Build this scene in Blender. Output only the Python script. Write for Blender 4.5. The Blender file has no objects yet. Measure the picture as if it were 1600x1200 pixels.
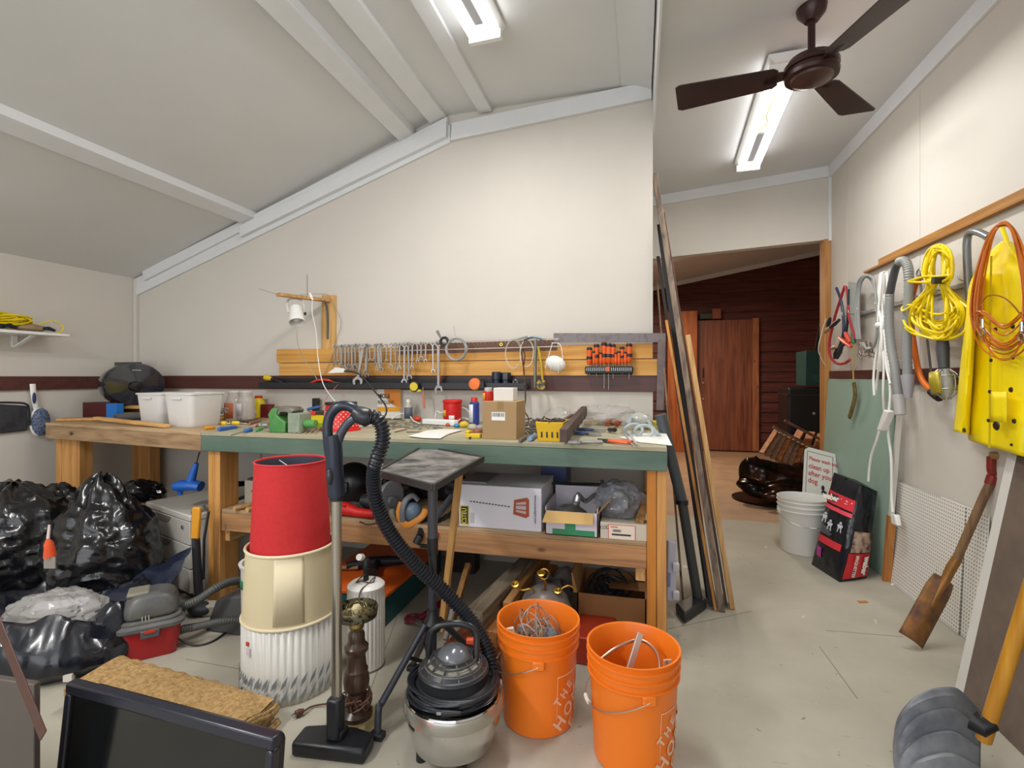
import bpy, bmesh, math, random
from mathutils import Vector, Matrix, noise
random.seed(7)
V=Vector; PI=math.pi
sc=bpy.context.scene
COL=sc.collection
# ---------------------------------------------------------------- camera (level, yawed left)
H=1.28; F=787.0; YAW=math.radians(14.26); CA=math.cos(YAW); SA=math.sin(YAW); HY=588.0
cam=bpy.data.cameras.new('camera'); camo=bpy.data.objects.new('camera',cam); COL.objects.link(camo)
cam.sensor_width=36; cam.lens=36*F/1600; cam.shift_y=-12/1600; cam.clip_start=0.02; cam.clip_end=60
camo.location=(0,0,H); camo.rotation_euler=(PI/2,0,YAW)
sc.camera=camo
# ---------------------------------------------------------------- exposure, sky, lights
sc.view_settings.view_transform='Standard'; sc.view_settings.look='None'; sc.view_settings.gamma=1; sc.view_settings.use_curve_mapping=False
sc.view_settings.exposure=0.0
w=bpy.data.worlds.new('world'); sc.world=w; w.use_nodes=True
bg=w.node_tree.nodes['Background']; bg.inputs[0].default_value=(0.93,0.96,1.0,1); bg.inputs[1].default_value=0.95
def area(name,loc,rot,sx,sy,power,color=(1,1,1)):
    l=bpy.data.lights.new(name,'AREA'); l.shape='RECTANGLE'; l.size=sx; l.size_y=sy; l.energy=power; l.color=color
    o=bpy.data.objects.new(name,l); COL.objects.link(o); o.location=loc; o.rotation_euler=rot; return o
# unseen fill added behind the camera, then the two ceiling fixtures' own glow
area('camera_side_fill',(-1.2,-2.4,1.7),(math.radians(97),0,math.radians(4)),4.6,2.0,62,(0.95,0.97,1.0))
area('hall_fixture_glow',(0.86,3.15,2.80),(0,0,0),0.16,1.1,24,(1,0.99,0.96))
area('workshop_fixture_glow',(-0.83,2.0,2.99),(0,0,0),0.16,1.1,30,(1,0.99,0.96))
area('back_ceiling_fill',(-2.2,-0.3,2.6),(0,0,0),0.2,1.2,60,(1,0.99,0.96))  # unseen overhead fill added to brighten the workshop from behind the camera
area('rear_room_fill',(0.4,7.2,2.6),(0,0,0),0.5,0.5,60,(1,0.80,0.62))  # warm fill added to lift the dark rear room

# ---------------------------------------------------------------- projection helpers (pixel -> point on a real plane)
FW=V((-SA,CA,0)); RT=V((CA,SA,0)); UP=V((0,0,1)); C0=V((0,0,H))
def ray(px,py): return FW+RT*((px-800)/F)+UP*((HY-py)/F)
def onD(px,py,d): return C0+ray(px,py)*d
def onY(px,py,y): r=ray(px,py); return C0+r*(y/r.y)
def onX(px,py,x): r=ray(px,py); return C0+r*(x/r.x)
def onZ(px,py,z): r=ray(px,py); return C0+r*((z-H)/r.z)
def G(px,py): return onZ(px,py,0)
def dep(P): return P.x*-SA+P.y*CA
def zat(P,py): return H+(HY-py)*dep(P)/F
def CF(xr,d,z): return V((0,0,z))+RT*xr+FW*d
def XY(px,y): return onY(px,HY,y).x
def YX(px,x): return onX(px,HY,x).y
YW=3.36; XL=-4.15; XR=1.575; XE=0.08; YH=4.84; ZB=.965; ZS=.524; YB=2.33
def Wl(px,py,off=0): return onY(px,py,YW-off)
def Rl(px,py,off=0): return onX(px,py,XR-off)
def Ll(px,py,off=0): return onX(px,py,XL+off)
def Bn(px,py):
    p=onZ(px,py,ZB)
    if p.y>YW-.07: p=onY(px,HY,YW-.07); p.z=ZB
    return p
def Sh(px,py): return onZ(px,py,ZS)

# ---------------------------------------------------------------- materials
_mc={}
def lin(h):
    h=h.lstrip('#'); r=[int(h[i:i+2],16)/255 for i in (0,2,4)]
    return tuple((c/12.92 if c<=.04045 else ((c+.055)/1.055)**2.4) for c in r)+(1,)
def _mk(name):
    m=bpy.data.materials.new(name); m.use_nodes=True; nt=m.node_tree; b=nt.nodes['Principled BSDF']; return m,nt,b
def C(hx,rough=.5,metal=0,var=.0,scale=6,bump=0,bscale=40,hx2=None,alpha=1,trans=0,emit=0,coat=0,stretch=None,thr=None,det=4):
    key=(hx,rough,metal,var,scale,bump,bscale,hx2,alpha,trans,emit,coat,stretch,thr)
    if key in _mc: return _mc[key]
    m,nt,b=_mk('mat_'+hx); N=nt.nodes; Lk=nt.links
    c=lin(hx); b.inputs['Base Color'].default_value=c; b.inputs['Roughness'].default_value=rough; b.inputs['Metallic'].default_value=metal
    if coat: b.inputs['Coat Weight'].default_value=coat
    if trans: b.inputs['Transmission Weight'].default_value=trans; b.inputs['IOR'].default_value=1.2
    if alpha<1: b.inputs['Alpha'].default_value=alpha
    if emit: b.inputs['Emission Color'].default_value=c; b.inputs['Emission Strength'].default_value=emit
    tc=N.new('ShaderNodeTexCoord'); src=tc.outputs['Object']
    if stretch:
        mp=N.new('ShaderNodeMapping'); mp.inputs['Scale'].default_value=stretch; Lk.new(src,mp.inputs[0]); src=mp.outputs[0]
    if var or hx2:
        n=N.new('ShaderNodeTexNoise'); n.inputs['Scale'].default_value=scale; n.inputs['Detail'].default_value=det; n.inputs['Roughness'].default_value=.6; Lk.new(src,n.inputs['Vector'])
        r=N.new('ShaderNodeValToRGB'); lo,hi=(thr or (.32,.68)); r.color_ramp.elements[0].position=lo; r.color_ramp.elements[1].position=hi
        c2=lin(hx2) if hx2 else tuple(x*(1-var) for x in c[:3])+(1,)
        r.color_ramp.elements[0].color=c2; r.color_ramp.elements[1].color=c
        Lk.new(n.outputs[0],r.inputs[0]); Lk.new(r.outputs[0],b.inputs['Base Color'])
    if bump:
        n2=N.new('ShaderNodeTexNoise'); n2.inputs['Scale'].default_value=bscale; n2.inputs['Detail'].default_value=5; Lk.new(src,n2.inputs['Vector'])
        bp=N.new('ShaderNodeBump'); bp.inputs['Strength'].default_value=bump; bp.inputs['Distance'].default_value=.01
        Lk.new(n2.outputs[0],bp.inputs['Height']); Lk.new(bp.outputs[0],b.inputs['Normal'])
    _mc[key]=m; return m
def wood(hx,dk,axis='X',scale=1.0,rough=.6,knots=True):
    key=('w',hx,dk,axis,scale,rough,knots)
    if key in _mc: return _mc[key]
    m,nt,b=_mk('wood_'+hx); N=nt.nodes; Lk=nt.links
    tc=N.new('ShaderNodeTexCoord'); mp=N.new('ShaderNodeMapping'); s={'X':(.8,14,14),'Y':(14,.8,14),'Z':(14,14,.8)}[axis]
    mp.inputs['Scale'].default_value=tuple(x*scale for x in s); Lk.new(tc.outputs['Object'],mp.inputs[0])
    n=N.new('ShaderNodeTexNoise'); n.inputs['Scale'].default_value=2.2; n.inputs['Detail'].default_value=6; n.inputs['Distortion'].default_value=.7; Lk.new(mp.outputs[0],n.inputs['Vector'])
    r=N.new('ShaderNodeValToRGB'); r.color_ramp.elements[0].position=.30; r.color_ramp.elements[1].position=.62
    r.color_ramp.elements[0].color=lin(dk); r.color_ramp.elements[1].color=lin(hx); Lk.new(n.outputs[0],r.inputs[0])
    out=r.outputs[0]
    if knots:
        k=N.new('ShaderNodeTexVoronoi'); k.inputs['Scale'].default_value=3.2; 
        mp2=N.new('ShaderNodeMapping'); s2={'X':(.8,1.6,1.6),'Y':(1.6,.8,1.6),'Z':(1.6,1.6,.8)}[axis]; mp2.inputs['Scale'].default_value=s2
        Lk.new(tc.outputs['Object'],mp2.inputs[0]); Lk.new(mp2.outputs[0],k.inputs['Vector'])
        kr=N.new('ShaderNodeValToRGB'); kr.color_ramp.elements[0].position=.03; kr.color_ramp.elements[1].position=.085
        kr.color_ramp.elements[0].color=lin('5a351c'); kr.color_ramp.elements[1].color=(1,1,1,1); Lk.new(k.outputs['Distance'],kr.inputs[0])
        mx=N.new('ShaderNodeMixRGB'); mx.blend_type='MULTIPLY'; mx.inputs[0].default_value=.85; Lk.new(out,mx.inputs[1]); Lk.new(kr.outputs[0],mx.inputs[2]); out=mx.outputs[0]
    Lk.new(out,b.inputs['Base Color']); b.inputs['Roughness'].default_value=rough
    bp=N.new('ShaderNodeBump'); bp.inputs['Strength'].default_value=.12; bp.inputs['Distance'].default_value=.004; Lk.new(n.outputs[0],bp.inputs['Height']); Lk.new(bp.outputs[0],b.inputs['Normal'])
    _mc[key]=m; return m

# ---------------------------------------------------------------- mesh builder
def frame(o,x,y=None,z=None):
    x=V(x).normalized()
    if z is not None:
        z=V(z).normalized(); y=z.cross(x).normalized(); z=x.cross(y).normalized()
    else:
        y=V(y); y=(y-x*y.dot(x)).normalized(); z=x.cross(y).normalized()
    m=Matrix.Identity(4)
    for i in range(3): m[i][0]=x[i]; m[i][1]=y[i]; m[i][2]=z[i]; m[i][3]=o[i]
    return m
def T(x,y=0,z=0):
    return Matrix.Translation(V(x) if not isinstance(x,(int,float)) else V((x,y,z)))
def RZ(a): return Matrix.Rotation(a,4,'Z')
def RX(a): return Matrix.Rotation(a,4,'X')
def RY(a): return Matrix.Rotation(a,4,'Y')
def spline(pts,k=6,closed=False):
    pts=[V(p) for p in pts]; n=len(pts); out=[]
    if n<3: return pts
    rng=range(n) if closed else range(n-1)
    for i in rng:
        p0=pts[(i-1)%n] if (closed or i>0) else pts[0]; p1=pts[i]; p2=pts[(i+1)%n]; p3=pts[(i+2)%n] if (closed or i+2<n) else pts[-1]
        for j in range(k):
            t=j/k; out.append(.5*((2*p1)+(p2-p0)*t+(2*p0-5*p1+4*p2-p3)*t*t+(-p0+3*p1-3*p2+p3)*t*t*t))
    if not closed: out.append(pts[-1])
    return out
class MB:
    def __init__(s,M=None): s.v=[]; s.f=[]; s.M=M or Matrix.Identity(4)
    def add(s,vs,fs):
        o=len(s.v); s.v+=[s.M@V(p) for p in vs]; s.f+=[[i+o for i in f] for f in fs]; return s
    def box(s,a,b):
        x0,y0,z0=a; x1,y1,z1=b
        return s.add([(x0,y0,z0),(x1,y0,z0),(x1,y1,z0),(x0,y1,z0),(x0,y0,z1),(x1,y0,z1),(x1,y1,z1),(x0,y1,z1)],
                     [(0,3,2,1),(4,5,6,7),(0,1,5,4),(1,2,6,5),(2,3,7,6),(3,0,4,7)])
    def cbox(s,c,sz,M=None):
        M=M or Matrix.Identity(4); c=V(c); h=V(sz)/2
        vs=[c+M.to_3x3()@V((sx*h.x,sy*h.y,sz_*h.z)) for sz_ in(-1,1) for sx,sy in((-1,-1),(1,-1),(1,1),(-1,1))]
        return s.add(vs,[(0,3,2,1),(4,5,6,7),(0,1,5,4),(1,2,6,5),(2,3,7,6),(3,0,4,7)])
    def hexa(s,p): # 8 corners: bottom 4 ccw, top 4
        return s.add(p,[(0,3,2,1),(4,5,6,7),(0,1,5,4),(1,2,6,5),(2,3,7,6),(3,0,4,7)])
    def beam(s,p0,p1,w,h,side=(0,0,1)): # w along side x dir, h along side
        p0=V(p0);p1=V(p1); a=(p1-p0); z=a.normalized(); y=V(side); y=(y-z*y.dot(z)).normalized(); x=y.cross(z)
        vs=[p+x*(i*w/2)+y*(j*h/2) for p in(p0,p1) for i,j in((-1,-1),(1,-1),(1,1),(-1,1))]
        return s.add(vs,[(0,3,2,1),(4,5,6,7),(0,1,5,4),(1,2,6,5),(2,3,7,6),(3,0,4,7)])
    def tube(s,pts,r,n=10,closed=False,caps=True,flat=1.0,up=None):
        pts=[V(p) for p in pts]; k=len(pts); rs=r if isinstance(r,(list,tuple)) else [r]*k
        t0=(pts[1]-pts[0]).normalized(); a=V(up) if up else (V((0,0,1)) if abs(t0.z)<.9 else V((1,0,0)))
        u=(a-t0*a.dot(t0)).normalized(); rings=[]
        for i in range(k):
            if closed: t=(pts[(i+1)%k]-pts[i-1]).normalized()
            else: t=(pts[min(i+1,k-1)]-pts[max(i-1,0)]).normalized()
            u=u-t*u.dot(t); u=u.normalized() if u.length>1e-6 else t.orthogonal().normalized(); w_=t.cross(u)
            rings.append([pts[i]+(u*math.cos(2*PI*j/n)*flat+w_*math.sin(2*PI*j/n))*rs[i] for j in range(n)])
        vs=[p for rg in rings for p in rg]; fs=[]
        for i in range(k if closed else k-1):
            for j in range(n):
                a0=i*n+j; b0=i*n+(j+1)%n; i2=(i+1)%k; fs.append((a0,b0,i2*n+(j+1)%n,i2*n+j))
        if caps and not closed: fs.append(tuple(range(n-1,-1,-1))); fs.append(tuple((k-1)*n+j for j in range(n)))
        return s.add(vs,fs)
    def cyl(s,p0,p1,r0,r1=None,n=20): return s.tube([p0,p1],[r0,r0 if r1 is None else r1],n)
    def lathe(s,prof,n=32,M=None,closed=False,a0=0,a1=2*PI):
        M=M or Matrix.Identity(4); full=abs(a1-a0-2*PI)<1e-6; m=n if full else n+1; vs=[];fs=[]
        for (r,z) in prof:
            for j in range(m):
                a=a0+(a1-a0)*j/n; vs.append(M@V((max(r,1e-4)*math.cos(a),max(r,1e-4)*math.sin(a),z)))
        k=len(prof)
        for i in range(k if closed else k-1):
            for j in range(n):
                j2=(j+1)%m; i2=(i+1)%k; fs.append((i*m+j,i*m+j2,i2*m+j2,i2*m+j))
        return s.add(vs,fs)
    def prism(s,poly,depth,M=None): # polygon in local xy, extruded along z
        M=M or Matrix.Identity(4); n=len(poly)
        vs=[M@V((x,y,0)) for x,y in poly]+[M@V((x,y,depth)) for x,y in poly]
        fs=[tuple(range(n-1,-1,-1)),tuple(range(n,2*n))]+[(i,(i+1)%n,n+(i+1)%n,n+i) for i in range(n)]
        return s.add(vs,fs)
    def grid(s,P): # P[i][j] points
        a=len(P);b=len(P[0]); return s.add([p for r in P for p in r],[(i*b+j,(i+1)*b+j,(i+1)*b+j+1,i*b+j+1) for i in range(a-1) for j in range(b-1)])
    def blob(s,c,r,seg=28,rings=18,fn=None,M=None):
        M=M or Matrix.Identity(4); c=V(c); vs=[];fs=[]
        for i in range(rings+1):
            th=PI*i/rings
            for j in range(seg):
                ph=2*PI*j/seg; d=V((math.sin(th)*math.cos(ph),math.sin(th)*math.sin(ph),math.cos(th)))
                k=fn(d) if fn else 1
                vs.append(c+M.to_3x3()@V((d.x*r[0]*k,d.y*r[1]*k,d.z*r[2]*k)))
        for i in range(rings):
            for j in range(seg): fs.append((i*seg+j,(i+1)*seg+j,(i+1)*seg+(j+1)%seg,i*seg+(j+1)%seg))
        return s.add(vs,fs)
ORG={}
def _mesh(name,mb,mat,org,smooth,ang=35):
    me=bpy.data.meshes.new(name); me.from_pydata([tuple(p-org) for p in mb.v],[],mb.f); me.validate()
    bm=bmesh.new(); bm.from_mesh(me); bmesh.ops.remove_doubles(bm,verts=bm.verts,dist=1e-6); bmesh.ops.recalc_face_normals(bm,faces=bm.faces); bm.to_mesh(me); bm.free()
    if smooth:
        me.polygons.foreach_set('use_smooth',[True]*len(me.polygons)); me.set_sharp_from_angle(angle=math.radians(ang))
    me.materials.append(mat); return me
def _mods(o,bevel,solid,sub):
    if solid:
        m=o.modifiers.new('solid','SOLIDIFY'); m.thickness=abs(solid); m.offset=0
    if sub:
        m=o.modifiers.new('sub','SUBSURF'); m.levels=sub; m.render_levels=sub
    if bevel:
        m=o.modifiers.new('bevel','BEVEL'); m.width=bevel; m.segments=2; m.limit_method='ANGLE'; m.angle_limit=math.radians(40)
def thing(name,label,cat,loc,group=None):
    o=bpy.data.objects.new(name,None); COL.objects.link(o); o.empty_display_size=.05; o.location=V(loc); o['label']=label; o['category']=cat
    if group: o['group']=group
    ORG[o]=V(loc); return o
def part(par,name,mb,mat,bevel=0,smooth=True,label=None,solid=0,sub=0,kind=None,ang=35):
    me=_mesh(name,mb,mat,ORG[par],smooth,ang); o=bpy.data.objects.new(name,me); COL.objects.link(o); o.parent=par; ORG[o]=ORG[par]
    if label: o['label']=label
    if kind: o['kind']=kind
    _mods(o,bevel,solid,sub); return o
def single(name,mb,mat,label,cat,group=None,bevel=0,smooth=True,solid=0,sub=0,kind=None,ang=35):
    xs=[p.x for p in mb.v];ys=[p.y for p in mb.v];zs=[p.z for p in mb.v]
    org=V(((min(xs)+max(xs))/2,(min(ys)+max(ys))/2,min(zs)))
    me=_mesh(name,mb,mat,org,smooth,ang); o=bpy.data.objects.new(name,me); COL.objects.link(o); o.location=org; ORG[o]=org
    o['label']=label; o['category']=cat
    if group: o['group']=group
    if kind: o['kind']=kind
    _mods(o,bevel,solid,sub); return o
def struct(name,mb,mat,parent=None,bevel=0,smooth=False):
    if parent: return part(parent,name,mb,mat,bevel,smooth)
    me=_mesh(name,mb,mat,V((0,0,0)),smooth); o=bpy.data.objects.new(name,me); COL.objects.link(o); ORG[o]=V((0,0,0)); o['kind']='structure'
    _mods(o,bevel,0,0); return o
def dup(root,M,label,group=None,hasM=None):
    r=root.copy(); COL.objects.link(r); r.matrix_world=M; r['label']=label
    if group: r['group']=group
    for ch in list(root.children):
        c=ch.copy(); COL.objects.link(c); c.parent=r
        for g in list(ch.children):
            d=g.copy(); COL.objects.link(d); d.parent=c
    return r
def text(par,s,o,x,y,size,mat,sx=1,ext=.0004,name='lettering',align='CENTER',bold=0,slant=0):
    cu=bpy.data.curves.new(name,'FONT'); cu.body=s; cu.size=size; cu.extrude=ext; cu.align_x=align; cu.align_y='CENTER'; cu.offset=bold; cu.shear=slant; cu.resolution_u=3
    tmp=bpy.data.objects.new('tmp',cu); COL.objects.link(tmp); dg=bpy.context.evaluated_depsgraph_get(); me=bpy.data.meshes.new_from_object(tmp.evaluated_get(dg)); bpy.data.objects.remove(tmp); bpy.data.curves.remove(cu)
    me.name=name; me.transform(frame(V(o)-ORG[par],x,y)@Matrix.Diagonal((sx,1,1,1))); me.materials.clear(); me.materials.append(mat)
    ob=bpy.data.objects.new(name,me); COL.objects.link(ob); ob.parent=par; ORG[ob]=ORG[par]
    return ob
def helix(n,fn,k=20): return [fn(i/k) for i in range(int(n*k)+1)]
# ================================================================= STRUCTURE
M_wall=C('d3cdc4',.75,var=.05,scale=1.2,bump=.05,bscale=90)
M_ceil=C('d8d9d9',.7,var=.05,scale=1.5,bump=.06,bscale=6)
M_trim=C('dfe1e3',.55,var=.04,scale=5,bump=.05)
M_rail=C('5c332c',.42,hx2='4a2823',scale=5,stretch=(.6,6,6))
M_floor=C('b7b2a4',.66,hx2='9f998a',scale=2.2,bump=.08,bscale=25,thr=(.25,.8),det=9)
def _speck(m):
    nt=m.node_tree; N=nt.nodes; Lk=nt.links; b=N['Principled BSDF']; src=b.inputs['Base Color'].links[0].from_socket; tc=N.new('ShaderNodeTexCoord')
    for sc_,th,col,st in ((9,.045,'6a5f4e',(1,1,1)),(3.2,.022,'4c443a',(1,1,1)),(14,.06,'8f887a',(.25,2,1)),(5,.035,'d8d4c8',(1,.6,1))):
        mp=N.new('ShaderNodeMapping'); mp.inputs['Scale'].default_value=st; mp.inputs['Rotation'].default_value=(0,0,sc_); Lk.new(tc.outputs['Object'],mp.inputs[0])
        nz=N.new('ShaderNodeTexNoise'); nz.inputs['Scale'].default_value=sc_*2; Lk.new(mp.outputs[0],nz.inputs['Vector'])
        ad=N.new('ShaderNodeMixRGB'); ad.inputs[0].default_value=.12; Lk.new(mp.outputs[0],ad.inputs[1]); Lk.new(nz.outputs['Color'],ad.inputs[2])
        v=N.new('ShaderNodeTexVoronoi'); v.inputs['Scale'].default_value=sc_; Lk.new(ad.outputs[0],v.inputs['Vector'])
        r=N.new('ShaderNodeValToRGB'); r.color_ramp.elements[0].position=th*.7; r.color_ramp.elements[1].position=th*1.6; r.color_ramp.elements[0].color=(.75,.75,.75,1); r.color_ramp.elements[1].color=(0,0,0,1); Lk.new(v.outputs['Distance'],r.inputs[0])
        mx=N.new('ShaderNodeMixRGB'); Lk.new(r.outputs[0],mx.inputs[0]); Lk.new(src,mx.inputs[1]); mx.inputs[2].default_value=lin(col); src=mx.outputs[0]
    Lk.new(src,b.inputs['Base Color'])
_speck(M_floor)
ZC0=2.082; 
def zleft(x): return 2.082+.372*(x+4.222)
XK=-1.40; ZK=zleft(XK)
def zright(x): return ZK+(3.165-ZK)*(x-XK)/(XE-XK)
def zhall(x): return 2.957+.0925*(x-.3)
struct('floor',MB().add([(-4.4,-3,0),(XR+.1,-3,0),(XR+.1,YH,0),(-4.4,YH,0)],[(0,1,2,3)]),M_floor)
struct('floor',MB().add([(-2.5,YH,0),(4.2,YH,0),(4.2,9.6,0),(-2.5,9.6,0)],[(0,1,2,3)]),C('b89a7c',.5,hx2='a08468',scale=2.5,bump=.05))
mb=MB(); mb.box((XL-.1,YW,0),(XE,YW+.06,3.3)); struct('wall_back',mb,M_wall)
mb=MB(); mb.box((XL-.1,-3,0),(XL,YW+.1,2.3)); struct('wall_left',mb,M_wall)
mb=MB(); mb.box((XR,-3,0),(XR+.08,YH+.2,3.2)); struct('wall_right',mb,M_wall)
mb=MB(); mb.box((XE-.06,YW+.06,0),(XE,YH,3.2)); struct('wall_hall',mb,M_wall)
# header over the passage and its narrow return on the right
zl=zat(onY(1055,400,YH),400); zr=zat(onY(1287,378,YH),378)
mb=MB(); mb.hexa([(XE-.06,YH,zl-.02),(XR,YH,zr+.02),(XR,YH+.1,zr+.02),(XE-.06,YH+.1,zl-.02),(XE-.06,YH,3.2),(XR,YH,3.2),(XR,YH+.1,3.2),(XE-.06,YH+.1,3.2)])
struct('wall_header',mb,M_wall)
XJ=XY(1296,YH)
mb=MB(); mb.box((XJ,YH-.004,0),(XR,YH+.1,zr+.05)); struct('wall_return',mb,M_wall)
mb=MB(); mb.box((XY(1287,YH),YH-.02,0),(XJ+.004,YH+.1,zr+.02)); struct('trim_1',mb,wood('c08a4c','a06a30','Z'),bevel=.003)
# ceilings
t=.05
mb=MB(); mb.hexa([(-4.4,-3,zleft(-4.4)),(XK,-3,ZK),(XK,YW+.05,ZK),(-4.4,YW+.05,zleft(-4.4)),(-4.4,-3,zleft(-4.4)+t),(XK,-3,ZK+t),(XK,YW+.05,ZK+t),(-4.4,YW+.05,zleft(-4.4)+t)]); struct('ceiling',mb,M_ceil)
mb=MB(); mb.hexa([(XK,-3,ZK),(XE,-3,3.165),(XE,YW+.05,3.165),(XK,YW+.05,ZK),(XK,-3,ZK+t),(XE,-3,3.215),(XE,YW+.05,3.215),(XK,YW+.05,ZK+t)]); struct('ceiling',mb,M_ceil)
za,zb=zhall(XE),zhall(XR+.1)
mb=MB(); mb.hexa([(XE,-3,za),(XR+.1,-3,zb),(XR+.1,YH+.1,zb),(XE,YH+.1,za),(XE,-3,za+.3),(XR+.1,-3,zb+.3),(XR+.1,YH+.1,zb+.3),(XE,YH+.1,za+.3)]); struct('ceiling',mb,M_ceil)
# gable trim boards on the back wall
def wl_board(name,pts,off0,off1,mat,bevel=.002):
    "quad board on the back wall, pts = four pixel corners"
    A=[Wl(px,py,off0) for px,py in pts]; B=[V((p.x,YW-off1,p.z)) for p in A]
    mb=MB(); mb.hexa([B[0],B[1],B[2],B[3],A[0],A[1],A[2],A[3]]); return struct(name,mb,mat,bevel=bevel) if name.startswith('trim') else mb
wl_board('trim_2',[(208,466),(705,224),(705,196),(204,441)],0.0,.02,M_trim)
wl_board('trim_3',[(232,440),(702,202),(702,187),(230,425)],.0,.045,M_trim)
wl_board('trim_4',[(380,372),(700,216),(700,193),(380,356)],.02,.06,M_trim)
wl_board('trim_5',[(706,222),(1018,157),(1018,130),(708,195)],0,.03,M_trim)
# hall trims along the ceiling
mb=MB(); mb.hexa([(XE,YH-.02,za-.09),(XR,YH-.02,zb-.1),(XR,YH,zb-.1),(XE,YH,za-.09),(XE,YH-.02,za),(XR,YH-.02,zb),(XR,YH,zb),(XE,YH,za)]); struct('trim_6',mb,M_trim,bevel=.002)
mb=MB(); mb.box((XR-.02,-1,zb-.115),(XR,YH,zb)); struct('trim_7',mb,M_trim,bevel=.002)
mb=MB(); mb.box((XE,1.0,za-.09),(XE+.012,YH,za)); struct('trim_8',mb,M_trim)
mb=MB(); mb.box((XR-.022,YH-.035,zr),(XR-.0,YH-.0,zb-.1)); struct('trim_9',mb,M_trim,bevel=.002)
# ceiling battens running towards the camera
def batten(name,px0,px1,h,left=True,y1=YW-.02):
    x0,x1=XY(px0,YW),XY(px1,YW); fz=zleft if left else zright
    mb=MB(); mb.hexa([(x0,-2.5,fz(x0)-h),(x1,-2.5,fz(x1)-h),(x1,y1,fz(x1)-h),(x0,y1,fz(x0)-h),(x0,-2.5,fz(x0)),(x1,-2.5,fz(x1)),(x1,y1,fz(x1)),(x0,y1,fz(x0))])
    struct(name,mb,M_trim,bevel=.003)
batten('trim_10',386,404,.05); batten('trim_11',629,650,.06); batten('trim_12',676,699,.05); batten('trim_13',750,770,.03,False)
# torn lining at the ceiling edge by the hall
mb=MB(); rr=random.Random(3); P=[]
for i in range(9):
    y=YW-.02-i*.13; row=[]
    for j in range(5):
        x=XE-.20+.19*j/4; row.append(V((x,y,zright(x)-.004-.05*(j/4)**2*(1+rr.uniform(-.6,.6)))))
    P.append(row)
mb.grid(P); struct('trim_14',mb,M_ceil,smooth=True)
# brown rails at chair-rail height
def rail(name,A,B,n,th): # A bottom/top points lists
    mb=MB(); mb.hexa([A[0],A[1],A[1]+n*th,A[0]+n*th,A[3],A[2],A[2]+n*th,A[3]+n*th]); return struct(name,mb,M_rail,bevel=.002)
a=Wl(217,607.5);b=Wl(1026,612); z0,z1=zat(Wl(600,609),609),zat(Wl(600,587),587)
mb=MB(); mb.box((XL,YW-.022,z0),(XY(1027,YW),YW,z1)); struct('trim_15',mb,M_rail,bevel=.002)
p0=Ll(60,609); p1=Ll(60,588); mb=MB(); mb.box((XL,-2,p0.z),(XL+.022,YW,p1.z)); struct('trim_16',mb,M_rail,bevel=.002)
p0=Rl(1400,598.5); p1=Rl(1400,577); mb=MB(); mb.box((XR-.022,1.0,p0.z),(XR,YX(1300,XR),p1.z)); struct('trim_17',mb,M_rail,bevel=.002)
# wall joints
for k_,px_ in ((21,1435),(22,1322)):
    mb=MB(); y_=YX(px_,XR); mb.box((XR-.0025,y_-.02,.0),(XR,y_+.02,2.95)); struct('trim_%d'%k_,mb,M_wall,bevel=.001)
mb=MB(); mb.box((XL,YW-.03,.1),(XL+.03,YW,2.1)); struct('trim_18',mb,M_wall,bevel=.006)
# floor seams
mb=MB()
for a,b in (((1175,955),(1010,990)),((1290,985),(1410,995)),((1280,1010),(1340,1092)),((290,1030),(388,1048)),((620,965),(560,1130))):
    mb.beam(G(*a),G(*b),.003,.001)
struct('trim_19',mb,C('6f6a5e',.8))
# rear room: board siding wall, sloped ceiling, side walls
YF=9.3
M_sid=C('74382e',.6,hx2='431c17',scale=4,stretch=(.5,3,6),bump=.15,thr=(.3,.75))
mb=MB(); zf=lambda x:2.935+.18*(x-.62)
k=0; z=0
while z<3.6:
    h=.17; mb.hexa([(-2.5,YF-.035,z),(4.3,YF-.035,z),(4.3,YF,z),(-2.5,YF,z),(-2.5,YF-.008,z+h),(4.3,YF-.008,z+h),(4.3,YF,z+h),(-2.5,YF,z+h)]); z+=h
struct('wall_rear',mb,M_sid)
mb=MB(); mb.hexa([(-2.5,YH+.1,zf(-2.5)),(4.3,YH+.1,zf(4.3)),(4.3,YF,zf(4.3)),(-2.5,YF,zf(-2.5)),(-2.5,YH+.1,zf(-2.5)+.05),(4.3,YH+.1,zf(4.3)+.05),(4.3,YF,zf(4.3)+.05),(-2.5,YF,zf(-2.5)+.05)])
struct('ceiling',mb,M_ceil)
mb=MB(); mb.hexa([(-2.5,YF-.06,zf(-2.5)-.07),(4.3,YF-.06,zf(4.3)-.07),(4.3,YF-.04,zf(4.3)-.07),(-2.5,YF-.04,zf(-2.5)-.07),(-2.5,YF-.06,zf(-2.5)),(4.3,YF-.06,zf(4.3)),(4.3,YF-.04,zf(4.3)),(-2.5,YF-.04,zf(-2.5))]); struct('trim_20',mb,M_trim)
mb=MB(); mb.box((-2.56,YH+.1,0),(-2.5,YF,3.7)); struct('wall_rear_left',mb,M_wall)
mb=MB(); mb.box((4.3,YH+.1,0),(4.36,YF,3.7)); struct('wall_rear_right',mb,M_wall)
mb=MB(); mb.box((XR+.08,YH,0),(4.3,YH+.1,3.9)); mb.box((-2.5,YH,0),(XE-.06,YH+.1,3.7)); struct('wall_rear_front',mb,M_wall)

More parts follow.
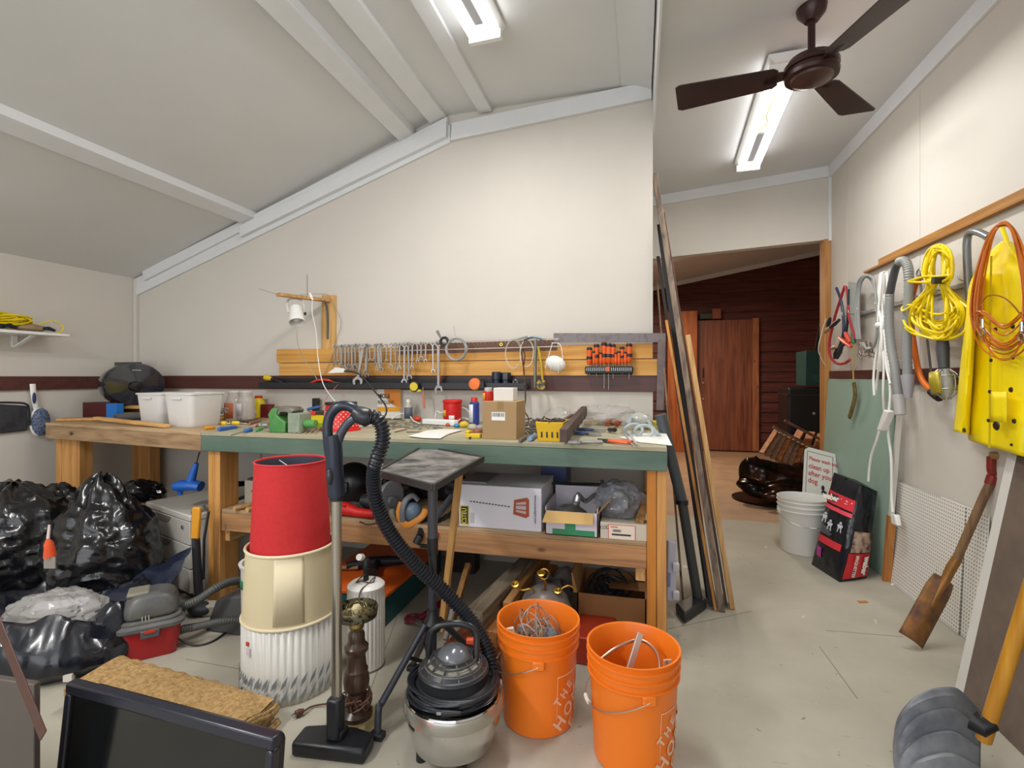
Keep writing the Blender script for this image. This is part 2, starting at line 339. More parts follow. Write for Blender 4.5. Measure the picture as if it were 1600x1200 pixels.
# ================================================================= CEILING FIXTURES AND FAN
M_tube=C('ffffff',.4,emit=7); M_white=C('e9e9e7',.4); M_steel=C('b9b9b6',.28,.9); M_blk=C('17181b',.45); M_rub=C('1c1d20',.7)
def fixture(p0,p1,w,label):
    p0=V(p0);p1=V(p1); r=thing('fluorescent_fixture',label,'ceiling light',(p0+p1)/2)
    ax=(p1-p0).normalized(); sd=ax.cross(UP).normalized(); up=sd.cross(ax)
    M=frame(p0,ax,sd); M=Matrix([[ax[i],sd[i],up[i],p0[i]] for i in range(3)]+[[0,0,0,1]]); L=(p1-p0).length
    mb=MB(M);
    prof=[(-w/2,.0),(-w/2,-.015),(-w/2+.03,-.05),(w/2-.03,-.05),(w/2,-.015),(w/2,0)]
    mb.add([(x,a,b) for x in(0,L) for a,b in prof],[tuple(range(5,-1,-1)),tuple(range(6,12))]+[(i,(i+1)%6,6+(i+1)%6,6+i) for i in range(6)])
    part(r,'housing',mb,M_white,bevel=.003)
    mb=MB(M); 
    for x in(.02,L-.05): mb=MB(M); mb.box((x,-w/2+.01,-.095),(x+.03,w/2-.01,-.045)); part(r,'end_plate',mb,M_white,bevel=.003)
    mb=MB(M); mb.box((L*.1,-.025,-.062),(L*.42,.025,-.05)); part(r,'ballast',mb,C('8b8b8b',.4,.3),bevel=.004)
    mb=MB(M); mb.tube(spline([(L*.42,0,-.056),(L*.5,.02,-.07),(L*.55,-.01,-.075),(L*.62,.012,-.07),(L*.75,0,-.06)]),.003,6); part(r,'wire',mb,C('9a9a40',.5))
    for s in(-1,1):
        mb=MB(M); mb.cyl((.045,s*w*.32,-.075),(L-.045,s*w*.32,-.075),.0155,n=16); part(r,'tube',mb,M_tube)
p0=onZ(1168,252,2.985); p1=onZ(1232,78,2.985)
p0.z=zhall(p0.x)-.018;p1.z=zhall(p1.x)-.018
fixture(p0,p1,.19,'bare two-tube fluorescent strip on hall ceiling above dark fan')
fixture((-.79,2.58,zright(-.79)-.004),(-.86,1.36,zright(-.96)-.004),.2,'white fluorescent strip on workshop ceiling at top edge of photo')
fixture((-2.2,.35,zleft(-2.2)-.04),(-2.2,-.87,zleft(-2.2)-.04),.2,'added unseen fluorescent strip for the fill light behind the camera')  # out-of-view fixture added as a body for the overhead fill
r=thing('fill_bulb','added unseen bulb for the fill light in the rear room','ceiling light',(.4,7.2,2.72))  # hidden bulb added as a body for the rear room fill
mb=MB(T(.4,7.2,2.72)); mb.cyl((0,0,.05),(0,0,2.935+.18*(-.22)-2.72),.02); part(r,'lamp_holder',mb,M_white)
mb=MB(T(.4,7.2,2.72)); mb.blob((0,0,0),(.05,.05,.06),20,12); part(r,'bulb',mb,C('ffe2c0',.4,emit=5))
# fan
hub=onZ(1268,112,2.70); r=thing('ceiling_fan','dark brown ceiling fan with three flat blades hanging in the hall','ceiling fan',hub)
M_fan=C('3a201d',.35,.2,var=.2,scale=9); M_bl=C('33191a',.5,hx2='241210',scale=4,bump=.05)
mb=MB(T(hub)); mb.lathe([(.0,-.055),(.05,-.052),(.085,-.04),(.095,-.02)],32); part(r,'cap',mb,C('4b332f',.3,.3))
mb=MB(T(hub)); mb.lathe([(.09,-.03),(.112,-.028),(.115,-.012),(.104,-.008),(.104,.008),(.115,.012),(.115,.03),(.104,.04),(.098,.055),(.06,.075),(.0,.08)],32); part(r,'motor',mb,M_fan)
mb=MB(T(hub)); mb.cyl((0,0,.07),(0,0,zhall(hub.x)-hub.z-.03),.016); part(r,'downrod',mb,M_fan)
mb=MB(T(hub)); zc=zhall(hub.x)-hub.z; mb.lathe([(.0,zc-.07),(.03,zc-.068),(.06,zc-.03),(.065,zc)],24); part(r,'canopy',mb,M_fan)
a0=math.atan2(.215,-.5)+YAW
for i in range(3):
    a=a0-i*2*PI/3+ (0.03 if i==1 else 0); M=T(hub)@RZ(a)@RX(math.radians(13))
    mb=MB(M); mb.prism([(.14,-.045),(.16,-.062),(.58,-.088),(.60,-.076),(.60,.076),(.58,.088),(.16,.062),(.14,.045)],.006); b=part(r,'blade',mb,M_bl,bevel=.001)
    mb=MB(M); mb.prism([(.09,-.02),(.15,-.03),(.2,-.03),(.2,.03),(.15,.03),(.09,.02)],.012); part(b,'blade_arm',mb,M_fan,bevel=.002)

# ================================================================= WORKBENCH
M_fir=wood('b98a5c','8e6340','X'); M_pz=wood('d29a58','b0783c','Z'); M_ply=wood('c4a684','a58661','X',1.0,.7)
M_green=C('63786a',.55,hx2='4a6155',scale=3,stretch=(.5,2,2),bump=.1); M_old=wood('a98a68','7c6046','X')
zf0=.858
r=thing('workbench','long green-fronted workbench with lower shelf along the back wall','workbench',(-1.15,2.8,0))
mb=MB(); mb.box((-2.41,YB,ZB-.02),(.116,YW-.003,ZB)); part(r,'top',mb,C('b8a98c',.7,hx2='8d8f78',scale=2.5,bump=.2,bscale=30,thr=(.3,.7),stretch=(.6,2,2)),bevel=.002)
mb=MB(); mb.box((-2.41,YB,zf0),(.118,YB+.038,ZB-.021)); part(r,'fascia',mb,M_green,bevel=.003)
mb=MB(); mb.box((.08,YB+.04,zf0),(.117,YW-.01,ZB-.021)); part(r,'end_rail',mb,M_green,bevel=.003)
for x0,x1,m in((.03,.072,wood('c8812f','a8641f','Z')),(.074,.116,M_pz)):
    mb=MB(); mb.box((x0,YB+.04,0),(x1,YB+.13,zf0-.001)); part(r,'leg',mb,m,bevel=.003)
for x0,y0 in((-2.40,YB+.04),):
    mb=MB(); mb.box((x0,y0,0),(x0+.04,y0+.14,zf0-.001)); part(r,'leg',mb,wood('d39a50','b0742e','Z'),bevel=.003)
    mb=MB(); mb.box((x0+.041,y0+.001,0),(x0+.08,y0+.14,zf0-.001)); part(r,'leg',mb,M_pz,bevel=.003)
for x0 in(-2.38,.03): mb=MB(); mb.box((x0,YW-.12,0),(x0+.085,YW-.03,zf0)); part(r,'leg',mb,M_pz,bevel=.003)
mb=MB(); mb.box((-2.31,YB+.045,ZS-.02),(.028,YW-.14,ZS)); part(r,'shelf_board',mb,wood('b79a78','8f7454','X'),bevel=.002)
mb=MB(); mb.box((-2.31,YB+.042,.402),(.029,YB+.08,ZS-.0205)); part(r,'shelf_rail',mb,M_fir,bevel=.003)
for x0 in(-2.335,-.02): mb=MB(); mb.box((x0,YB+.081,.33),(x0+.045,YW-.14,.40)); part(r,'cross_rail',mb,wood('d8ae74','b5864a','Y'),bevel=.003)
# older bench to the left, its front turned a few degrees
r=thing('workbench','unpainted left workbench with plywood top standing in the corner','workbench',(-3.2,2.9,0))
q=[(-3.93,2.545),(-2.413,YB),(-2.413,YW-.003),(-4.13,YW-.003),(-4.06,2.98)]
mb=MB(); mb.prism(q,.02,T(0,0,ZB-.02)); part(r,'top',mb,wood('bfa27c','9d7f5a','X'),bevel=.002)
A=V((-3.93,2.545,0));B=V((-2.413,YB+.001,0)); n=V((-(B-A).y,(B-A).x,0)).normalized()
mb=MB(); mb.hexa([A+V((0,0,zf0)),B+V((0,0,zf0)),B+n*.038+V((0,0,zf0)),A+n*.038+V((0,0,zf0)),A+V((0,0,ZB-.021)),B+V((0,0,ZB-.021)),B+n*.038+V((0,0,ZB-.021)),A+n*.038+V((0,0,ZB-.021))])
part(r,'fascia',mb,wood('ac8c68','856748','X'),bevel=.003)
for px0,px1,y0 in((87,95,2.60),(96,124,2.60),(206,234,YW-.18)):
    x0,x1=XY(px0,y0),XY(px1,y0); mb=MB(); mb.box((x0,y0,0),(x1,y0+.09,zf0)); part(r,'leg',mb,M_pz,bevel=.004)
# ================================================================= BACK WALL
M_pb=wood('d7a050','b87c30','X')
def wallbox(pts,off0,off1,mb=None):
    A=[Wl(px,py,off1) for px,py in pts]; B=[V((p.x,YW-off0,p.z)) for p in A]; mb=mb or MB(); mb.hexa([B[0],B[1],B[2],B[3],A[0],A[1],A[2],A[3]]); return mb
single('wall_board',wallbox([(432,567),(1020,560),(1020,537),(432,546)],.001,.04),M_pb,'upper golden pine board screwed to wall behind the hanging wrenches','board',bevel=.002)
single('wall_board',wallbox([(436,587),(1027,587),(1027,561),(436,568)],.001,.04),wood('dba65a','bd8436','X'),'lower golden pine board directly above the brown rail','board',bevel=.002)
# light bracket
r=thing('lamp_bracket','wooden wall bracket with blue-grey metal brace holding a white lamp','bracket',Wl(513,545))
part(r,'upright_board',wallbox([(502,545),(523,545),(523,461),(503,461)],.0,.025),wood('d9ad6b','ba8844','Z'),bevel=.002)
tip=Wl(434,460,.40); base=Wl(514,470,.02); mb=MB(); mb.beam(tip,base,.05,.022,(0,0,1)); part(r,'arm',mb,wood('cf9f60','a87638','X'),bevel=.002)
mb=MB(); mb.tube(spline([Wl(512,530,.03),Wl(512,500,.035),Wl(510,478,.05),Wl(506,470,.12)]),.011,8,flat=.5); part(r,'brace',mb,C('5c6d88',.35,.6),bevel=0)
lp=Wl(463,492,.30); r=thing('spot_lamp','white cylindrical spot lamp hanging from the wooden wall bracket','lamp',lp)
ax=(V((.10,-.10,-.26))).normalized(); M=frame(lp-ax*.065,ax.orthogonal(),z=ax); 
mb=MB(M); mb.lathe([(.0,-.012),(.025,-.01),(.036,.0),(.045,.045),(.054,.13),(.051,.13),(.042,.045),(.02,.02),(0,.02)],32); part(r,'shade',mb,C('e8e8e4',.35))
mb=MB(M); mb.blob((0,0,.085),(.034,.034,.036),20,12); part(r,'bulb',mb,C('dcdcd8',.15))
mb=MB(M); 
for s in(-1,): mb.tube(spline([(-.05,0,.05),(-.055,0,-.02),(-.045,0,-.06),(0,0,-.075),(.045,0,-.06),(.055,0,-.02),(.05,0,.05)]),.004,8,flat=2)
part(r,'yoke',mb,C('cfcfca',.4))
mb=MB(M); mb.lathe([(0,0),(.011,0),(.011,.014),(0,.014)],16,frame((-.052,0,.05),(0,1,0),z=(-1,0,0))); part(r,'knob',mb,M_blk)
M_wc=C('ecebe6',.4); M_gc=C('8f8d86',.5); M_dk=C('2a2a2c',.6)
def cord(name,pts,rad,mat,label,cat='cord',k=8,n=7,group=None):
    mb=MB(); mb.tube(spline(pts,k),rad,n); return single(name,mb,mat,label,cat,group=group)
cord('wire',[Wl(404,451,.4),Wl(420,456,.4),Wl(445,462,.38),Wl(480,460,.28),Wl(512,461,.05),Wl(523,480,.03),Wl(533,505,.02),Wl(524,535,.02),Wl(518,560,.05),Wl(505,587,.06)],.0018,M_gc,'thin grey wire looping from lamp bracket down to the wrench rack','wire')
cord('extension_cable',[Wl(464,515,.3),Wl(465,535,.25),Wl(474,560,.15),Wl(488,580,.09),Wl(497,596,.08)],.0022,C('b7b3aa',.5),'pale grey cord hanging straight below the white spot lamp')
r=thing('switch_cord','white cord with inline switch dropping from the bracket arm','cord',Wl(489,470,.3))
mb=MB(); mb.tube(spline([Wl(488,470,.30),Wl(488,490,.28),Wl(494,520,.24),Wl(497,560,.22),Wl(505,600,.25),Wl(524,628,.4)]),.0032,8); part(r,'cord',mb,M_wc)
mb=MB(); mb.tube([Wl(484,458,.31),Wl(486,463,.31),Wl(489,469,.30)],[.008,.012,.008],10,flat=.7); part(r,'switch',mb,M_wc)
cord('wire',[Wl(480,429,.33),Wl(480,445,.33),Wl(480,461,.33),Wl(478,466,.34)],.002,C('6b5f52',.6),'short stiff wire standing up from lamp bracket arm','wire')
# wire rack for the tools
r=thing('tool_rack','long white wire rack with two rails that the wrenches hang on','tool rack',Wl(700,540,.04))
x0,x1=XY(519,YW-.1),XY(873,YW-.1); za_=zat(V((XY(700,YW-.1),YW-.1,0)),536); zb_=zat(V((XY(700,YW-.1),YW-.1,0)),541)
slope=(zat(V((x1,YW-.1,0)),530)-zat(V((x0,YW-.1,0)),541))/(x1-x0); z00=zat(V((x0,YW-.1,0)),541)
for i,(yy,dz) in enumerate(((YW-.10,0),(YW-.062,-.045))):
    mb=MB(); mb.cyl((x0,yy,z00+dz),(x1,yy,z00+slope*(x1-x0)+dz*1.0),.0035,n=8); part(r,'rail',mb,C('cfc8c2',.4))
mb=MB(); n=60
for i in range(n):
    x=x0+(x1-x0)*i/(n-1); z=z00+slope*(x-x0); mb.tube([(x,YW-.045,z-.02),(x,YW-.10,z+.002),(x,YW-.125,z-.004),(x,YW-.13,z+.01)],.0016,5)
part(r,'prong',mb,C('cfc8c2',.4),kind='stuff')
mb=MB(); mb.add([(x0+.5,YW-.043,z00+slope*.5-.07),(x1-.02,YW-.043,z00+slope*(x1-x0)-.07),(x1-.02,YW-.043,z00+slope*(x1-x0)+.01),(x0+.5,YW-.043,z00+slope*.5+.01)],[(0,1,2,3)]); part(r,'backing_strip',mb,C('6b4a36',.6,var=.2))
# wrenches
def wrench_mb(L,wd,adj=False):
    mb=MB(); w=wd
    if not adj: 
        mb.lathe([(w*.55,-.004),(w*1.05,-.004),(w*1.05,.004),(w*.55,.004)],18,frame((0,0,0),(1,0,0),z=(0,-1,0)),closed=True)
    else:
        mb.lathe([(w*.3,-.004),(w*.7,-.004),(w*.7,.004),(w*.3,.004)],14,frame((0,0,0),(1,0,0),z=(0,-1,0)),closed=True)
    MF=frame((0,.0035,0),(1,0,0),z=(0,-1,0)); MF=Matrix(((1,0,0,0),(0,0,-1,.0035),(0,1,0,0),(0,0,0,1)))
    mb.prism([(-w*.42,-w*.8),(-w*.36,-L+w*1.6),(w*.36,-L+w*1.6),(w*.42,-w*.8)],.007,MF)
    MF2=MF@T(0,-L+w*.9,0)@RZ(.25); a=w*1.25 if not adj else w*1.5
    jaw=[(-w*.4,w*1.0),(-a,.2*w),(-a,-.8*w),(-a*.78,-1.25*w),(-a*.5,-1.15*w),(-a*.5,-.1*w),(0,.25*w),(a*.5,-.1*w),(a*.5,-1.15*w),(a*.78,-1.25*w),(a,-.8*w),(a,.2*w),(w*.4,1.0*w)]
    mb.prism(jaw,.008,MF2); return mb
M_chr=C('bdbdbe',.25,.85,var=.15,scale=30); M_chr2=C('a3a09c',.35,.8,var=.25,scale=30)
WR=sorted([(524,571,1),(531,571,.9),(539,578,1),(543,580,1),(549,580,1),(556,575,1.2),(570,583,1.1),(577,564,.8),(584,563,.8),(590,574,1),(596,579,1),(610,574,1),(618,581,1),(624,577,1),(631,599,1.35),(638,592,1.3),(644,576,.9),(658,562,1.1),(665,565,.8),(675,582,1),(685,612,1.7),(527,566,.8),(535,575,.9),(546,574,.85),(553,581,.9),(561,590,1.1),(574,588,1),(587,570,.8),(593,578,.9),(603,565,.75),(651,566,.75)])
ORD=['first','second','third','fourth','fifth','sixth','seventh','eighth','ninth','tenth','eleventh','twelfth','thirteenth','fourteenth','fifteenth','sixteenth','seventeenth','eighteenth','nineteenth','twentieth','twenty-first','twenty-second','twenty-third','twenty-fourth','twenty-fifth','twenty-sixth','twenty-seventh','twenty-eighth','twenty-ninth','thirtieth','thirty-first']
for i,(px,pb,wd) in enumerate(WR):
    x=XY(px,YW-.115); z=z00+slope*(x-x0)-.004; P=V((x,YW-.116+.007*(i%3),z)); L=z-zat(P,pb)
    size='large' if wd>1.25 else 'small' if wd<.86 else 'medium'
    lab={524:'small chrome wrench hanging at left end of wire rack',685:'largest chrome combination wrench hanging near the wire coil',631:'long chrome wrench hanging over the yellow tape measure, left one',638:'long chrome wrench hanging over the yellow tape measure, right one'}.get(px,size+' chrome combination wrench, '+ORD[i]+' from left end of the wire rack')
    mb=wrench_mb(L,.0135*wd); mb.v=[RY(random.uniform(-.05,.05) if 0 else .03*math.sin(i*2.3))@p for p in mb.v]; mb.v=[P+p for p in mb.v]
    single('wrench',mb,M_chr if i%3 else M_chr2,lab,'wrench',group='wrenches on the wire rack',bevel=.0008)
mb=wrench_mb(.27,.026,True); P=Wl(567,541,.125); mb.v=[P+RY(.17)@p for p in mb.v]; single('adjustable_wrench',mb,M_chr,'big adjustable chrome wrench hanging tilted among the smaller wrenches','wrench',bevel=.001)
# wire coil, cutter
c=Wl(713,546,.14); mb=MB(); rr=random.Random(5)
def coilpts(c,R,n,ux,uz,jit,k=26,squash=1):
    pts=[]
    for i in range(n*k+1):
        a=2*PI*i/k; rj=R*(1+jit*math.sin(a*.37+1.3)+jit*.5*math.sin(a*1.7)); pts.append(c+ux*math.cos(a)*rj+uz*math.sin(a)*rj*squash+ux.cross(uz)*jit*R*math.sin(a*.61)*.8)
    return pts
EX=V((1,0,0)); EY=V((0,1,0))
mb.tube(coilpts(c,.072,9,EX,UP,.07),.0028,6); mb.tube([c+V((0,0,.07)),c+V((-.02,0,.16))],.002,6); single('wire_coil',mb,C('9b9a98',.4,.5),'coil of grey galvanised wire hanging from the wire rack','wire coil')
r=thing('tubing_cutter','chrome and black clamp tool hooked over rack left of wire coil','tool',Wl(690,533,.13))
mb=MB(); mb.cyl(Wl(683,517,.13),Wl(690,530,.13),.010,.006,12); part(r,'handle',mb,C('7d7d7c',.3,.7))
mb=MB(); mb.tube(coilpts(Wl(694,534,.14),.026,3,EX,UP,.2),.005,6); part(r,'clamp',mb,M_dk)
# hacksaw-like bars above rack
r=thing('hammer','grey-headed hammer hanging by its head over the rack','hammer',Wl(838,530,.12))
mb=MB(); mb.tube(spline([Wl(818,532,.14),Wl(828,528,.14),Wl(838,527,.14),Wl(850,532,.14)]),[.004]+[.007]*8+[.011]*6+[.009]*3+[.004] if 0 else .007,8); part(r,'head',mb,C('596878',.35,.6))
mb=MB(); mb.tube([Wl(837,530,.135),Wl(836,560,.13),Wl(836,606,.12)],[.009,.008,.011],10); part(r,'handle',mb,C('8b8b86',.4,.3,hx2='5d6a42',scale=4))
r=thing('aviation_snips','grey and yellow metal snips hanging under the rack','snips',Wl(845,560,.12))
for i,(a,b,col) in enumerate(((Wl(841,543,.12),Wl(848,600,.12),'c8a92e'),(Wl(839,543,.115),Wl(838,603,.11),'70736c'))):
    mb=MB(); mb.tube(spline([a,a*.5+b*.5+V((.006*(1-2*i),0,0)),b]),.007,8); part(r,'handle',mb,C(col,.4))
single('tape_measure',MB().lathe([(0,0),(.03,0),(.034,.006),(.034,.03),(.03,.036),(0,.036)],24,frame(Wl(845,601,.16),(1,0,0),z=(0,1,0))),C('b99b2a',.5,hx2='303234',scale=40,thr=(.45,.55)),'small yellow and black tape measure hanging below the snips','tape measure')
cord('bar',[Wl(800,532,.12),Wl(824,526,.12)],.006,M_gc,'flat grey metal bar lying slanted on top of the rack','metal bar')
# clear safety goggles strap / plastic loops
mb=MB(); mb.tube(coilpts(Wl(802,553,.13),.055,2,EX,UP,.06,squash=1.7),.0016,6); single('plastic_tubing',mb,C('dcd8cc',.2,alpha=.75),'loop of clear thin plastic tubing hanging on the rack','tubing')
mb=MB(); mb.tube(coilpts(Wl(823,552,.13),.045,1,EX,UP,.03,squash=1.9),.0022,6); single('plastic_tubing',mb,C('e6e2d8',.2),'second loop of pale tubing hanging behind the cord','tubing')
M_braid=C('6f4a34',.8,hx2='2a2220',scale=90,thr=(.45,.55))
mb=MB(); mb.tube(spline([Wl(817,545,.14),Wl(815,550,.14),Wl(818,575,.14),Wl(820,600,.14),Wl(821,625,.14),Wl(819,640,.14),Wl(826,655,.15),Wl(822,668,.16)]),.0048,8); mb.tube(spline([Wl(817,545,.14),Wl(820,556,.14),Wl(818,573,.14)]),.0048,8); single('braided_rope',mb,M_braid,'brown and black braided cord hanging down past the cardboard box','rope')
# dust mask
r=thing('dust_mask','white moulded dust mask hanging upside down from the rack','dust mask',Wl(867,566,.13))
c=Wl(868,568,.12); Mm=frame(c,(1,0,-.35),z=(0.1,-1,.05))
mb=MB(Mm); mb.blob((0,0,0),(.068,.05,.045),24,14,fn=lambda d:1 if d.z>-.1 else .55); part(r,'cup',mb,C('e3e1dc',.8))
mb=MB(); mb.tube(spline([Wl(852,575,.15),Wl(862,540,.14),Wl(864,536,.13),Wl(876,540,.14),Wl(880,570,.15)]),.0022,6); part(r,'strap',mb,M_wc)
mb=MB(); mb.tube(spline([Wl(858,562,.175),Wl(861,570,.18),Wl(860,580,.165)]),.0018,6); mb.tube(spline([Wl(872,566,.175),Wl(873,575,.18),Wl(872,584,.165)]),.0018,6); part(r,'strap',mb,M_wc)
mb=MB(); mb.lathe([(.006,-.002),(.011,-.002),(.011,.002),(.006,.002)],16,frame(Wl(783,538,.13),(1,0,0),z=(0,-1,0)),closed=True); single('washer_ring',mb,C('d8b82c',.3,.5),'tiny yellow ring hanging alone on the wire rack','ring')
# framing square
r=thing('framing_square','large rusty steel framing square hanging at the wall corner','framing square',Wl(1033,530,.06))
A=[Wl(865,534,.06),Wl(1026,534,.06),Wl(1027,534,.06),Wl(1039,521,.06),Wl(865,521,.06)]
M_rust=C('5f4c44',.55,.4,hx2='7d7678',scale=28,thr=(.5,.8),bump=.1)
mb=MB(); f=[Wl(865,534.5,.06),Wl(1040,534.5,.06),Wl(1040,520.5,.06),Wl(865,520.5,.06)]; mb.add([*f,*[p+V((0,.006,0)) for p in f]],[(0,1,2,3),(7,6,5,4),(0,4,5,1),(1,5,6,2),(2,6,7,3),(3,7,4,0)]); part(r,'tongue',mb,M_rust)
mb=MB(); f=[Wl(1025.5,641,.0605),Wl(1037,641,.0605),Wl(1040,534.5,.0605),Wl(1028,534.5,.0605)]; mb.add([*f,*[p+V((0,.006,0)) for p in f]],[(0,1,2,3),(7,6,5,4),(0,4,5,1),(1,5,6,2),(2,6,7,3),(3,7,4,0)]); part(r,'blade',mb,C('83726a',.6,.2,hx2='6a6264',scale=14,thr=(.4,.7)))
# screwdriver rack
r=thing('screwdriver_rack','black plastic rack holding orange screwdrivers on the pine boards','tool rack',Wl(950,578,.05))
a,b=Wl(914,581,.10),Wl(989,572,.10); mb=MB(); mb.box((a.x,YW-.105,a.z-.012),(b.x,YW-.041,b.z)); part(r,'bracket',mb,M_blk,bevel=.006)
mb=MB(); a2,b2=Wl(918,586,.06),Wl(988,578,.06); mb.box((a2.x,YW-.058,a2.z),(b2.x,YW-.041,b2.z)); part(r,'back_plate',mb,M_blk,bevel=.002)
mb=MB()
for i in range(24):
    if 11<=i<=12: continue
    x=a.x+.012+i*(b.x-a.x-.024)/23; mb.cbox((x,YW-.107,(a.z+b.z)/2-.002),(.002,.003,.02))
part(r,'bit',mb,M_chr,kind='stuff')
pt=Wl(950,576,.108); mb=MB(); mb.cbox(pt+V((0,0,-.003)),(.02,.006,.03)); part(r,'badge',mb,C('e0622a',.5),bevel=.001)
M_or=C('e05a1c',.4); 
def sdriver(name,P,hl,hr,sl,sr,label,big=True,grp='orange screwdrivers on the wall rack'):
    hr*=1.3
    r=thing(name,label,'screwdriver',P,grp)
    mb=MB(T(P)); mb.lathe([(0,hl),(hr*.75,hl*.98),(hr*.95,hl*.88),(hr*.8,hl*.62),(hr,hl*.35),(hr*.85,hl*.08),(hr*.5,0),(0,0)],14); part(r,'handle',mb,M_or)
    mb=MB(T(P)); mb.lathe([(0,hl*1.005),(hr*.7,hl*.992),(hr*.98,hl*.9),(hr*.9,hl*.8),(0,hl*.8)],14); part(r,'grip',mb,M_blk)
    mb=MB(T(P)); 
    if big: mb.lathe([(0,hl*.5),(hr*.82,hl*.5),(hr*1.04,hl*.42),(hr*1.03,hl*.3),(0,hl*.3)],14); part(r,'collar',mb,M_blk)
    mb=MB(T(P)); mb.cyl((0,0,0.004),(0,0,-sl),sr,n=8); part(r,'shaft',mb,M_chr)
names=['at the left end of the rack','second large one from the left','tallest, in the middle','long one beside the tallest','short-handled one right of centre','at the right end of the rack']
for (px,top,bot,wd,tip,lab) in ((921,542,570,.0145,586,'orange screwdriver at the left end of wall rack'),(932,537,569,.0145,588,'orange screwdriver second large one from rack left end'),(944,534,569,.0145,607,'orange screwdriver left of the tallest middle one'),(951,536,568,.017,609,'tallest orange screwdriver above the middle badge'),(958,537,568,.013,591,'orange screwdriver directly right of the tallest one'),(972,541,568,.012,585,'shorter orange screwdriver second from rack right end'),(983,536,567,.015,592,'orange screwdriver at the right end of wall rack')):
    P=Wl(px,bot,.088); sdriver('screwdriver',P,zat(P,top)-P.z,wd,P.z-zat(P,tip),.0028,lab)
for (px,top) in ((928,556),(938.5,558),(962,558),(967,556),(977,557)):
    P=Wl(px,569,.098); sdriver('screwdriver',P,zat(P,top-8)-P.z,.0085,.03,.002,'small orange precision screwdriver in front row, %s from the left'%{928:'first',938.5:'second',962:'third',967:'fourth',977:'fifth'}[px],False)
# black shelf strip
r=thing('wall_shelf','long narrow black tray shelf fixed under the pine boards','shelf',Wl(610,600,.05))
a=Wl(404,607,.11);b=Wl(824,608,.11); ztop=zat(Wl(600,598,.11),598); zbt=zat(Wl(600,608,.11),607)
mb=MB(); mb.box((a.x,YW-.11,zbt),(b.x,YW-.023,zbt+.006)); part(r,'tray',mb,M_blk,bevel=.001)
mb=MB(); mb.box((a.x,YW-.114,zbt),(b.x,YW-.110,ztop)); part(r,'lip',mb,C('1f2024',.4),bevel=.001)
mb=MB(); mb.box((a.x,YW-.028,zbt+.006),(b.x,YW-.023,ztop+.03)); part(r,'back_lip',mb,M_blk,bevel=.001)
zs=zbt+.007
def onS(px,off=.07): return V((XY(px,YW-off),YW-off,zs))
def tape(P,R,th,label,col='d6c12a',face=(0,-1,0)):
    r=thing('tape_measure',label,'tape measure',P); M=frame(P,UP.cross(V(face)),z=face)
    mb=MB(M); mb.lathe([(0,-th/2),(R,-th/2),(R*1.04,-th*.3),(R*1.04,th*.3),(R,th/2),(0,th/2)],24); part(r,'case',mb,M_blk)
    mb=MB(M); mb.lathe([(0,th/2+.001),(R*.8,th/2+.001),(R*.8,th/2+.003),(0,th/2+.003)],24); part(r,'face_plate',mb,C(col,.4))
    mb=MB(M); mb.cbox((R*.2,-R*.75,0),(R*2.2,R*.4,th*.8)); part(r,'foot',mb,C(col,.4),bevel=.002)
tape(Wl(648,604,.135),.037,.03,'yellow and black tape measure hanging on black shelf edge below the wrenches')
# tools lying on the tray
r=thing('flashlight','yellow-headed black torch lying at left end of black shelf','torch',onS(425))
p=Wl(417,590,.08);q=Wl(442,598,.07); mb=MB(); mb.cyl(p+(q-p)*.25,q,.009,.012,14); part(r,'handle',mb,M_blk)
mb=MB(); mb.tube([p-(q-p)*.12,p,p+(q-p)*.28],[.020,.024,.014],16); part(r,'head',mb,C('d8b91e',.4))
r=thing('pliers','red-handled pliers lying on black shelf left of the white cord','pliers',onS(500))
for s in(-1,1):
    mb=MB(); p=[Wl(485,599,.08+.02*s),Wl(497,594,.08+.035*s),Wl(512,594,.08+.03*s),Wl(520,597,.08)]; mb.tube(spline(p),.008,8); part(r,'handle',mb,C('d43a22',.4))
mb=MB(); mb.tube([Wl(520,597,.08),Wl(533,598,.08)],[.009,.003],8,flat=.6); part(r,'jaw',mb,M_chr2)
for px0,px1,col,lab in ((452,480,'23262a','black handled file lying on shelf left of red pliers'),(578,612,'c04848','pink-red handled tool lying on shelf under short wrenches'),(612,632,'1f5a50','dark green handled tool lying right of pink-red tool'),(655,683,'b8385a','magenta handled screwdriver on shelf right of tape measure'),(704,722,'7d8276','grey drill bit set lying on shelf centre'),(722,741,'c93a63','pink handled screwdriver on shelf left of orange disc')):
    r=thing('hand_tool',lab,'tool',onS((px0+px1)/2)); p=onS(px0,.07)+V((0,0,.012)); q=onS(px1,.085)+V((0,0,.016))
    mb=MB(); mb.tube([p,p*.55+q*.45,q],[.008,.011,.009],10); part(r,'handle',mb,C(col,.4)); mb=MB(); mb.cyl(q,q+(q-p).normalized()*.05,.003,n=6); part(r,'shaft',mb,M_chr)
single('clothes_peg',MB().beam(Wl(685,600,.08),Wl(687,586,.08),.02,.012,(0,-1,0)),C('d6481f',.4),'small upright orange clip standing on black shelf','clip',bevel=.003)
r=thing('tape_measure','orange round tape measure overhanging shelf right of the red tub','tape measure',Wl(743,600,.14)); M=frame(Wl(742,600,.14),(1,0,.1),z=(.15,-1,0))
mb=MB(M); mb.lathe([(0,-.02),(.036,-.02),(.04,-.01),(.04,.01),(.036,.018),(0,.02)],28); part(r,'case',mb,C('e8752a',.4)); mb=MB(M); mb.cbox((.045,-.012,-.01),(.04,.05,.03)); part(r,'clip',mb,M_blk,bevel=.004)
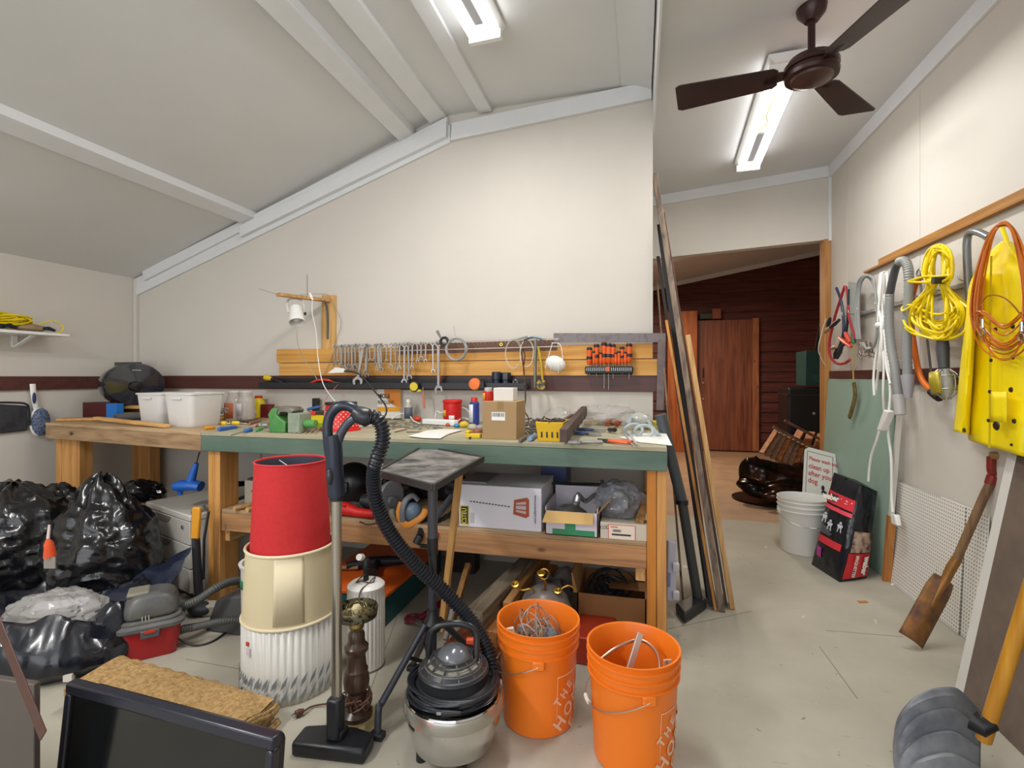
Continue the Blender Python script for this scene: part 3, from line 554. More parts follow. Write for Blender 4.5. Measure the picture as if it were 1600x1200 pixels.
for px,lab,hh in ((776,'black plastic socket case standing on right end of shelf',581),(791,'dark blue bit holder box beside the yellow padlock',582)):
    P=onS(px,.07); h=zat(P,hh)-P.z; mb=MB(T(P)); mb.lathe([(0,0),(.028,0),(.03,.01),(.03,h*.5),(.034,h*.52),(.034,h*.9),(.03,h),(0,h)],6 if px>780 else 20); single('tool_case',mb,C('1d2434',.35),lab,'case',bevel=.002)
P=onS(805,.09); r=thing('padlock','yellow padlock standing upright on right end of black shelf','padlock',P)
mb=MB(T(P)); mb.cbox((0,0,.016),(.05,.02,.03)); part(r,'body',mb,C('d8ba18',.35),bevel=.003); mb=MB(T(P)); mb.tube(spline([(-.012,0,.03),(-.012,0,.048),(0,0,.056),(.012,0,.048),(.012,0,.03)]),.003,8); part(r,'shackle',mb,M_chr)
r=thing('hacksaw','thin blade with orange grip hanging below the shelf','tool',Wl(662,610,.12)); mb=MB(); mb.cyl(Wl(661,605,.12),Wl(662,636,.12),.003,n=6); part(r,'shaft',mb,M_chr)
mb=MB(); mb.tube([Wl(661,613,.12),Wl(662,625,.12),Wl(663,638,.12)],[.006,.008,.007],10); part(r,'handle',mb,C('c9724e',.5))
cord('wire',[Wl(531,598,.11),Wl(515,615,.15),Wl(507,628,.4),Wl(507,640,.7)],.0022,C('d07a66',.5),'thin salmon-pink wire dropping from shelf to the bench','wire')
r=thing('coping_saw','black flexible wand with white blade-like tip hung above the shelf','tool',Wl(530,580,.15))
mb=MB(); mb.tube(spline([Wl(538,580,.2),Wl(560,584,.22),Wl(580,605,.25),Wl(600,630,.3),Wl(604,642,.35),Wl(600,652,.45),Wl(592,660,.6)]),.0055,8); part(r,'cable',mb,M_dk)
mb=MB(); a=[Wl(512,583,.2),Wl(538,582,.2),Wl(538,576,.2),Wl(524,574,.2)]; mb.add([*a,*[p+V((0,.012,0)) for p in a]],[(0,1,2,3),(7,6,5,4),(0,4,5,1),(1,5,6,2),(2,6,7,3),(3,7,4,0)]); part(r,'tip',mb,M_wc)
# mole repellent pack
P=Wl(606,650,.03); r=thing('repellent_bag','white and orange bag lettered MOLE REPELLENT pinned below black shelf','bag',V((P.x,P.y,ZB)))
part(r,'pouch',wallbox([(589,654),(626,654),(626,608),(589,608)],.002,.03),C('e4dfd6',.5),bevel=.004)
a=Wl(626,608,.032)
mb=MB(); q=[Wl(600,608,.0325)]+[Wl(626-26*math.cos(t),608+28*math.sin(t),.0325) for t in [i*PI/16 for i in range(1,8)]]+[Wl(626,636,.0325),Wl(626,608,.0325)]
mb.add([*q,*[p+V((0,.002,0)) for p in q]],[tuple(range(len(q))),tuple(range(2*len(q)-1,len(q)-1,-1))]); part(r,'orange_panel',mb,C('d9842c',.5))
part(r,'orange_band',wallbox([(589.5,643),(625.5,643),(625.5,636),(589.5,636)],.03,.0325),C('e0a030',.5))
text(r,'MOLE',Wl(600,619,.034),(1,0,0),(0,0,1),.045,M_blk,.8,bold=.001); text(r,'REPELLENT',Wl(603,629,.034),(1,0,0),(0,0,1),.036,M_blk,.75)

# ================================================================= BENCH TOP
def can(P,R,h,col,label,cat='can',name='can',capc=None,capR=None,caph=0,prof=None,group=None,label_c=None,rough=.35,lz=(.15,.75)):
    r=thing(name,label,cat,P,group)
    prof=prof or [(0,0),(R*.97,0),(R,R*.06),(R,h-R*.06),(R*.95,h),(0,h)]
    mb=MB(T(P)); mb.lathe(prof,28); part(r,'body',mb,C(col,rough))
    if capc: mb=MB(T(P)); mb.lathe([(0,h),(capR,h),(capR,h+caph*.9),(capR*.9,h+caph),(0,h+caph)],20); part(r,'cap',mb,C(capc,.35))
    if label_c: mb=MB(T(P)); mb.lathe([(R+.0008,h*lz[0]),(R+.0008,h*lz[1])],28); part(r,'wrap_label',mb,C(label_c,.5),solid=.0006)
    return r
def H_(P,py): return zat(P,py)-P.z
# jumbo paper dispenser
P=V((-3.78,3.0,ZB)); Rr=.205; c=V((XY(207,2.98),2.98,0)); c.z=ZB+.115+.10
c=onY(207,601,2.98); ax=V((1,-.30,.06)).normalized(); Md=frame(c,UP.cross(ax),z=ax)
sc_=dep(c)/F; Rr=41*sc_
r=thing('paper_dispenser','large round smoky black paper roll dispenser standing on left workbench','dispenser',V((c.x,c.y,ZB)))
Mx=Md@Matrix.Diagonal((1.0,.80,1,1))
mb=MB(Mx); mb.lathe([(0,.07),(Rr*.96,.06),(Rr,.045),(Rr,-.05),(Rr*.98,-.06),(0,-.06)],48); part(r,'drum',mb,C('22252e',.12,coat=.5))
mb=MB(Mx); mb.lathe([(Rr*1.005,.03),(Rr*1.02,.03),(Rr*1.02,.04),(Rr*1.005,.04)],48,closed=True); part(r,'seam_ring',mb,M_blk)
mb=MB(Mx); mb.lathe([(0,.085),(Rr*.2,.083),(Rr*.24,.068),(0,.06)],24,T(Rr*-.05,-Rr*.1,0)); part(r,'hub',mb,C('14161c',.2))
mb=MB(Mx); mb.cbox((0,Rr*.66,.071),(Rr*.3,Rr*.05,.002)); part(r,'badge',mb,C('9a9aa0',.4))
mb=MB(Mx)
for k in range(9): 
    a=-.9+k*.2; mb.cbox((0,0,0),(.004,.004,.004)) if 0 else mb.tube([V((math.cos(a)*Rr*.35,math.sin(a)*Rr*.35,.069)),V((math.cos(a)*Rr*.85,math.sin(a)*Rr*.85,.066))],.002,5)
part(r,'rib',mb,C('3a3f4c',.2),kind='stuff')
P=onY(197,572,3.2); mb=MB(); a=onY(178,590,3.2); mb.box((onY(178,571,3.2).x,3.18,a.z-.30),(onY(218,571,3.2).x,3.22,zat(P,566))); single('panel_offcut',mb,C('4d4f45',.7),'dark olive board standing upright behind the round dispenser','board',bevel=.002)
def bbox(px0,px1,pb,pt,dy,name,mat,label,cat,z=ZB,bevel=.002,group=None,rot=0,y=None):
    "box standing on plane z: front face from px0..px1 at base pixel pb"
    a=onZ(px0,pb,z); b=onZ(px1,pb,z); y0=(a.y+b.y)/2 if y is None else y
    x0,x1=XY(px0,y0),XY(px1,y0); h=H_(V(((x0+x1)/2,y0,z)),pt); mb=MB(T((x0+x1)/2,y0,z)@RZ(rot)); mb.box((-(x1-x0)/2,0,0),((x1-x0)/2,dy,h))
    return mb,(x0,x1,y0,h),lambda: single(name,mb,mat,label,cat,bevel=bevel,group=group)
# items at the left bench
P=Bn(150,655); r=thing('book_box','dark red box with blue painter tape lying on left workbench','box',P)
mb,(x0,x1,y0,h),_=bbox(129,166,651,629,.12,'','','','',y=2.78); part(r,'body',mb,C('4b1c1e',.35),bevel=.002)
mb=MB(); mb.box((XY(166.5,2.778),2.776,ZB+.012),(XY(182,2.778),2.83,ZB+h-.005)); part(r,'tape',mb,C('1b6fc0',.6),bevel=.001)
for i,(px0,px1,z0_,h_,y_,c1,lab) in enumerate(((157,212,.075,.022,2.92,'d7a868','pale board lying across the top of stacked trims behind red box'),(160,214,.045,.02,2.98,'7a4b38','brown trim board in middle of stack behind red box'),(170,216,.018,.028,2.9,'d8c27c','yellow boxed trim piece above grey foam pipe'))):
    mb=MB(); mb.box((XY(px0,y_),y_,ZB+z0_),(XY(px1,y_)+.05,y_+.09,ZB+z0_+h_)); single('trim_offcut',mb,wood(c1,c1,'X',knots=False),lab,'board',group='boards stacked on left bench',bevel=.002)
mb=MB(); mb.box((XY(165,3.0),2.95,ZB),(XY(205,3.0),3.06,ZB+.018)); single('trim_offcut',mb,wood('a07a54','80603e','X'),'lowest brown board under the stacked trims on left bench','board',group='boards stacked on left bench')
P=Bn(178,661); a=V((XY(180,2.74),2.74,ZB+.027)); b=V((XY(222,2.90),2.90,ZB+.027)); mb=MB(); M=frame(a,UP,z=(b-a)); L=(b-a).length; mb.M=M; mb.lathe([(.010,0),(.025,0),(.025,L),(.010,L)],24,closed=True); single('foam_pipe',mb,C('5a5b5e',.85),'grey foam pipe insulation lying in front of the stacked trims','pipe insulation')
def plank(a,b,w,h,mat,label,name='plank',cat='board',side=(0,0,1),bevel=.002,group=None):
    mb=MB(); mb.beam(a,b,w,h,side); return single(name,mb,mat,label,cat,bevel=bevel,group=group)
plank(V((XY(95,2.66),2.66,ZB+.012)),V((XY(168,2.74),2.80,ZB+.012)),.10,.018,wood('c99a5c','a87438','X'),'short tan board lying at left end of bench before red box')
plank(V((XY(150,2.63),2.63,ZB+.03)),V((XY(262,2.46),2.46,ZB+.012)),.035,.02,wood('dcae6e','b88646','X'),'long thin pine strip lying along front of left bench')
# translucent bins
M_pl=C('e6e4e2',.35,alpha=.86,var=.03)
for px0,px1,pb,pt,lab in ((209,250,662,614,'milky plastic bin on bench, left of the pair, partly hidden'),(252,299,664,614,'milky plastic bin on bench, right of the pair')):
    y0=2.62 if px0<220 else 2.50; x0,x1=XY(px0,y0),XY(px1,y0); z1=zat(V((x0,y0,0)),pt); d=.27; P=V(((x0+x1)/2,y0+d/2,ZB)); r=thing('plastic_bin',lab,'bin',P,'translucent bins on the left bench')
    def rr_(w,dd,z,rad=.03,k=4):
        out=[]
        for cx,cy,a in((w/2-rad,dd/2-rad,0),(-w/2+rad,dd/2-rad,PI/2),(-w/2+rad,-dd/2+rad,PI),(w/2-rad,-dd/2+rad,1.5*PI)):
            for i in range(k+1): t=a+PI/2*i/k; out.append(P+V((cx+rad*math.cos(t),cy+rad*math.sin(t),z)))
        return out
    w=x1-x0; hh=z1-ZB; lv=[rr_(w*.8,d*.8,.0),rr_(w*.84,d*.84,.01),rr_(w*.96,d*.96,hh-.012),rr_(w*1.02,d*1.02,hh-.01),rr_(w*1.02,d*1.02,hh),rr_(w*.94,d*.94,hh),rr_(w*.80,d*.80,.014)]
    n_=len(lv[0]); mb=MB(); mb.add([p for l in lv for p in l],[(i*n_+j,i*n_+(j+1)%n_,(i+1)*n_+(j+1)%n_,(i+1)*n_+j) for i in range(len(lv)-1) for j in range(n_)]+[tuple(range(n_)),tuple((len(lv)-1)*n_+j for j in range(n_))]); part(r,'tub',mb,M_pl)
    mb=MB(); mb.cbox(P+V((0,-d*.5,hh-.035)),(w*.3,.014,.014)); part(r,'handle',mb,M_pl,bevel=.004)
# dust mask dark, cords
r=thing('respirator','crumpled dark grey cloth respirator mask right of the plastic bins','mask',Bn(330,648)); P=Bn(330,647)
mb=MB(); mb.blob(P+V((0,0,.045)),(.06,.045,.048),26,16,fn=lambda d:1+.18*noise.noise(d*3)+.08*noise.noise(d*9)); part(r,'cup',mb,C('3a3a3e',.85,var=.4,scale=30))
mb=MB(); mb.tube(spline([P+V((-.05,0,.05)),P+V((-.11,.02,.06)),P+V((-.12,0,.02)),P+V((-.05,-.02,.02))]),.003,6,flat=2); part(r,'strap',mb,M_dk)
mb=MB()
for k in range(4): mb.tube(spline([Bn(318+k*3,650+k)+V((0,0,.005)),Bn(335,652-k)+V((0,0,.012+.004*k)),Bn(352,649-k)+V((0,0,.006))]),.004,6)
single('cable_bundle',mb,M_wc,'loose white cable lying on bench behind the screwdrivers','cable')
# clear jars with label, red boxes behind
for px,lab in ((367,'clear plastic jar with orange price label among bench bottles'),(384,'clear empty plastic jar between labelled jar and yellow bottle')):
    P=Bn(px,656); h=H_(P,613); r=thing('plastic_jar',lab,'jar',P,'clear jars on the bench')
    mb=MB(T(P)); R=.062; mb.lathe([(0,0),(R,0),(R,h*.66),(R*.85,h*.8),(R*.72,h*.84),(R*.72,h),(R*.68,h),(R*.68,h*.84),(R*.95,h*.64),(R*.95,.004),(0,.004)],24); part(r,'body',mb,C('d8d0c8',.1,alpha=.45))
    mb=MB(T(P)); mb.lathe([(0,h),(R*.76,h),(R*.76,h+.012),(0,h+.012)],24); part(r,'lid',mb,C('e0dcd6',.3,alpha=.7))
    if px==367:
        mb=MB(T(P)); mb.lathe([(R+.001,h*.08),(R+.001,h*.62)],16,a0=-2.6,a1=-1.0); part(r,'wrap_label',mb,C('c06a40',.5),solid=.001)
        mb=MB(T(P)); mb.lathe([(R+.002,h*.28),(R+.002,h*.45)],16,a0=-2.5,a1=-1.5); part(r,'price_sticker',mb,C('efe9e0',.5),solid=.001)
        text(r,'3.79',P+V((-.02,-R-.0045,h*.36)),(1,0,0),UP,.04,M_blk,.8)
    else:
        mb=MB(T(P)); mb.lathe([(R+.001,h*.2),(R+.001,h*.6)],12,a0=-2.2,a1=-1.3); part(r,'wrap_label',mb,C('ded9e2',.5),solid=.001)
for px0,px1,pt,yy,lab in ((354,362,621,3.26,'tall dark red box behind the clear jars, left side'),(350,357,630,3.22,'shorter dark red box left of the clear jars'),(407,417,632,3.24,'dark red box behind the yellow bottle')):
    mb=MB(); x0,x1=XY(px0,yy),XY(px1+3,yy); mb.box((x0,yy,ZB),(x1,yy+.06,zat(V((x0,yy,0)),pt))); single('cardboard_box',mb,C('6c1620',.5),lab,'box',bevel=.001)
P=Bn(404,652); h=H_(P,622); r=can(P,.046,h,'e8cf10','yellow plastic bottle with red cap beside the clear jars','bottle','squeeze_bottle','c22a20',.028,.018,prof=[(0,0),(.044,0),(.046,.006),(.046,h*.72),(.042,h*.85),(.028,h*.96),(.026,h),(0,h)])
mb=MB(T(P)); mb.lathe([(.0468,h*.15),(.0468,h*.4)],12,a0=-2.3,a1=-1.2); part(r,'wrap_label',mb,C('ded8d0',.5),solid=.001)
# loose screwdrivers and hand tools at the bench edge
def hand_sd(a,b,hc,label,r0=.012,hf=.45,sc2='bdbdbe',band=None,name='screwdriver',cat='screwdriver',group=None,lift=.012):
    a=V(a)+V((0,0,lift));b=V(b)+V((0,0,lift*.4)); r=thing(name,label,cat,(a+b)/2,group); m=a+(b-a)*hf
    mb=MB(); mb.tube([a,a+(m-a)*.12,a+(m-a)*.5,a+(m-a)*.8,m],[r0*.7,r0,r0*.85,r0,r0*.6],12); part(r,'handle',mb,C(hc,.35))
    if band: mb=MB(); mb.tube([a+(m-a)*.0,a+(m-a)*.3],[r0*.9,r0*1.05],12); part(r,'band',mb,C(band,.4))
    mb=MB(); mb.tube([m,b-(b-m)*.1,b],[.003,.003,.002],8); part(r,'shaft',mb,C(sc2,.3,.8)); return r
hand_sd(Bn(320,672),Bn(362,668),'c78a1a','amber-handled screwdriver at left end of loose tools',.013,.35)
hand_sd(Bn(342,674),Bn(376,668),'1c5fb0','blue-handled screwdriver lying at green bench edge',.014,.8)
hand_sd(Bn(342,664),Bn(366,663),'e2c81a','yellow and black screwdriver in second row of loose tools',.014,.5,band='2b2b2b')
hand_sd(Bn(358,663),Bn(386,663),'e2c81a','yellow-tipped black screwdriver beside the vise handle tools',.013,.6,band='2b2b2b')
hand_sd(Bn(376,663),Bn(402,655),'2b2b2e','black-handled screwdriver pointing back toward yellow bottle',.012,.5)
hand_sd(Bn(393,674),Bn(360,682),'3b6fb4','short blue-handled chisel hanging over green bench edge',.014,.35,sc2='a39a86')
hand_sd(Bn(410,671),Bn(398,676),'3f9a52','green-handled tool lying left of the vise',.012,.8)
hand_sd(Bn(341,657),Bn(380,652),'d3aa60','wooden-handled file lying behind the loose screwdrivers',.014,.7)
for k,(a,b,c1) in enumerate((((382,662),(417,648),'6a4a3a'),((390,664),(418,655),'8a6a50'),((398,668),(420,662),'b07a6a'),((372,658),(400,648),'7d7d80'),((405,666),(418,660),'8aa04a'))):
    hand_sd(Bn(*a),Bn(*b),c1,['rusty brown','scuffed tan','pinkish','grey steel','olive green'][k]+' handled hand tool in pile behind loose screwdrivers',.010,.6)
# bench vise
P=Bn(440,676); r=thing('bench_vise','green cast bench vise clamped at the front edge of workbench','vise',P)
M_vg=C('57964f',.45,hx2='3c7a3c',scale=12); M_vs=C('8d8f88',.45,.5,hx2='6b5a4a',scale=20)
mb=MB(T(P)); sl=dep(P)/F
mb.prism([(-.075,0),(-.075,.07),(-.085,.10),(-.06,.135),(-.02,.135),(-.03,.10),(.0,.075),(.03,.06),(.03,0)],.11,T(0,.10,0)@RX(PI/2)); part(r,'body',mb,M_vg,bevel=.006)
mb=MB(T(P)); mb.prism([(-.02,.095),(-.06,.136),(-.05,.145),(.05,.142),(.075,.125),(.05,.09),(.035,.115),(-.01,.115)],.10,T(0,.10,0)@RX(PI/2)); part(r,'jaw',mb,M_vs,bevel=.003)
mb=MB(T(P)); mb.box((.045,-.01,.0),(.12,.10,.11)); part(r,'front_jaw',mb,C('93a08c',.5,hx2='7d8a78',scale=14),bevel=.006)
mb=MB(T(P)); mb.cyl((.0,.04,.05),(.19,.04,.05),.022); part(r,'screw',mb,M_vg)
mb=MB(T(P)); mb.box((-.06,.0,-.004),(.09,.11,.012)); part(r,'base_plate',mb,M_blk,bevel=.002)
p=Bn(420,668)+V((0,-.05,.02)); mb=MB(); mb.cyl(p+V((-.02,0,0)),p+V((.03,.01,0)),.016); part(r,'screw_head',mb,M_chr)
mb=MB(); mb.cyl(p+V((0,-.01,.01)),onD(407,724,dep(p)),.0055,n=10); part(r,'tommy_bar',mb,C('a08c70',.4,.6))
# yellow box, green tape, black holder
P=Bn(500,664); mb=MB(); mb.box((P.x-.09,P.y,ZB),(P.x+.08,P.y+.14,ZB+.065)); r=thing('tool_box','yellow plastic organiser box with black lid right of vise','box',P); part(r,'body',mb,C('e6cf12',.4),bevel=.004)
mb=MB(); mb.box((P.x-.095,P.y-.004,ZB+.065),(P.x+.085,P.y+.144,ZB+.085)); part(r,'lid',mb,C('3a2a28',.5),bevel=.004)
mb=MB(); mb.box((P.x-.085,P.y-.006,ZB+.062),(P.x-.03,P.y,ZB+.09)); part(r,'latch',mb,C('d4302a',.4),bevel=.002)
P=Bn(497,668); mb=MB(T(P)); mb.lathe([(.02,0),(.035,0),(.035,.026),(.02,.026)],24,closed=True); single('tape_roll',mb,C('a6c81a',.5),'lime green tape roll lying in front of yellow organiser','tape roll')
P=Bn(491,652); mb=MB(T(P)); mb.box((-.02,0,0),(.02,.04,.15)); single('tool_holder',mb,M_blk,'upright black box standing behind the yellow organiser','case',bevel=.003)
hand_sd(onD(480,640,dep(P)-.02),onD(512,632,dep(P)-.04),'3a6ab0','blue-handled pliers resting across black box behind organiser',.012,.6,name='pliers',cat='pliers',lift=0)
mb=MB(); 
for k in range(5): mb.tube([Bn(460+k*8,678)+V((0,0,.004)),Bn(480+k*7,668-k)+V((0,0,.006))],.004,6)
single('metal_rods',mb,C('a08a70',.5),'short tan sticks scattered on bench right of the vise','sticks',kind='stuff')
# red perforated bucket
P=Bn(533,672); R=.105; h=H_(P,632); r=thing('red_basket','bright red perforated basket standing behind vacuum handle','basket',P)
M_red=C('d4201c',.4)
mb=MB(T(P)); mb.lathe([(0,0),(R*1.06,0),(R*1.06,.012),(R*.96,.015),(R*.8,h),(R*.76,h),(R*.92,.018),(0,.018)],32); part(r,'body',mb,M_red)
mb=MB(T(P)); mb.lathe([(0,h),(R*.86,h),(R*.86,h+.014),(0,h+.014)],32); part(r,'lid',mb,M_blk)
mb=MB(T(P))
for i in range(7):
    for j in range(22):
        a=2*PI*(j+.5*(i%2))/22; z=h*(.2+.09*i); rad=R*.96+(R*.8-R*.96)*(z/h)+.001; mb.cbox((math.cos(a)*rad,math.sin(a)*rad,z),(.008,.008,.008),RZ(a).to_3x3().to_4x4())
part(r,'perforation',mb,C('e8a898',.6),kind='stuff')
# papers, cords, strip, small parts
def sheet(pts,label,mat,z=.003,name='paper_sheet',cat='paper'):
    q=[Bn(*p)+V((0,0,z)) for p in pts]; c=sum(q,V())/len(q)+V((0,0,.006)); mb=MB(); n_=len(q); mb.add(q+[c],[(i,(i+1)%n_,n_) for i in range(n_)]); return single(name,mb,mat,label,cat,solid=.001,smooth=False)
sheet([(638,683),(668,674),(690,672),(724,673),(700,680),(688,687),(660,686)],'crumpled white paper lying near green bench edge left of cardboard box',M_wc,.006)
sheet([(966,684),(1010,677),(1040,676),(1050,697),(1000,692)],'white paper sheet overhanging the right front corner of bench',M_wc,.003)
sheet([(590,655),(604,652),(600,664),(560,668),(566,660)],'white paper behind the vacuum hose on bench',M_wc,.003)
P=Bn(686,664); r=thing('power_strip','white power strip with cord lying in front of red tub','power strip',P)
a=Bn(663,663)+V((0,0,.02));b=Bn(713,666)+V((0,0,.02)); mb=MB(); mb.beam(a,b,.05,.035); part(r,'housing',mb,M_white,bevel=.006)
mb=MB(); mb.tube(spline([b,Bn(722,660)+V((0,0,.03)),Bn(735,657)+V((0,0,.02)),Bn(728,654)+V((0,0,.09)),Bn(705,652)+V((0,0,.10)),Bn(690,652)+V((0,0,.06)),Bn(682,655)+V((0,0,.07)),Bn(680,660)+V((0,0,.03))]),.005,8); part(r,'cord',mb,M_wc)
cord('extension_cable',[Bn(612,657)+V((0,0,.01)),Bn(622,652)+V((0,0,.04)),Bn(637,652)+V((0,0,.05)),Bn(645,660)+V((0,0,.015)),Bn(655,664)+V((0,0,.01))],.005,M_wc,'white cord arching from vacuum hose toward the power strip')
r=thing('plug_adapter','small red plug adapter lying left of the white power strip','plug',Bn(652,660)); mb=MB(); mb.blob(Bn(652,659)+V((0,0,.02)),(.03,.025,.02),16,10); part(r,'body',mb,C('cf3a22',.4))
P=Bn(638,658); h=H_(P,629); can(P,.028,h,'b8b2a0','small clear bottle with white cap in front of repellent bag','bottle','small_bottle','e8e6e0',.014,.022,prof=[(0,0),(.028,0),(.029,h*.8),(.015,h*.97),(.014,h),(0,h)],label_c='596070')
P=Bn(707,661); h=H_(P,629); r=can(P,.062,h,'c81c1c','red plastic tub with lid behind the white power strip','tub','red_tub'); 
mb=MB(T(P)); mb.lathe([(0,h),(.066,h),(.068,h+.012),(.06,h+.02),(0,h+.02)],28); part(r,'lid',mb,C('d0201e',.35))
mb=MB(T(P)); mb.lathe([(.0625,h*.35),(.0625,h*.65)],10,a0=-2.6,a1=-2.0); part(r,'yellow_sticker',mb,C('e0b020',.5),solid=.001)
mb=MB(T(P)); mb.lathe([(.0625,h*.12),(.0625,h*.4)],10,a0=-1.6,a1=-1.0); part(r,'bar_sticker',mb,C('ddd6d0',.5),solid=.001)
P=Bn(741,664); h=H_(P,628); r=can(P,.033,h,'2a3a86','blue and white aerosol can with red cap left of cardboard box','spray can','aerosol_can','c8281e',.021,.03,prof=[(0,0),(.033,0),(.033,h*.94),(.024,h),(0,h)])
mb=MB(T(P)); mb.lathe([(.0336,h*.12),(.0336,h*.9)],14,a0=-2.9,a1=-1.5); part(r,'wrap_label',mb,C('d8dce4',.4),solid=.001)
for i,(px,py,c1,s) in enumerate(((714,668,'3a86b8',.02),(725,668,'d8b83a',.03),(738,672,'b0a894',.028),(750,674,'8d8a80',.03),(746,680,'8c5040',.028),(700,666,'c05040',.016))):
    P=Bn(px,py); mb=MB(T(P)); mb.blob((0,0,s*.6),(s,s,s*.7),14,9,fn=lambda d:1+.2*noise.noise(d*2+V((i,0,0)))); single('small_part',mb,C(c1,.5),['small blue plug','crumpled yellow wrapper','cream round knob','grey brass fitting','brown walnut-sized knob','tiny red cap'][i]+' lying among clutter left of cardboard box','hardware')
P=Bn(745,685); r=thing('tape_dispenser','yellow clamp lying at bench edge beside cardboard box','clamp',P); mb=MB(T(P)); mb.box((-.06,-.01,.0),(.02,.03,.025)); mb.box((-.06,-.01,.025),(-.035,.03,.04)); part(r,'body',mb,C('e0bc18',.4),bevel=.005)
mb=MB(T(P)); mb.box((-.025,-.05,-.03),(-.018,-.035,.012)); part(r,'screw',mb,M_blk)
rr=random.Random(9); mb=MB()
for i in range(90):
    p=Bn(rr.uniform(598,690),rr.uniform(660,672))+V((0,0,.004)); a=rr.uniform(0,PI); d=V((math.cos(a),math.sin(a),.1))*rr.uniform(.006,.018); mb.tube([p-d,p+d],rr.uniform(.002,.004),5)
single('loose_screws',mb,M_chr2,'scattered screws and small hardware on the bench top','screws',kind='stuff')
mb=MB()
for a,b in (((617,676),(635,672)),((635,676),(660,676)),((600,668),(640,668))): mb.tube([Bn(*a)+V((0,0,.004)),Bn(*b)+V((0,0,.004))],.003,6)
single('thin_rods',mb,C('6d6658',.6),'thin dark nails and rods on bench before the paper','rods',kind='stuff')
# cardboard box with a white box and can on top
P=Bn(787,687); r=thing('cardboard_box','brown cardboard box with barcode label standing on bench','box',P); y0=P.y
x0,x1=XY(754,y0),XY(807,y0); h=H_(V((x0,y0,ZB)),627); dpt=.20; M_cb=C('a98a60',.7,var=.08,scale=3)
mb=MB(); mb.box((x0,y0,ZB),(x1,y0+dpt,ZB+h)); part(r,'carton',mb,M_cb,bevel=.002)
mb=MB(); mb.box(((x0+x1)/2-.012,y0-.001,ZB+h-.04),((x0+x1)/2+.02,y0,ZB+h)); part(r,'flap_tab',mb,C('96784f',.7))
mb=MB(); lx=x0+(x1-x0)*.47; mb.box((lx-.035,y0-.0015,ZB+h*.50),(lx+.035,y0,ZB+h*.72)); lb=part(r,'barcode_label',mb,M_wc)
mb=MB(); xx=lx-.03
while xx<lx+.03: wv=rr.uniform(.0012,.004); mb.box((xx,y0-.002,ZB+h*.6),(xx+wv,y0-.0014,ZB+h*.70)); xx+=wv+rr.uniform(.0015,.003)
part(r,'barcode',mb,M_blk,kind='stuff')
zt=ZB+h; y1=y0+.05; mb=MB(); x0b,x1b=XY(771,y1),XY(802,y1); mb.box((x0b,y1,zt),(x1b,y1+.09,zat(V((x0b,y1,0)),606))); single('white_carton',mb,C('ddd8cf',.6),'small white carton standing on top of the cardboard box','box',bevel=.002)
P=V((XY(763,y1+.03),y1+.03,zt)); h2=H_(P,611); r=can(P,.029,h2,'c8281a','short red and yellow aerosol can on top of cardboard box','spray can','aerosol_can','b8b8b4',.02,.018); mb=MB(T(P)); mb.lathe([(.0295,h2*.1),(.0295,h2*.8)],10,a0=-2.6,a1=-1.9); part(r,'wrap_label',mb,C('e0a020',.4),solid=.001)
# yellow basket with bits
P=Bn(856,690); w_=.10; r=thing('parts_basket','small yellow plastic basket full of metal bits on bench','basket',P); y0=P.y; x0,x1=XY(841,y0),XY(877,y0)
M_yb=C('e2b412',.4); hh=.095
def shell(x0,x1,y0,y1,h,ex,th,name,mat,r):
    mb=MB(); 
    b=[(x0,y0),(x1,y0),(x1,y1),(x0,y1)]; t=[(x0-ex,y0-ex),(x1+ex,y0-ex),(x1+ex,y1+ex),(x0-ex,y1+ex)]; ti=[(x0-ex+th,y0-ex+th),(x1+ex-th,y0-ex+th),(x1+ex-th,y1+ex-th),(x0-ex+th,y1+ex-th)]; bi=[(x0+th,y0+th),(x1-th,y0+th),(x1-th,y1-th),(x0+th,y1-th)]
    vs=[(x,y,ZB) for x,y in b]+[(x,y,ZB+h) for x,y in t]+[(x,y,ZB+h) for x,y in ti]+[(x,y,ZB+.01) for x,y in bi]
    fs=[(0,3,2,1),(12,13,14,15)]+[(k*4+i,k*4+(i+1)%4,k*4+4+(i+1)%4,k*4+4+i) for k in range(3) for i in range(4)]
    mb.add(vs,fs); return part(r,name,mb,mat,bevel=.003)
shell(x0,x1,y0,y0+.16,hh,.012,.005,'body',M_yb,r)
mb=MB()
for i in range(4):
    x=x0+.018+i*(x1-x0-.036)/3; mb.cbox((x,y0-.004,ZB+.035),(.008,.004,.03))
part(r,'slot',mb,M_blk)
mb=MB(); mb.box((x0-.006,y0-.006,ZB+.01),(x1+.006,y0+.166,ZB+hh*.8))
mb=MB()
for i in range(60):
    p=V((rr.uniform(x0,x1),rr.uniform(y0,y0+.15),ZB+rr.uniform(.07,.105))); a=rr.uniform(0,PI); d=V((math.cos(a),math.sin(a),rr.uniform(-.3,.3)))*rr.uniform(.012,.03); mb.tube([p-d,p+d],rr.uniform(.003,.006),6)
single('metal_bits',mb,C('5a5148',.5,.5),'jumble of dark metal bits filling the yellow basket','hardware',kind='stuff')
hand_sd(Bn(838,672),Bn(818,684),'4a4a4c','black-handled tool lying right of cardboard box',.012,.5); hand_sd(Bn(828,690),Bn(845,676),'7a9ac0','pale blue handled tool lying before yellow basket',.014,.5); hand_sd(Bn(812,692),Bn(830,680),'6a625a','grey worn handled tool against cardboard box corner',.01,.5)
mb=MB()
for i in range(30):
    p=Bn(rr.uniform(818,842),rr.uniform(660,684))+V((0,0,rr.uniform(.004,.03))); a=rr.uniform(0,PI); d=V((math.cos(a),math.sin(a),rr.uniform(-.3,.3)))*rr.uniform(.012,.035); mb.tube([p-d,p+d],rr.uniform(.004,.008),6)
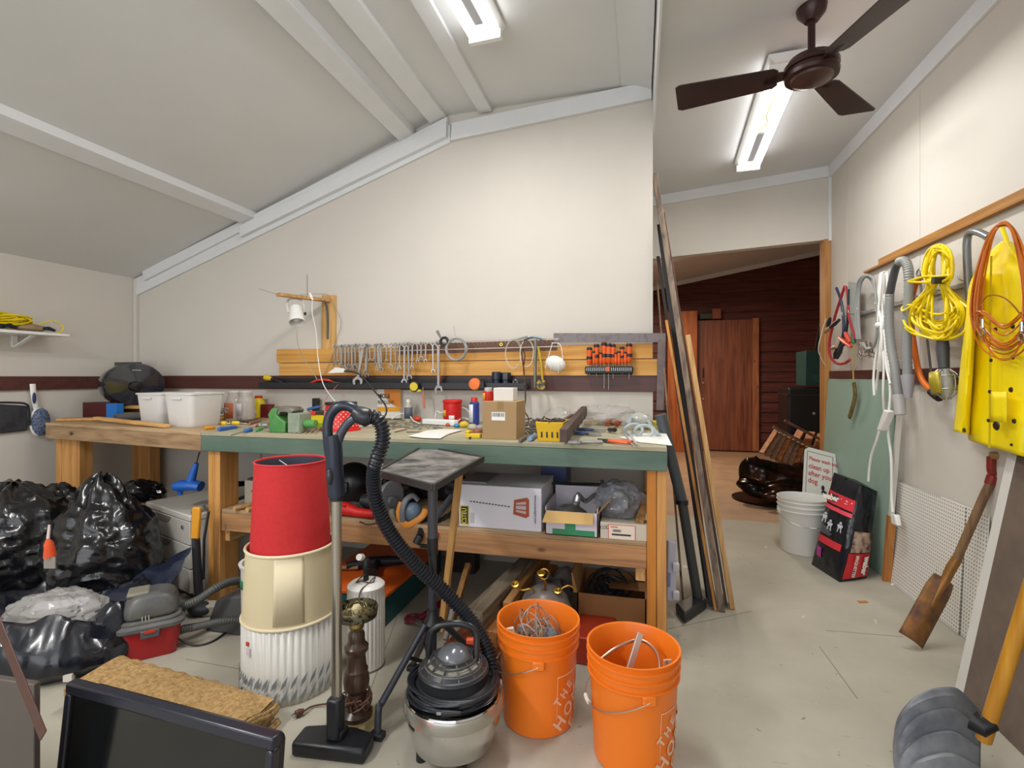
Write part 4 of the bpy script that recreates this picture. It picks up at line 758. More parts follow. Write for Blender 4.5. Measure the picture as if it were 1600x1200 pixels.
single('metal_bits',mb,C('6d6660',.5,.4),'heap of dark metal bits between cardboard box and yellow basket','hardware',kind='stuff')
# steel channel sticking out
a=Bn(882,697)+V((0,-.03,.05)); b=onD(914,640,dep(Bn(914,672))); b=V((Bn(905,664).x+.05,Bn(905,664).y,0)); b=onY(913,642,b.y)
r=thing('steel_channel','dark brown notched steel bar propped up on right of bench','steel bar',a)
d=(b-a).normalized(); mb=MB(); mb.beam(a,b,.035,.06,(0,0,1)); part(r,'bar',mb,C('5c4c46',.6,.3,var=.3,scale=14),bevel=.002)
mb=MB(); sd=d.cross(UP).normalized()
for k in range(4): p=a+(b-a)*(.25+.2*k)+sd*.0185-UP*.022; mb.beam(p-d*.02,p+d*.02,.004,.02)
part(r,'notch',mb,M_blk)
plank(Bn(868,672)+V((0,0,.03)),onY(895,648,b.y-.1),.02,.012,C('6b5140',.7),'thin rusty strip leaning behind the notched steel bar','metal_strip','metal strip')
# plastic bag, copper fittings
M_bag=C('e4e0dc',.12,alpha=.38,bump=.6,bscale=14)
def crumple(c,r,seed,amp=.25,fr=2.5,seg=64,rings=40,flat=None):
    sd=V((seed*3.1,seed*1.7,seed))
    def fn(d):
        n1=noise.noise(d*fr+sd); n2=1-abs(noise.noise(d*fr*2.3+sd*2))*2; n3=1-abs(noise.noise(d*fr*5+sd))*2
        return 1+amp*(n1*.8+n2*.35+n3*.15)
    mb=MB(); mb.blob(c,r,seg,rings,fn)
    if flat is not None: mb.v=[V((p.x,p.y,max(p.z,flat))) for p in mb.v]
    return mb
P=Bn(935,664); single('plastic_bag',crumple(P+V((.02,.06,.05)),(.20,.09,.075),3,.3,2.2,48,28,ZB+.002),M_bag,'crumpled clear plastic bag at back right of bench','plastic bag')
P=Bn(870,656); single('plastic_bag',crumple(P+V((.0,.05,.04)),(.09,.06,.06),5,.3,2.2,32,20,ZB+.002),M_bag,'small clear plastic bag behind the notched steel bar','plastic bag')
for i,(px,py) in enumerate(((950,666),(957,664),(962,668),(946,661),(954,659),(966,663),(960,660))):
    P=Bn(px,py)+V((0,0,.02)); a=rr.uniform(0,PI); d=V((math.cos(a),math.sin(a),.2))*.02; mb=MB(); mb.tube(spline([P-d,P,P+d.cross(UP)+V((0,0,.01))]),.013,12); single('copper_fitting',mb,C('b5694a',.25,.8),'shiny copper pipe elbow in the pile by the clear bag','pipe fitting',group='copper fittings on the bench')
def pliers(a,ang,L,hc,label,name='pliers',cat='pliers',jc='9a9a98'):
    r=thing(name,label,cat,a); M=T(a)@RZ(ang)
    for s in(-1,1):
        mb=MB(M); mb.tube(spline([(0,0,.012),(-L*.15,.014*s,.012),(-L*.4,.024*s,.012),(-L*.62,.016*s,.012)]),.0085,10,flat=.8); part(r,'handle',mb,C(hc,.4))
    mb=MB(M); mb.lathe([(0,0),(.016,0),(.016,.014),(0,.014)],16,T(0,0,.004)); mb.add([(0,-.014,.004),(L*.3,-.005,.004),(L*.3,.005,.004),(0,.014,.004),(0,-.014,.018),(L*.3,-.005,.016),(L*.3,.005,.016),(0,.014,.018)],[(0,3,2,1),(4,5,6,7),(0,1,5,4),(1,2,6,5),(2,3,7,6),(3,0,4,7)]); part(r,'jaw',mb,C(jc,.35,.7)); return r
pliers(Bn(922,681),math.radians(-5),.20,'24406e','dark blue handled pliers at front right of bench'); pliers(Bn(930,675),math.radians(-8),.19,'1f3560','navy handled pliers lying behind the front pair'); 
pliers(Bn(950,692),math.radians(150),.19,'e05a28','orange-handled pliers pointing over the bench edge',jc='5a5a5c'); pliers(Bn(905,694),math.radians(-170),.17,'8d8a84','worn grey locking pliers at bench edge right of steel bar'); 
pliers(Bn(938,664),math.radians(-30),.2,'caa52a','yellow-handled pliers lying on tools behind the navy pliers')
hand_sd(Bn(962,678)+V((0,0,.01)),Bn(940,672),'2a2a2c','black-handled screwdriver lying among the pliers',.013,.5)
for a,b,l in (((972,690),(990,690),'left'),((980,676),(996,698),'right')):
    pass
hand_sd(Bn(981,677),Bn(997,700)+V((0,0,0)),'b9b5ae','chrome punch lying across white paper at bench edge, right one',.006,.9); hand_sd(Bn(976,680),Bn(990,700),'a39f98','chrome punch lying across white paper at bench edge, left one',.006,.9)
# safety goggles / grey gloves
P=Bn(995,684); r=thing('safety_goggles','pale grey rubber safety goggles lying at right of bench','goggles',P)
for k,(px,py) in enumerate(((990,682),(1006,684))):
    c=Bn(px,py)+V((0,0,.035)); mb=MB(); pts=[c+V((.045*math.cos(t),.012*math.sin(2*t)-.01,.03*math.sin(t))) for t in [2*PI*i/24 for i in range(24)]]; mb.tube(pts,.008,8,closed=True); part(r,'rim',mb,C('a9b4b8',.5))
mb=MB(); mb.tube(spline([Bn(982,678)+V((0,0,.06)),Bn(988,670)+V((0,.05,.08)),Bn(1008,672)+V((0,.05,.07)),Bn(1020,680)+V((0,.02,.04)),Bn(1030,684)+V((0,0,.01))]),.012,8,flat=.4); part(r,'strap',mb,C('9aa6ac',.6))
mb=MB(); mb.blob(Bn(1000,672)+V((0,.02,.06)),(.07,.05,.04),20,12,fn=lambda d:1+.2*noise.noise(d*2.5)); part(r,'lens',mb,C('c9cdc6',.15,alpha=.55))
P=Bn(1018,671); mb=MB(T(P)); mb.box((-.025,0,0),(.03,.05,.03)); mb.box((-.03,0,.03),(.035,.055,.05)); single('tape_spool',mb,C('d6c638',.45),'small yellow plastic spool behind the grey goggles','spool',bevel=.005)
# ================================================================= UNDER THE BENCH
YS=2.38
def sbox(px0,px1,pt,y,dy,mat,name,label,cat='box',bevel=.002,z=ZS,group=None):
    x0,x1=XY(px0,y),XY(px1,y); h=zat(V(((x0+x1)/2,y,0)),pt)-z; mb=MB(); mb.box((x0,y,z),(x1,y+dy,z+h)); return x0,x1,h,mb
# lantern box
r=thing('lantern_carton','big white carton printed with a hanging copper lantern on the lower shelf','box',V((-.65,2.5,ZS)))
x0,x1,h,mb=sbox(717,846,760,YS+.02,.34,None,'','',''); M_wb=C('d9d9e2',.5); part(r,'carton',mb,M_wb,bevel=.003); y=YS+.02-.0015
mb=MB(); mb.box((x0-.01,y+.05,ZS+h),(x0+.13,y+.30,ZS+h+.006)); part(r,'flap',mb,C('8f8f96',.5))
w_=x1-x0; px_=lambda u:x0+u*w_
mb=MB(); mb.box((px_(.02),y-.001,ZS+.012),(px_(.125),y,ZS+h*.50)); part(r,'yellow_frame',mb,C('b8a93a',.5))
mb=MB(); mb.box((px_(.03),y-.002,ZS+.017),(px_(.115),y-.0005,ZS+h*.48)); part(r,'name_panel',mb,C('23241c',.5))
text(r,'JCSTEU',(px_(.073),y-.003,ZS+h*.245),UP,(-1,0,0),.036,C('e8d84a',.5),.72,bold=.0002)
mb=MB(); mb.box((px_(.14),y-.001,ZS+h*.1),(px_(.19),y,ZS+h*.34)); part(r,'barcode',mb,C('b9b9c0',.5))
mb=MB(); n=26
for i in range(n):
    if i%2==0: mb.box((px_(.14+.5*i/n),y-.001,ZS+h*.60-i*.0006),(px_(.14+.5*(i+1.3)/n),y,ZS+h*.60-i*.0006+.005))
part(r,'chain_print',mb,M_blk,kind='stuff')
MF=lambda z=0:Matrix(((1,0,0,0),(0,0,1,y-.001-z),(0,1,0,0),(0,0,0,1)))
M_cop=C('a8512c',.5)
mb=MB(); cx=px_(.75); cz=ZS+h*.54
mb.prism([(cx-.035,cz-.035),(cx-.03,cz+.035),(cx+.035,cz+.05),(cx+.045,cz+.04),(cx+.045,cz-.04),(cx+.03,cz-.05)],.001,MF()) ; part(r,'lantern_print',mb,M_cop)
mb=MB(); mb.prism([(cx-.02,cz-.022),(cx-.02,cz+.022),(cx+.03,cz+.03),(cx+.03,cz-.03)],.001,MF(.0015)); part(r,'lantern_glass',mb,C('c8b4b8',.4))
mb=MB(); 
for k in(-.012,.008): mb.prism([(cx-.02,cz+k),(cx+.03,cz+k*1.3),(cx+.03,cz+k*1.3+.006),(cx-.02,cz+k+.005)],.001,MF(.003))
part(r,'lantern_bars',mb,M_cop)
text(r,'www.jcsteulight.com',(px_(.93),y-.002,ZS+h*.52),(0,0,-1),(1,0,0),.018,C('5a5a62',.5),.9)
plank(onY(722,752,YS+.12),onY(948,757,YS+.45),.02,.012,C('23262e',.4),'long black flat bar lying over cartons on the shelf','metal_bar','metal bar')
mb=MB(); mb.box((XY(735,YS+.5),YS+.5,ZS+.26),(XY(850,YS+.5),YS+.8,ZS+.30)); single('folded_stand',mb,M_blk,'black folded metal frame lying on top behind the lantern carton','metal frame',bevel=.01)
sb=MB(); x0b=XY(884,3.2); sb.box((XY(845,3.0),3.0,ZS),(XY(885,3.0),3.2,ZB-.13)); single('blue_carton',sb,C('59649a',.5),'blue-violet carton standing behind the lantern carton','box',bevel=.002)
# white box with green tape
r=thing('open_carton','open white carton with green tape cross and tan flap on shelf','box',V((-.33,2.5,ZS)))
x0,x1,h,mb=sbox(852,934,800,YS,.30,None,'','',''); th=.004; y=YS; hb=h
mb=MB()
for a,b in (((x0,y,ZS),(x1,y+th,ZS+hb)),((x0,y+.30,ZS),(x1,y+.304,ZS+hb+.06)),((x0,y,ZS),(x0+th,y+.30,ZS+hb+.02)),((x1-th,y,ZS),(x1,y+.30,ZS+hb+.02)),((x0,y,ZS),(x1,y+.3,ZS+th))): mb.box(a,b)
part(r,'carton',mb,C('cfc9d2',.6,hx2='a58a6a',scale=.8,thr=(.2,.35)),smooth=False)
mb=MB(); mb.hexa([(x0-.01,y-.03,ZS+hb*.56),(x1-.02,y-.03,ZS+hb*.60),(x1-.02,y-.026,ZS+hb*.60),(x0-.01,y-.026,ZS+hb*.56),(x0+.005,y-.003,ZS+hb),(x1-.02,y-.003,ZS+hb),(x1-.02,y,ZS+hb),(x0+.005,y,ZS+hb)]); part(r,'front_flap',mb,C('d2ab6a',.7,bump=.2))
mb=MB(); mb.hexa([(x1,y,ZS+hb),(x1+.002,y,ZS+hb),(x1+.002,y+.28,ZS+hb),(x1,y+.28,ZS+hb),(x1+.06,y,ZS+hb+.07),(x1+.062,y,ZS+hb+.07),(x1+.062,y+.28,ZS+hb+.07),(x1+.06,y+.28,ZS+hb+.07)]); part(r,'side_flap',mb,C('b89064',.7))
mb=MB(); xm=(x0+x1)/2; mb.box((xm-.03,y-.002,ZS+.02),(xm+.02,y,ZS+hb*.8)); mb.box((x0+.035,y-.0025,ZS+.004),(x1-.015,y,ZS+.03)); part(r,'green_tape',mb,C('2f8a5c',.5))
# shower head
P=onY(897,797,YS+.12); r=thing('shower_head','grey round shower head with chrome gooseneck arm in open carton','shower head',P)
ax=V((.25,.25,1)).normalized(); M=frame(P,V((1,0,-.25)),z=ax)
mb=MB(M); mb.lathe([(0,-.02),(.080,-.02),(.082,-.008),(.06,.012),(.02,.026),(.018,.05),(0,.05)],32); part(r,'head',mb,C('4a4a48',.4,hx2='6a6864',scale=20)); 
mb=MB(M); mb.lathe([(0,-.026),(.076,-.026),(.080,-.02),(0,-.02)],32); part(r,'spray_plate',mb,C('a9adb8',.3,.4))
t=P+ax*.05; mb=MB(); mb.tube(spline([t,t+ax*.03,onY(915,783,YS+.18),onY(930,773,YS+.22),onY(942,772,YS+.26)]),.011,12); part(r,'arm',mb,M_chr)
mb=MB(M); mb.lathe([(.012,.045),(.02,.045),(.02,.07),(.014,.07)],16,closed=True); part(r,'nut',mb,M_chr)
P=onY(934,800,YS+.2); r=thing('brass_valve','small brass valve with black lever at right of open carton','valve',P)
mb=MB(); mb.tube([P+V((0,0,-.05)),P+V((0,0,-.02)),P+V((.004,0,.01)),P+V((.006,0,.03))],[.014,.016,.011,.008],12); part(r,'body',mb,C('a9822e',.35,.7)); mb=MB(); mb.beam(P+V((.005,0,.03)),P+V((.01,0,.06)),.016,.012,(0,1,0)); part(r,'lever',mb,M_blk)
r=thing('faucet_handle','black and chrome cross faucet handle above the shower arm','faucet',onY(944,765,YS+.3)); P=onY(944,765,YS+.3)
mb=MB(); mb.tube([P+V((-.012,0,.05)),P,P+V((.015,0,-.05))],[.008,.012,.006],10); mb.tube([P+V((.0,0,.015)),P+V((.05,0,.01))],.009,8); part(r,'handle',mb,C('2a2a2e',.3,.5))
# label box, bag on it
r=thing('label_carton','low off-white carton with red-bordered shipping label at shelf right end','box',V((-.1,2.5,ZS)))
x0,x1,h,mb=sbox(938,1011,818,YS,.26,None,'','',''); part(r,'carton',mb,C('c9bfae',.65,var=.06),bevel=.003); y=YS
mb=MB(); mb.box((x0+(x1-x0)*.17,y-.0015,ZS+.003),(x0+(x1-x0)*.76,y,ZS+h*.9)); part(r,'red_border',mb,C('c04a44',.5))
mb=MB(); mb.box((x0+(x1-x0)*.185,y-.0025,ZS+.003),(x0+(x1-x0)*.745,y-.001,ZS+h*.87)); part(r,'label_paper',mb,C('e0d3c2',.6))
mb=MB(); mb.box((x0+(x1-x0)*.25,y-.003,ZS+h*.26),(x0+(x1-x0)*.66,y-.002,ZS+h*.36)); part(r,'print_bar',mb,M_blk)
text(r,'COD',(x0+(x1-x0)*.095,y-.001,ZS+h*.68),(1,0,.1),UP,.022,M_blk,.8); mb=MB(); [mb.box((x0+(x1-x0)*(.27+.012*q),y-.003,ZS+h*.46),(x0+(x1-x0)*(.274+.012*q+.003*(q%3)),y-.002,ZS+h*.62)) for q in range(15)]; part(r,'barcode',mb,M_blk,kind='stuff'); mb=MB(); mb.box((x0+(x1-x0)*.22,y-.003,ZS+h*.73),(x0+(x1-x0)*.38,y-.002,ZS+h*.79)); part(r,'red_print',mb,C('c04a44',.5))
mb=MB()
P=onY(968,800,YS+.13); P.z=ZS+h+.075; cb=crumple(P,(.105,.10,.085),11,.3,2.0,56,34,ZS+h+.003); single('plastic_bag',cb,C('8d9098',.12,alpha=.55,bump=.5,bscale=12),'smoky plastic bag of fittings sitting on the red-labelled carton','plastic bag')
mb=MB(); mb.tube([onY(948,783,YS+.1),onY(952,770,YS+.12),onY(956,757,YS+.14)],[.03,.018,.026],14); single('bag_neck',mb,C('8d97a8',.12,alpha=.6,bump=.5,bscale=12),'twisted plastic bag neck standing above the smoky bag','plastic bag')
plank(onY(998,818,YS+.02),onY(1008,782,YS+.16),.035,.04,wood('a9824e','7a5a34','Z'),'weathered wood offcut leaning on the red-labelled carton','wood_offcut','wood',side=(0,1,0))
plank(onY(1000,808,YS+.3),onY(1012,770,YS+.4),.02,.09,M_blk,'dark board leaning behind the weathered offcut','board_offcut','board',side=(0,1,0))
# left end of the shelf
x0,x1,h,mb=sbox(382,425,752,YS+.14,.28,None,'','',''); r=thing('small_carton','grey cardboard box with small printed icons left of red lampshade','box',V((x0,YS+.2,ZS))); part(r,'carton',mb,C('a39a8a',.7,var=.06),bevel=.002)
mb=MB(); mb.box((x0+.01,YS+.15,ZS+h),(x1,YS+.40,ZS+h+.012)); part(r,'lid',mb,C('3b3b40',.6),bevel=.002)
mb=MB()
for dx,dz in ((.05,.03),(.07,.05),(.09,.03)): mb.box((x0+dx,YS+.138,ZS+h*.45+dz*.3),(x0+dx+.012,YS+.14,ZS+h*.45+dz*.3+.01))
part(r,'icon_print',mb,C('4a463f',.6))
for (a,b,l) in ((onY(366,798,YS-.03),onY(420,782,YS+.18),'upper'),(onY(386,800,YS-.03),onY(425,790,YS+.14),'lower')):
    a.z=ZS+.0145;b.z=ZS+.0145; mb=MB(); mb.cyl(a,b,.0135,n=12); single('dowel',mb,wood('c9a06c','a87c4a','X',knots=False),'%s of two round wooden dowels poking out over shelf edge'%l,'dowel')
plank(onY(300,802,YS-.10),onY(384,776,YS+.25),.018,.018,C('8a8780',.5,.3),'thin grey metal tube poking out left past the bench leg','metal_tube','metal tube')
mb=crumple(onY(372,772,2.95),(.10,.08,.06),21,.3,2.5,30,18); mb.v=[V((p.x,p.y,max(p.z,ZS+.002))) for p in mb.v]; single('tool_bag',mb,M_blk,'black bag heaped at left end of shelf behind the leg','bag')
mb=MB(); mb.box((XY(385,2.9),2.9,0),(XY(345,2.9),3.3,ZS-.15)) ; mb=MB(); mb.box((XY(345,2.95),2.95,0.002),(XY(395,2.95),3.3,.36)); single('storage_tub',mb,C('1e2338',.5),'dark navy storage tub on floor behind the middle bench leg','tub',bevel=.01)
# power tools on the shelf
P=onY(558,803,YS+.02); P.z=ZS; r=thing('heat_gun','red power tool body lying at shelf edge right of the steel wand','power tool',P)
a=onY(534,806,YS+.04);b=onY(585,806,YS+.02); a.z=b.z=ZS+.028
mb=MB(); mb.tube([a+V((-.04,0,.0)),a+V((-.02,0,.01)),a+V((.02,0,.014)),a+(b-a)*.5,b-V((.03,0,0)),b],[.015,.032,.036,.024,.022,.021],16); part(r,'body',mb,M_red)
mb=MB(); 
for k in range(5): mb.cbox(a+V((.0+.01*k,-.022,.03)),(.004,.02,.012))
part(r,'vent',mb,M_blk)
mb=MB()
for k in range(4): c=onY(548+4*k,795,YS+.13); mb.tube(spline([onY(531,802-3*k,YS+.1),onY(540,788+2*k,YS+.1),onY(556,785+3*k,YS+.12),onY(570,797,YS+.1),onY(578,803,YS+.08)]),.004,7)
single('tool_cable',mb,C('2a2c2a',.5),'loops of dark cable over the red power tool','cable')
cord('tool_cable',[onY(562,815,YS-.01),onY(575,820,YS-.03),onY(590,816,YS-.02),onY(594,808,YS+.05)],.0035,M_dk,'black cable sagging over shelf edge below the red tool','cable')
c=onY(553,775,2.75); r=thing('welding_helmet','round black helmet standing behind red tool on shelf','helmet',V((c.x,c.y,ZS))); mb=MB(); mb.blob(V((c.x,c.y,ZS+.10)),(.13,.11,.13),32,20,fn=lambda d:1 if d.z>-.75 else .9); part(r,'shell',mb,C('141519',.35)); mb=MB(); mb.cbox(V((c.x-.02,c.y-.11,ZS+.10)),(.10,.02,.06)); part(r,'visor',mb,C('2a2d33',.15),bevel=.006)
c=onY(590,787,YS+.15); r=thing('circular_saw','black power saw with grey round guard on the shelf','power saw',V((c.x,c.y,ZS)))
mb=MB(); mb.tube([c+V((-.09,0,.01)),c+V((-.04,0,.01)),c+V((.03,0,0))],[.04,.048,.045],18); part(r,'motor',mb,C('2b2d30',.4)); 
mb=MB(); q=onY(611,770,YS+.12); mb.lathe([(0,-.012),(.085,-.012),(.085,.012),(0,.012)],28,frame(q+V((0,0,-.02)),UP,z=(1,-.35,0))); part(r,'guard',mb,C('9a9da2',.4,.3),bevel=.004)
mb=MB(); mb.cyl(q+V((.015,-.03,-.035)),q+V((.04,-.045,-.035)),.024,n=16); part(r,'knob',mb,C('6b6e72',.4))
mb=MB(); mb.tube(spline([q+V((.02,-.03,-.08)),q+V((.03,-.04,-.12)),q+V((.055,-.03,-.15))]),.011,8,flat=1.6); part(r,'lever',mb,C('8a8672',.5))
for (px,py,y,rad,col,lab) in ((705,762,2.9,.09,'15161a','black bundle heaped between the tray and lantern carton'),(655,770,2.95,.11,'1a1c22','black tool bag behind the orange ear defenders'),(620,795,2.75,.09,'17181c','black lump of tools behind saw on shelf')):
    c=onY(px,py,y); mb=crumple(V((c.x,c.y,ZS+rad*.75)),(rad*1.3,rad,rad),px,.28,2.6,40,26,ZS+.002); single('tool_bag',mb,C(col,.5,bump=.2,bscale=20),lab,'bag')
# ear defenders / orange guard
c=onY(644,800,YS+.05); r=thing('ear_defenders','blue-grey and orange ear defenders lying on the shelf','ear defenders',V((c.x,c.y,ZS)))
mb=MB(); mb.blob(c+V((0,0,-.005)),(.055,.045,.05),24,16,fn=lambda d:1+.15*max(0,d.z)); part(r,'cup',mb,C('5e7388',.35))
mb=MB(); mb.tube(spline([c+V((-.055,-.01,.05)),c+V((-.06,-.03,.0)),c+V((-.035,-.045,-.04)),c+V((0,-.05,-.055)),c+V((.04,-.045,-.035)),c+V((.075,-.03,-.005)),c+V((.08,-.01,.02))]),[.006]+[.012]*35+[.006] if 0 else .012,10,flat=1.5); part(r,'cushion',mb,C('d98a2c',.45))
mb=MB(); mb.tube(spline([c+V((-.03,-.05,-.04)),c+V((-.032,-.05,.02)),c+V((-.02,-.03,.07)),c+V((.005,0,.085)),c+V((.03,.01,.06))]),.009,8,flat=1.8); part(r,'headband',mb,C('6d6f76',.45))
mb=MB(); mb.cyl(onY(678,812,YS+.04),onY(706,776,YS+.3),.019,n=16); single('vacuum_tube',mb,C('6a6d74',.4),'grey plastic tube pointing back beside leaning wood stick','tube')
mb=MB(); p=onY(656,838,YS-.03); q=onY(664,800,YS+.10); mb.tube([p,p*.5+q*.5,q],[.018,.016,.017],14); mb.cyl(onY(650,850,YS-.05),p,.020,n=14); single('vacuum_tube',mb,C('26282e',.45),'black tube end hanging over shelf edge behind the tray pole','tube')
plank(onY(678,838,YS-.03),onY(703,815,YS+.14),.03,.022,C('b8452c',.45),'red-orange metal bar poking out over shelf edge','metal_bar','metal bar')
plank(onY(680,820,YS+.02),onY(708,798,YS+.2),.02,.006,M_dk,'thin black strip lying over the red-orange bar','metal_strip','metal strip')
# leaning stick
a=G(688,990); a=onD(692,972,dep(G(690,1000))); 
plank(onD(690,985,2.22),onD(719,730,2.17),.026,.03,wood('c99c5e','a87a3e','Z'),'light pine stick leaning from floor against bench beside tray','stick',side=(0,1,0))

# ================================================================= FLOOR BELOW THE BENCH
# teal box with orange top
A=CF(-.647,2.57,0);B=CF(-.531,3.03,0); d=(B-A).normalized(); s=V((-d.y,d.x,0)); L=.75; wd_=.46; z1=.17; M=frame(A,s,d); M=Matrix([[s[i],d[i],(0,0,1)[i],A[i]] for i in range(3)]+[[0,0,0,1]])
r=thing('toy_bin','low teal box with bright orange lid on floor under bench','box',A)
mb=MB(M); mb.box((0,0,0),(wd_,L,z1-.02)); part(r,'body',mb,C('1c5658',.4),bevel=.006)
mb=MB(M); mb.box((-.01,-.01,z1-.02),(wd_+.01,L+.01,z1)); part(r,'lid',mb,C('e0641e',.4),bevel=.004)
Mi=M
c=M@V((wd_*.35,L*.45,z1)); r=thing('cordless_drill','black cordless tool lying on the orange lid','drill',c)
mb=MB(); mb.tube([c+V((-.20,-.12,.03)),c+V((-.1,-.05,.035)),c+V((.0,.0,.035)),c+V((.14,.06,.03))],[.02,.032,.03,.015],12); part(r,'body',mb,C('1f2530',.45)); mb=MB(); mb.tube([c+V((-.05,-.03,.035)),c+V((-.02,-.12,.03)),c+V((0,-.18,.03))],[.022,.018,.03],12); part(r,'grip',mb,M_blk)
c=M@V((wd_*.75,L*.18,z1)); r=thing('hammer','hammer with wooden handle lying on the orange lid near column lamp','hammer',c)
mb=MB(); mb.cyl(c+V((-.14,.05,.02)),c+V((.05,.1,.02)),.012,n=10); part(r,'handle',mb,wood('b5895a','8c6438','X',knots=False)); mb=MB(); mb.cyl(c+V((-.12,.01,.02)),c+V((-.12,.12,.02)),.017,n=12); part(r,'head',mb,C('3a4452',.35,.6))
r=thing('clamp','dark red clamp lying on floor right of teal box','clamp',G(648,975)); c=G(645,972)+V((0,0,.02))
mb=MB(); mb.tube(coilpts(c,.035,1,EX,EY,0),.010,8); mb.tube(spline([c+V((.03,0,0)),c+V((.06,.05,.01)),c+V((.09,.16,.02))]),.016,10); part(r,'handle',mb,C('7a1a30',.4)); mb=MB(); mb.cyl(c+V((.03,-.02,0)),c+V((.06,-.04,0)),.014,n=12); part(r,'nut',mb,M_chr)
# old timber
def floorbeam(px0,py0,d1,w,h,z0,mat,label,name='timber',dirn=(.16,1,0),grp=None):
    a=onZ(px0,py0,z0); dv=V(dirn).normalized(); mb=MB(); mb.beam(a+V((0,0,h/2)),a+dv*d1+V((0,0,h/2)),w,h,(0,0,1)); return single(name,mb,mat,label,'timber',bevel=.004,group=grp)
M_gw=wood('8d806e','4f463b','Y',1.2); M_gw2=wood('a5967f','6b5f4f','Y',1.2); M_ow=wood('a9683a','7a4222','Y')
floorbeam(752,1040,.95,.12,.10,0,M_ow,'orange-brown timber lying at bottom of stack under shelf')
floorbeam(708,1045,.8,.10,.10,0,wood('8c4a2a','5c2c18','Y'),'dark red-brown timber at left of the bottom stack')
floorbeam(760,1010,.85,.10,.07,.105,wood('b97c45','8a5428','Y'),'warm brown timber in middle of stack under shelf')
floorbeam(740,985,.98,.085,.085,.18,M_gw,'weathered grey timber on top of stack with rough end','timber',(.13,1,0))
floorbeam(792,975,.9,.04,.10,.14,wood('b58450','845a30','Y'),'brown plank on edge right of the weathered timber','timber',(.05,1,0))
plank(onD(702,985,2.4),onD(732,882,2.75),.03,.028,wood('b98a54','8c6236','Z'),'short wooden handle standing tilted left of weathered timber','wooden_stick','handle',side=(0,1,0))
mb=MB(); mb.cyl(onD(696,1000,2.28),onD(709,950,2.38),.012,.016,n=12); single('brush_handle',mb,C('8d857a',.6),'grey paint-spattered handle leaning beside pine stick','handle')
mb=MB(); mb.box((XY(705,3.1),3.1,.0),(XY(742,3.1),3.2,.36)); single('board_offcut',mb,C('2c211d',.6),'dark brown panel standing behind weathered timber','board')
# chandelier
r=thing('chandelier','brass chandelier with grey glass shades on floor behind orange bucket','chandelier',G(858,985)); c=onD(850,925,2.55)
M_gl=C('857d78',.35,hx2='6d6662',scale=6); M_br=C('b08a3a',.25,.9)
mb=MB(); mb.lathe([(0,.06),(.05,.055),(.10,.02),(.13,-.05),(.135,-.09),(.125,-.09),(.0,.03)],28,T(onD(852,935,2.4))); part(r,'bowl',mb,M_gl)
for px,py,dd,ang in ((815,905,2.75,0),(845,918,2.7,.6),(885,910,2.75,-.7),(868,930,2.6,.9)):
    p=onD(px,py,dd); mb=MB(); mb.lathe([(.02,-.05),(.06,-.02),(.065,.05),(.05,.07),(.045,.07),(.055,.04),(.05,-.015),(.02,-.045)],20,T(p)@RY(ang)); part(r,'glass_shade',mb,M_gl)
for pts in ([(805,915),(815,922),(828,920),(835,925)],[(846,898),(850,908),(852,918),(851,925)],[(872,925),(880,918),(890,915),(900,922)]):
    mb=MB(); mb.tube(spline([onD(x,y,2.36) for x,y in pts]),.005,8); p=onD(*pts[0],2.36); mb.lathe([(0,0),(.008,.0),(.016,.006),(.019,.013),(.012,.014),(0,.007)],16,T(p)@RX(.5)); part(r,'arm',mb,M_br)
mb=MB(); mb.tube(coilpts(onD(850,897,2.35),.022,1,EX,UP,.12),.004,8); part(r,'loop',mb,M_br)
# carton of cables
r=thing('cable_carton','brown cardboard carton full of black cables under right shelf end','box',G(955,1020)); y=YB+.14; x0,x1=XY(902,y),XY(1010,y); h=zat(V((x0,y,0)),926); M_c2=C('93693f',.75,var=.1,scale=3)
for nm,a,b in (('carton',(x0,y,0),(x1,y+.006,h)),('side',(x0,y,0),(x0+.006,y+.34,h)),('side',(x1-.006,y,0),(x1,y+.34,h)),('back',(x0,y+.334,0),(x1,y+.34,h))):
    mb=MB(); mb.box(a,b); part(r,nm,mb,M_c2)
mb=MB(); mb.hexa([(x0+.15,y+.2,h),(x1,y+.2,h),(x1,y+.204,h),(x0+.15,y+.204,h),(x0+.15,y+.02,h+.03),(x1,y+.02,h+.03),(x1,y+.024,h+.03),(x0+.15,y+.024,h+.03)]); part(r,'flap',mb,C('7d5630',.75))
mb=MB(); mb.hexa([(x0-.02,y,h),(x0,y,h),(x0,y+.3,h),(x0-.02,y+.3,h),(x0-.03,y+.01,h+.09),(x0-.025,y+.01,h+.09),(x0-.025,y+.3,h+.09),(x0-.03,y+.3,h+.09)]); part(r,'flap',mb,C('a07a50',.75))
text(r,'U',(x0+.055,y-.001,h-.14),(0,0,-1),(1,0,0),.05,C('3c2a1a',.6),.8)
mb=MB(); rr=random.Random(4)
for k in range(9):
    c=V((rr.uniform(x0+.09,x0+.2),y+.13+rr.uniform(-.03,.05),h-.03+rr.uniform(-.02,.03))); mb.tube(coilpts(c,rr.uniform(.04,.08),2,V((1,0,rr.uniform(-.3,.3))).normalized(),V((0,.9,.45)),.25),.004,6)
single('black_cables',mb,C('1d2026',.45),'tangle of black cables spilling in the open brown carton','cables',kind='stuff')
# metal tool tray between buckets
mb=MB(); p=G(905,1095); mb.box((p.x-.05,p.y+.25,.0),(p.x+.12,p.y+.55,.12)); single('red_toolbox',mb,C('a8341c',.4),'small red metal box on floor between the orange buckets','box',bevel=.006)

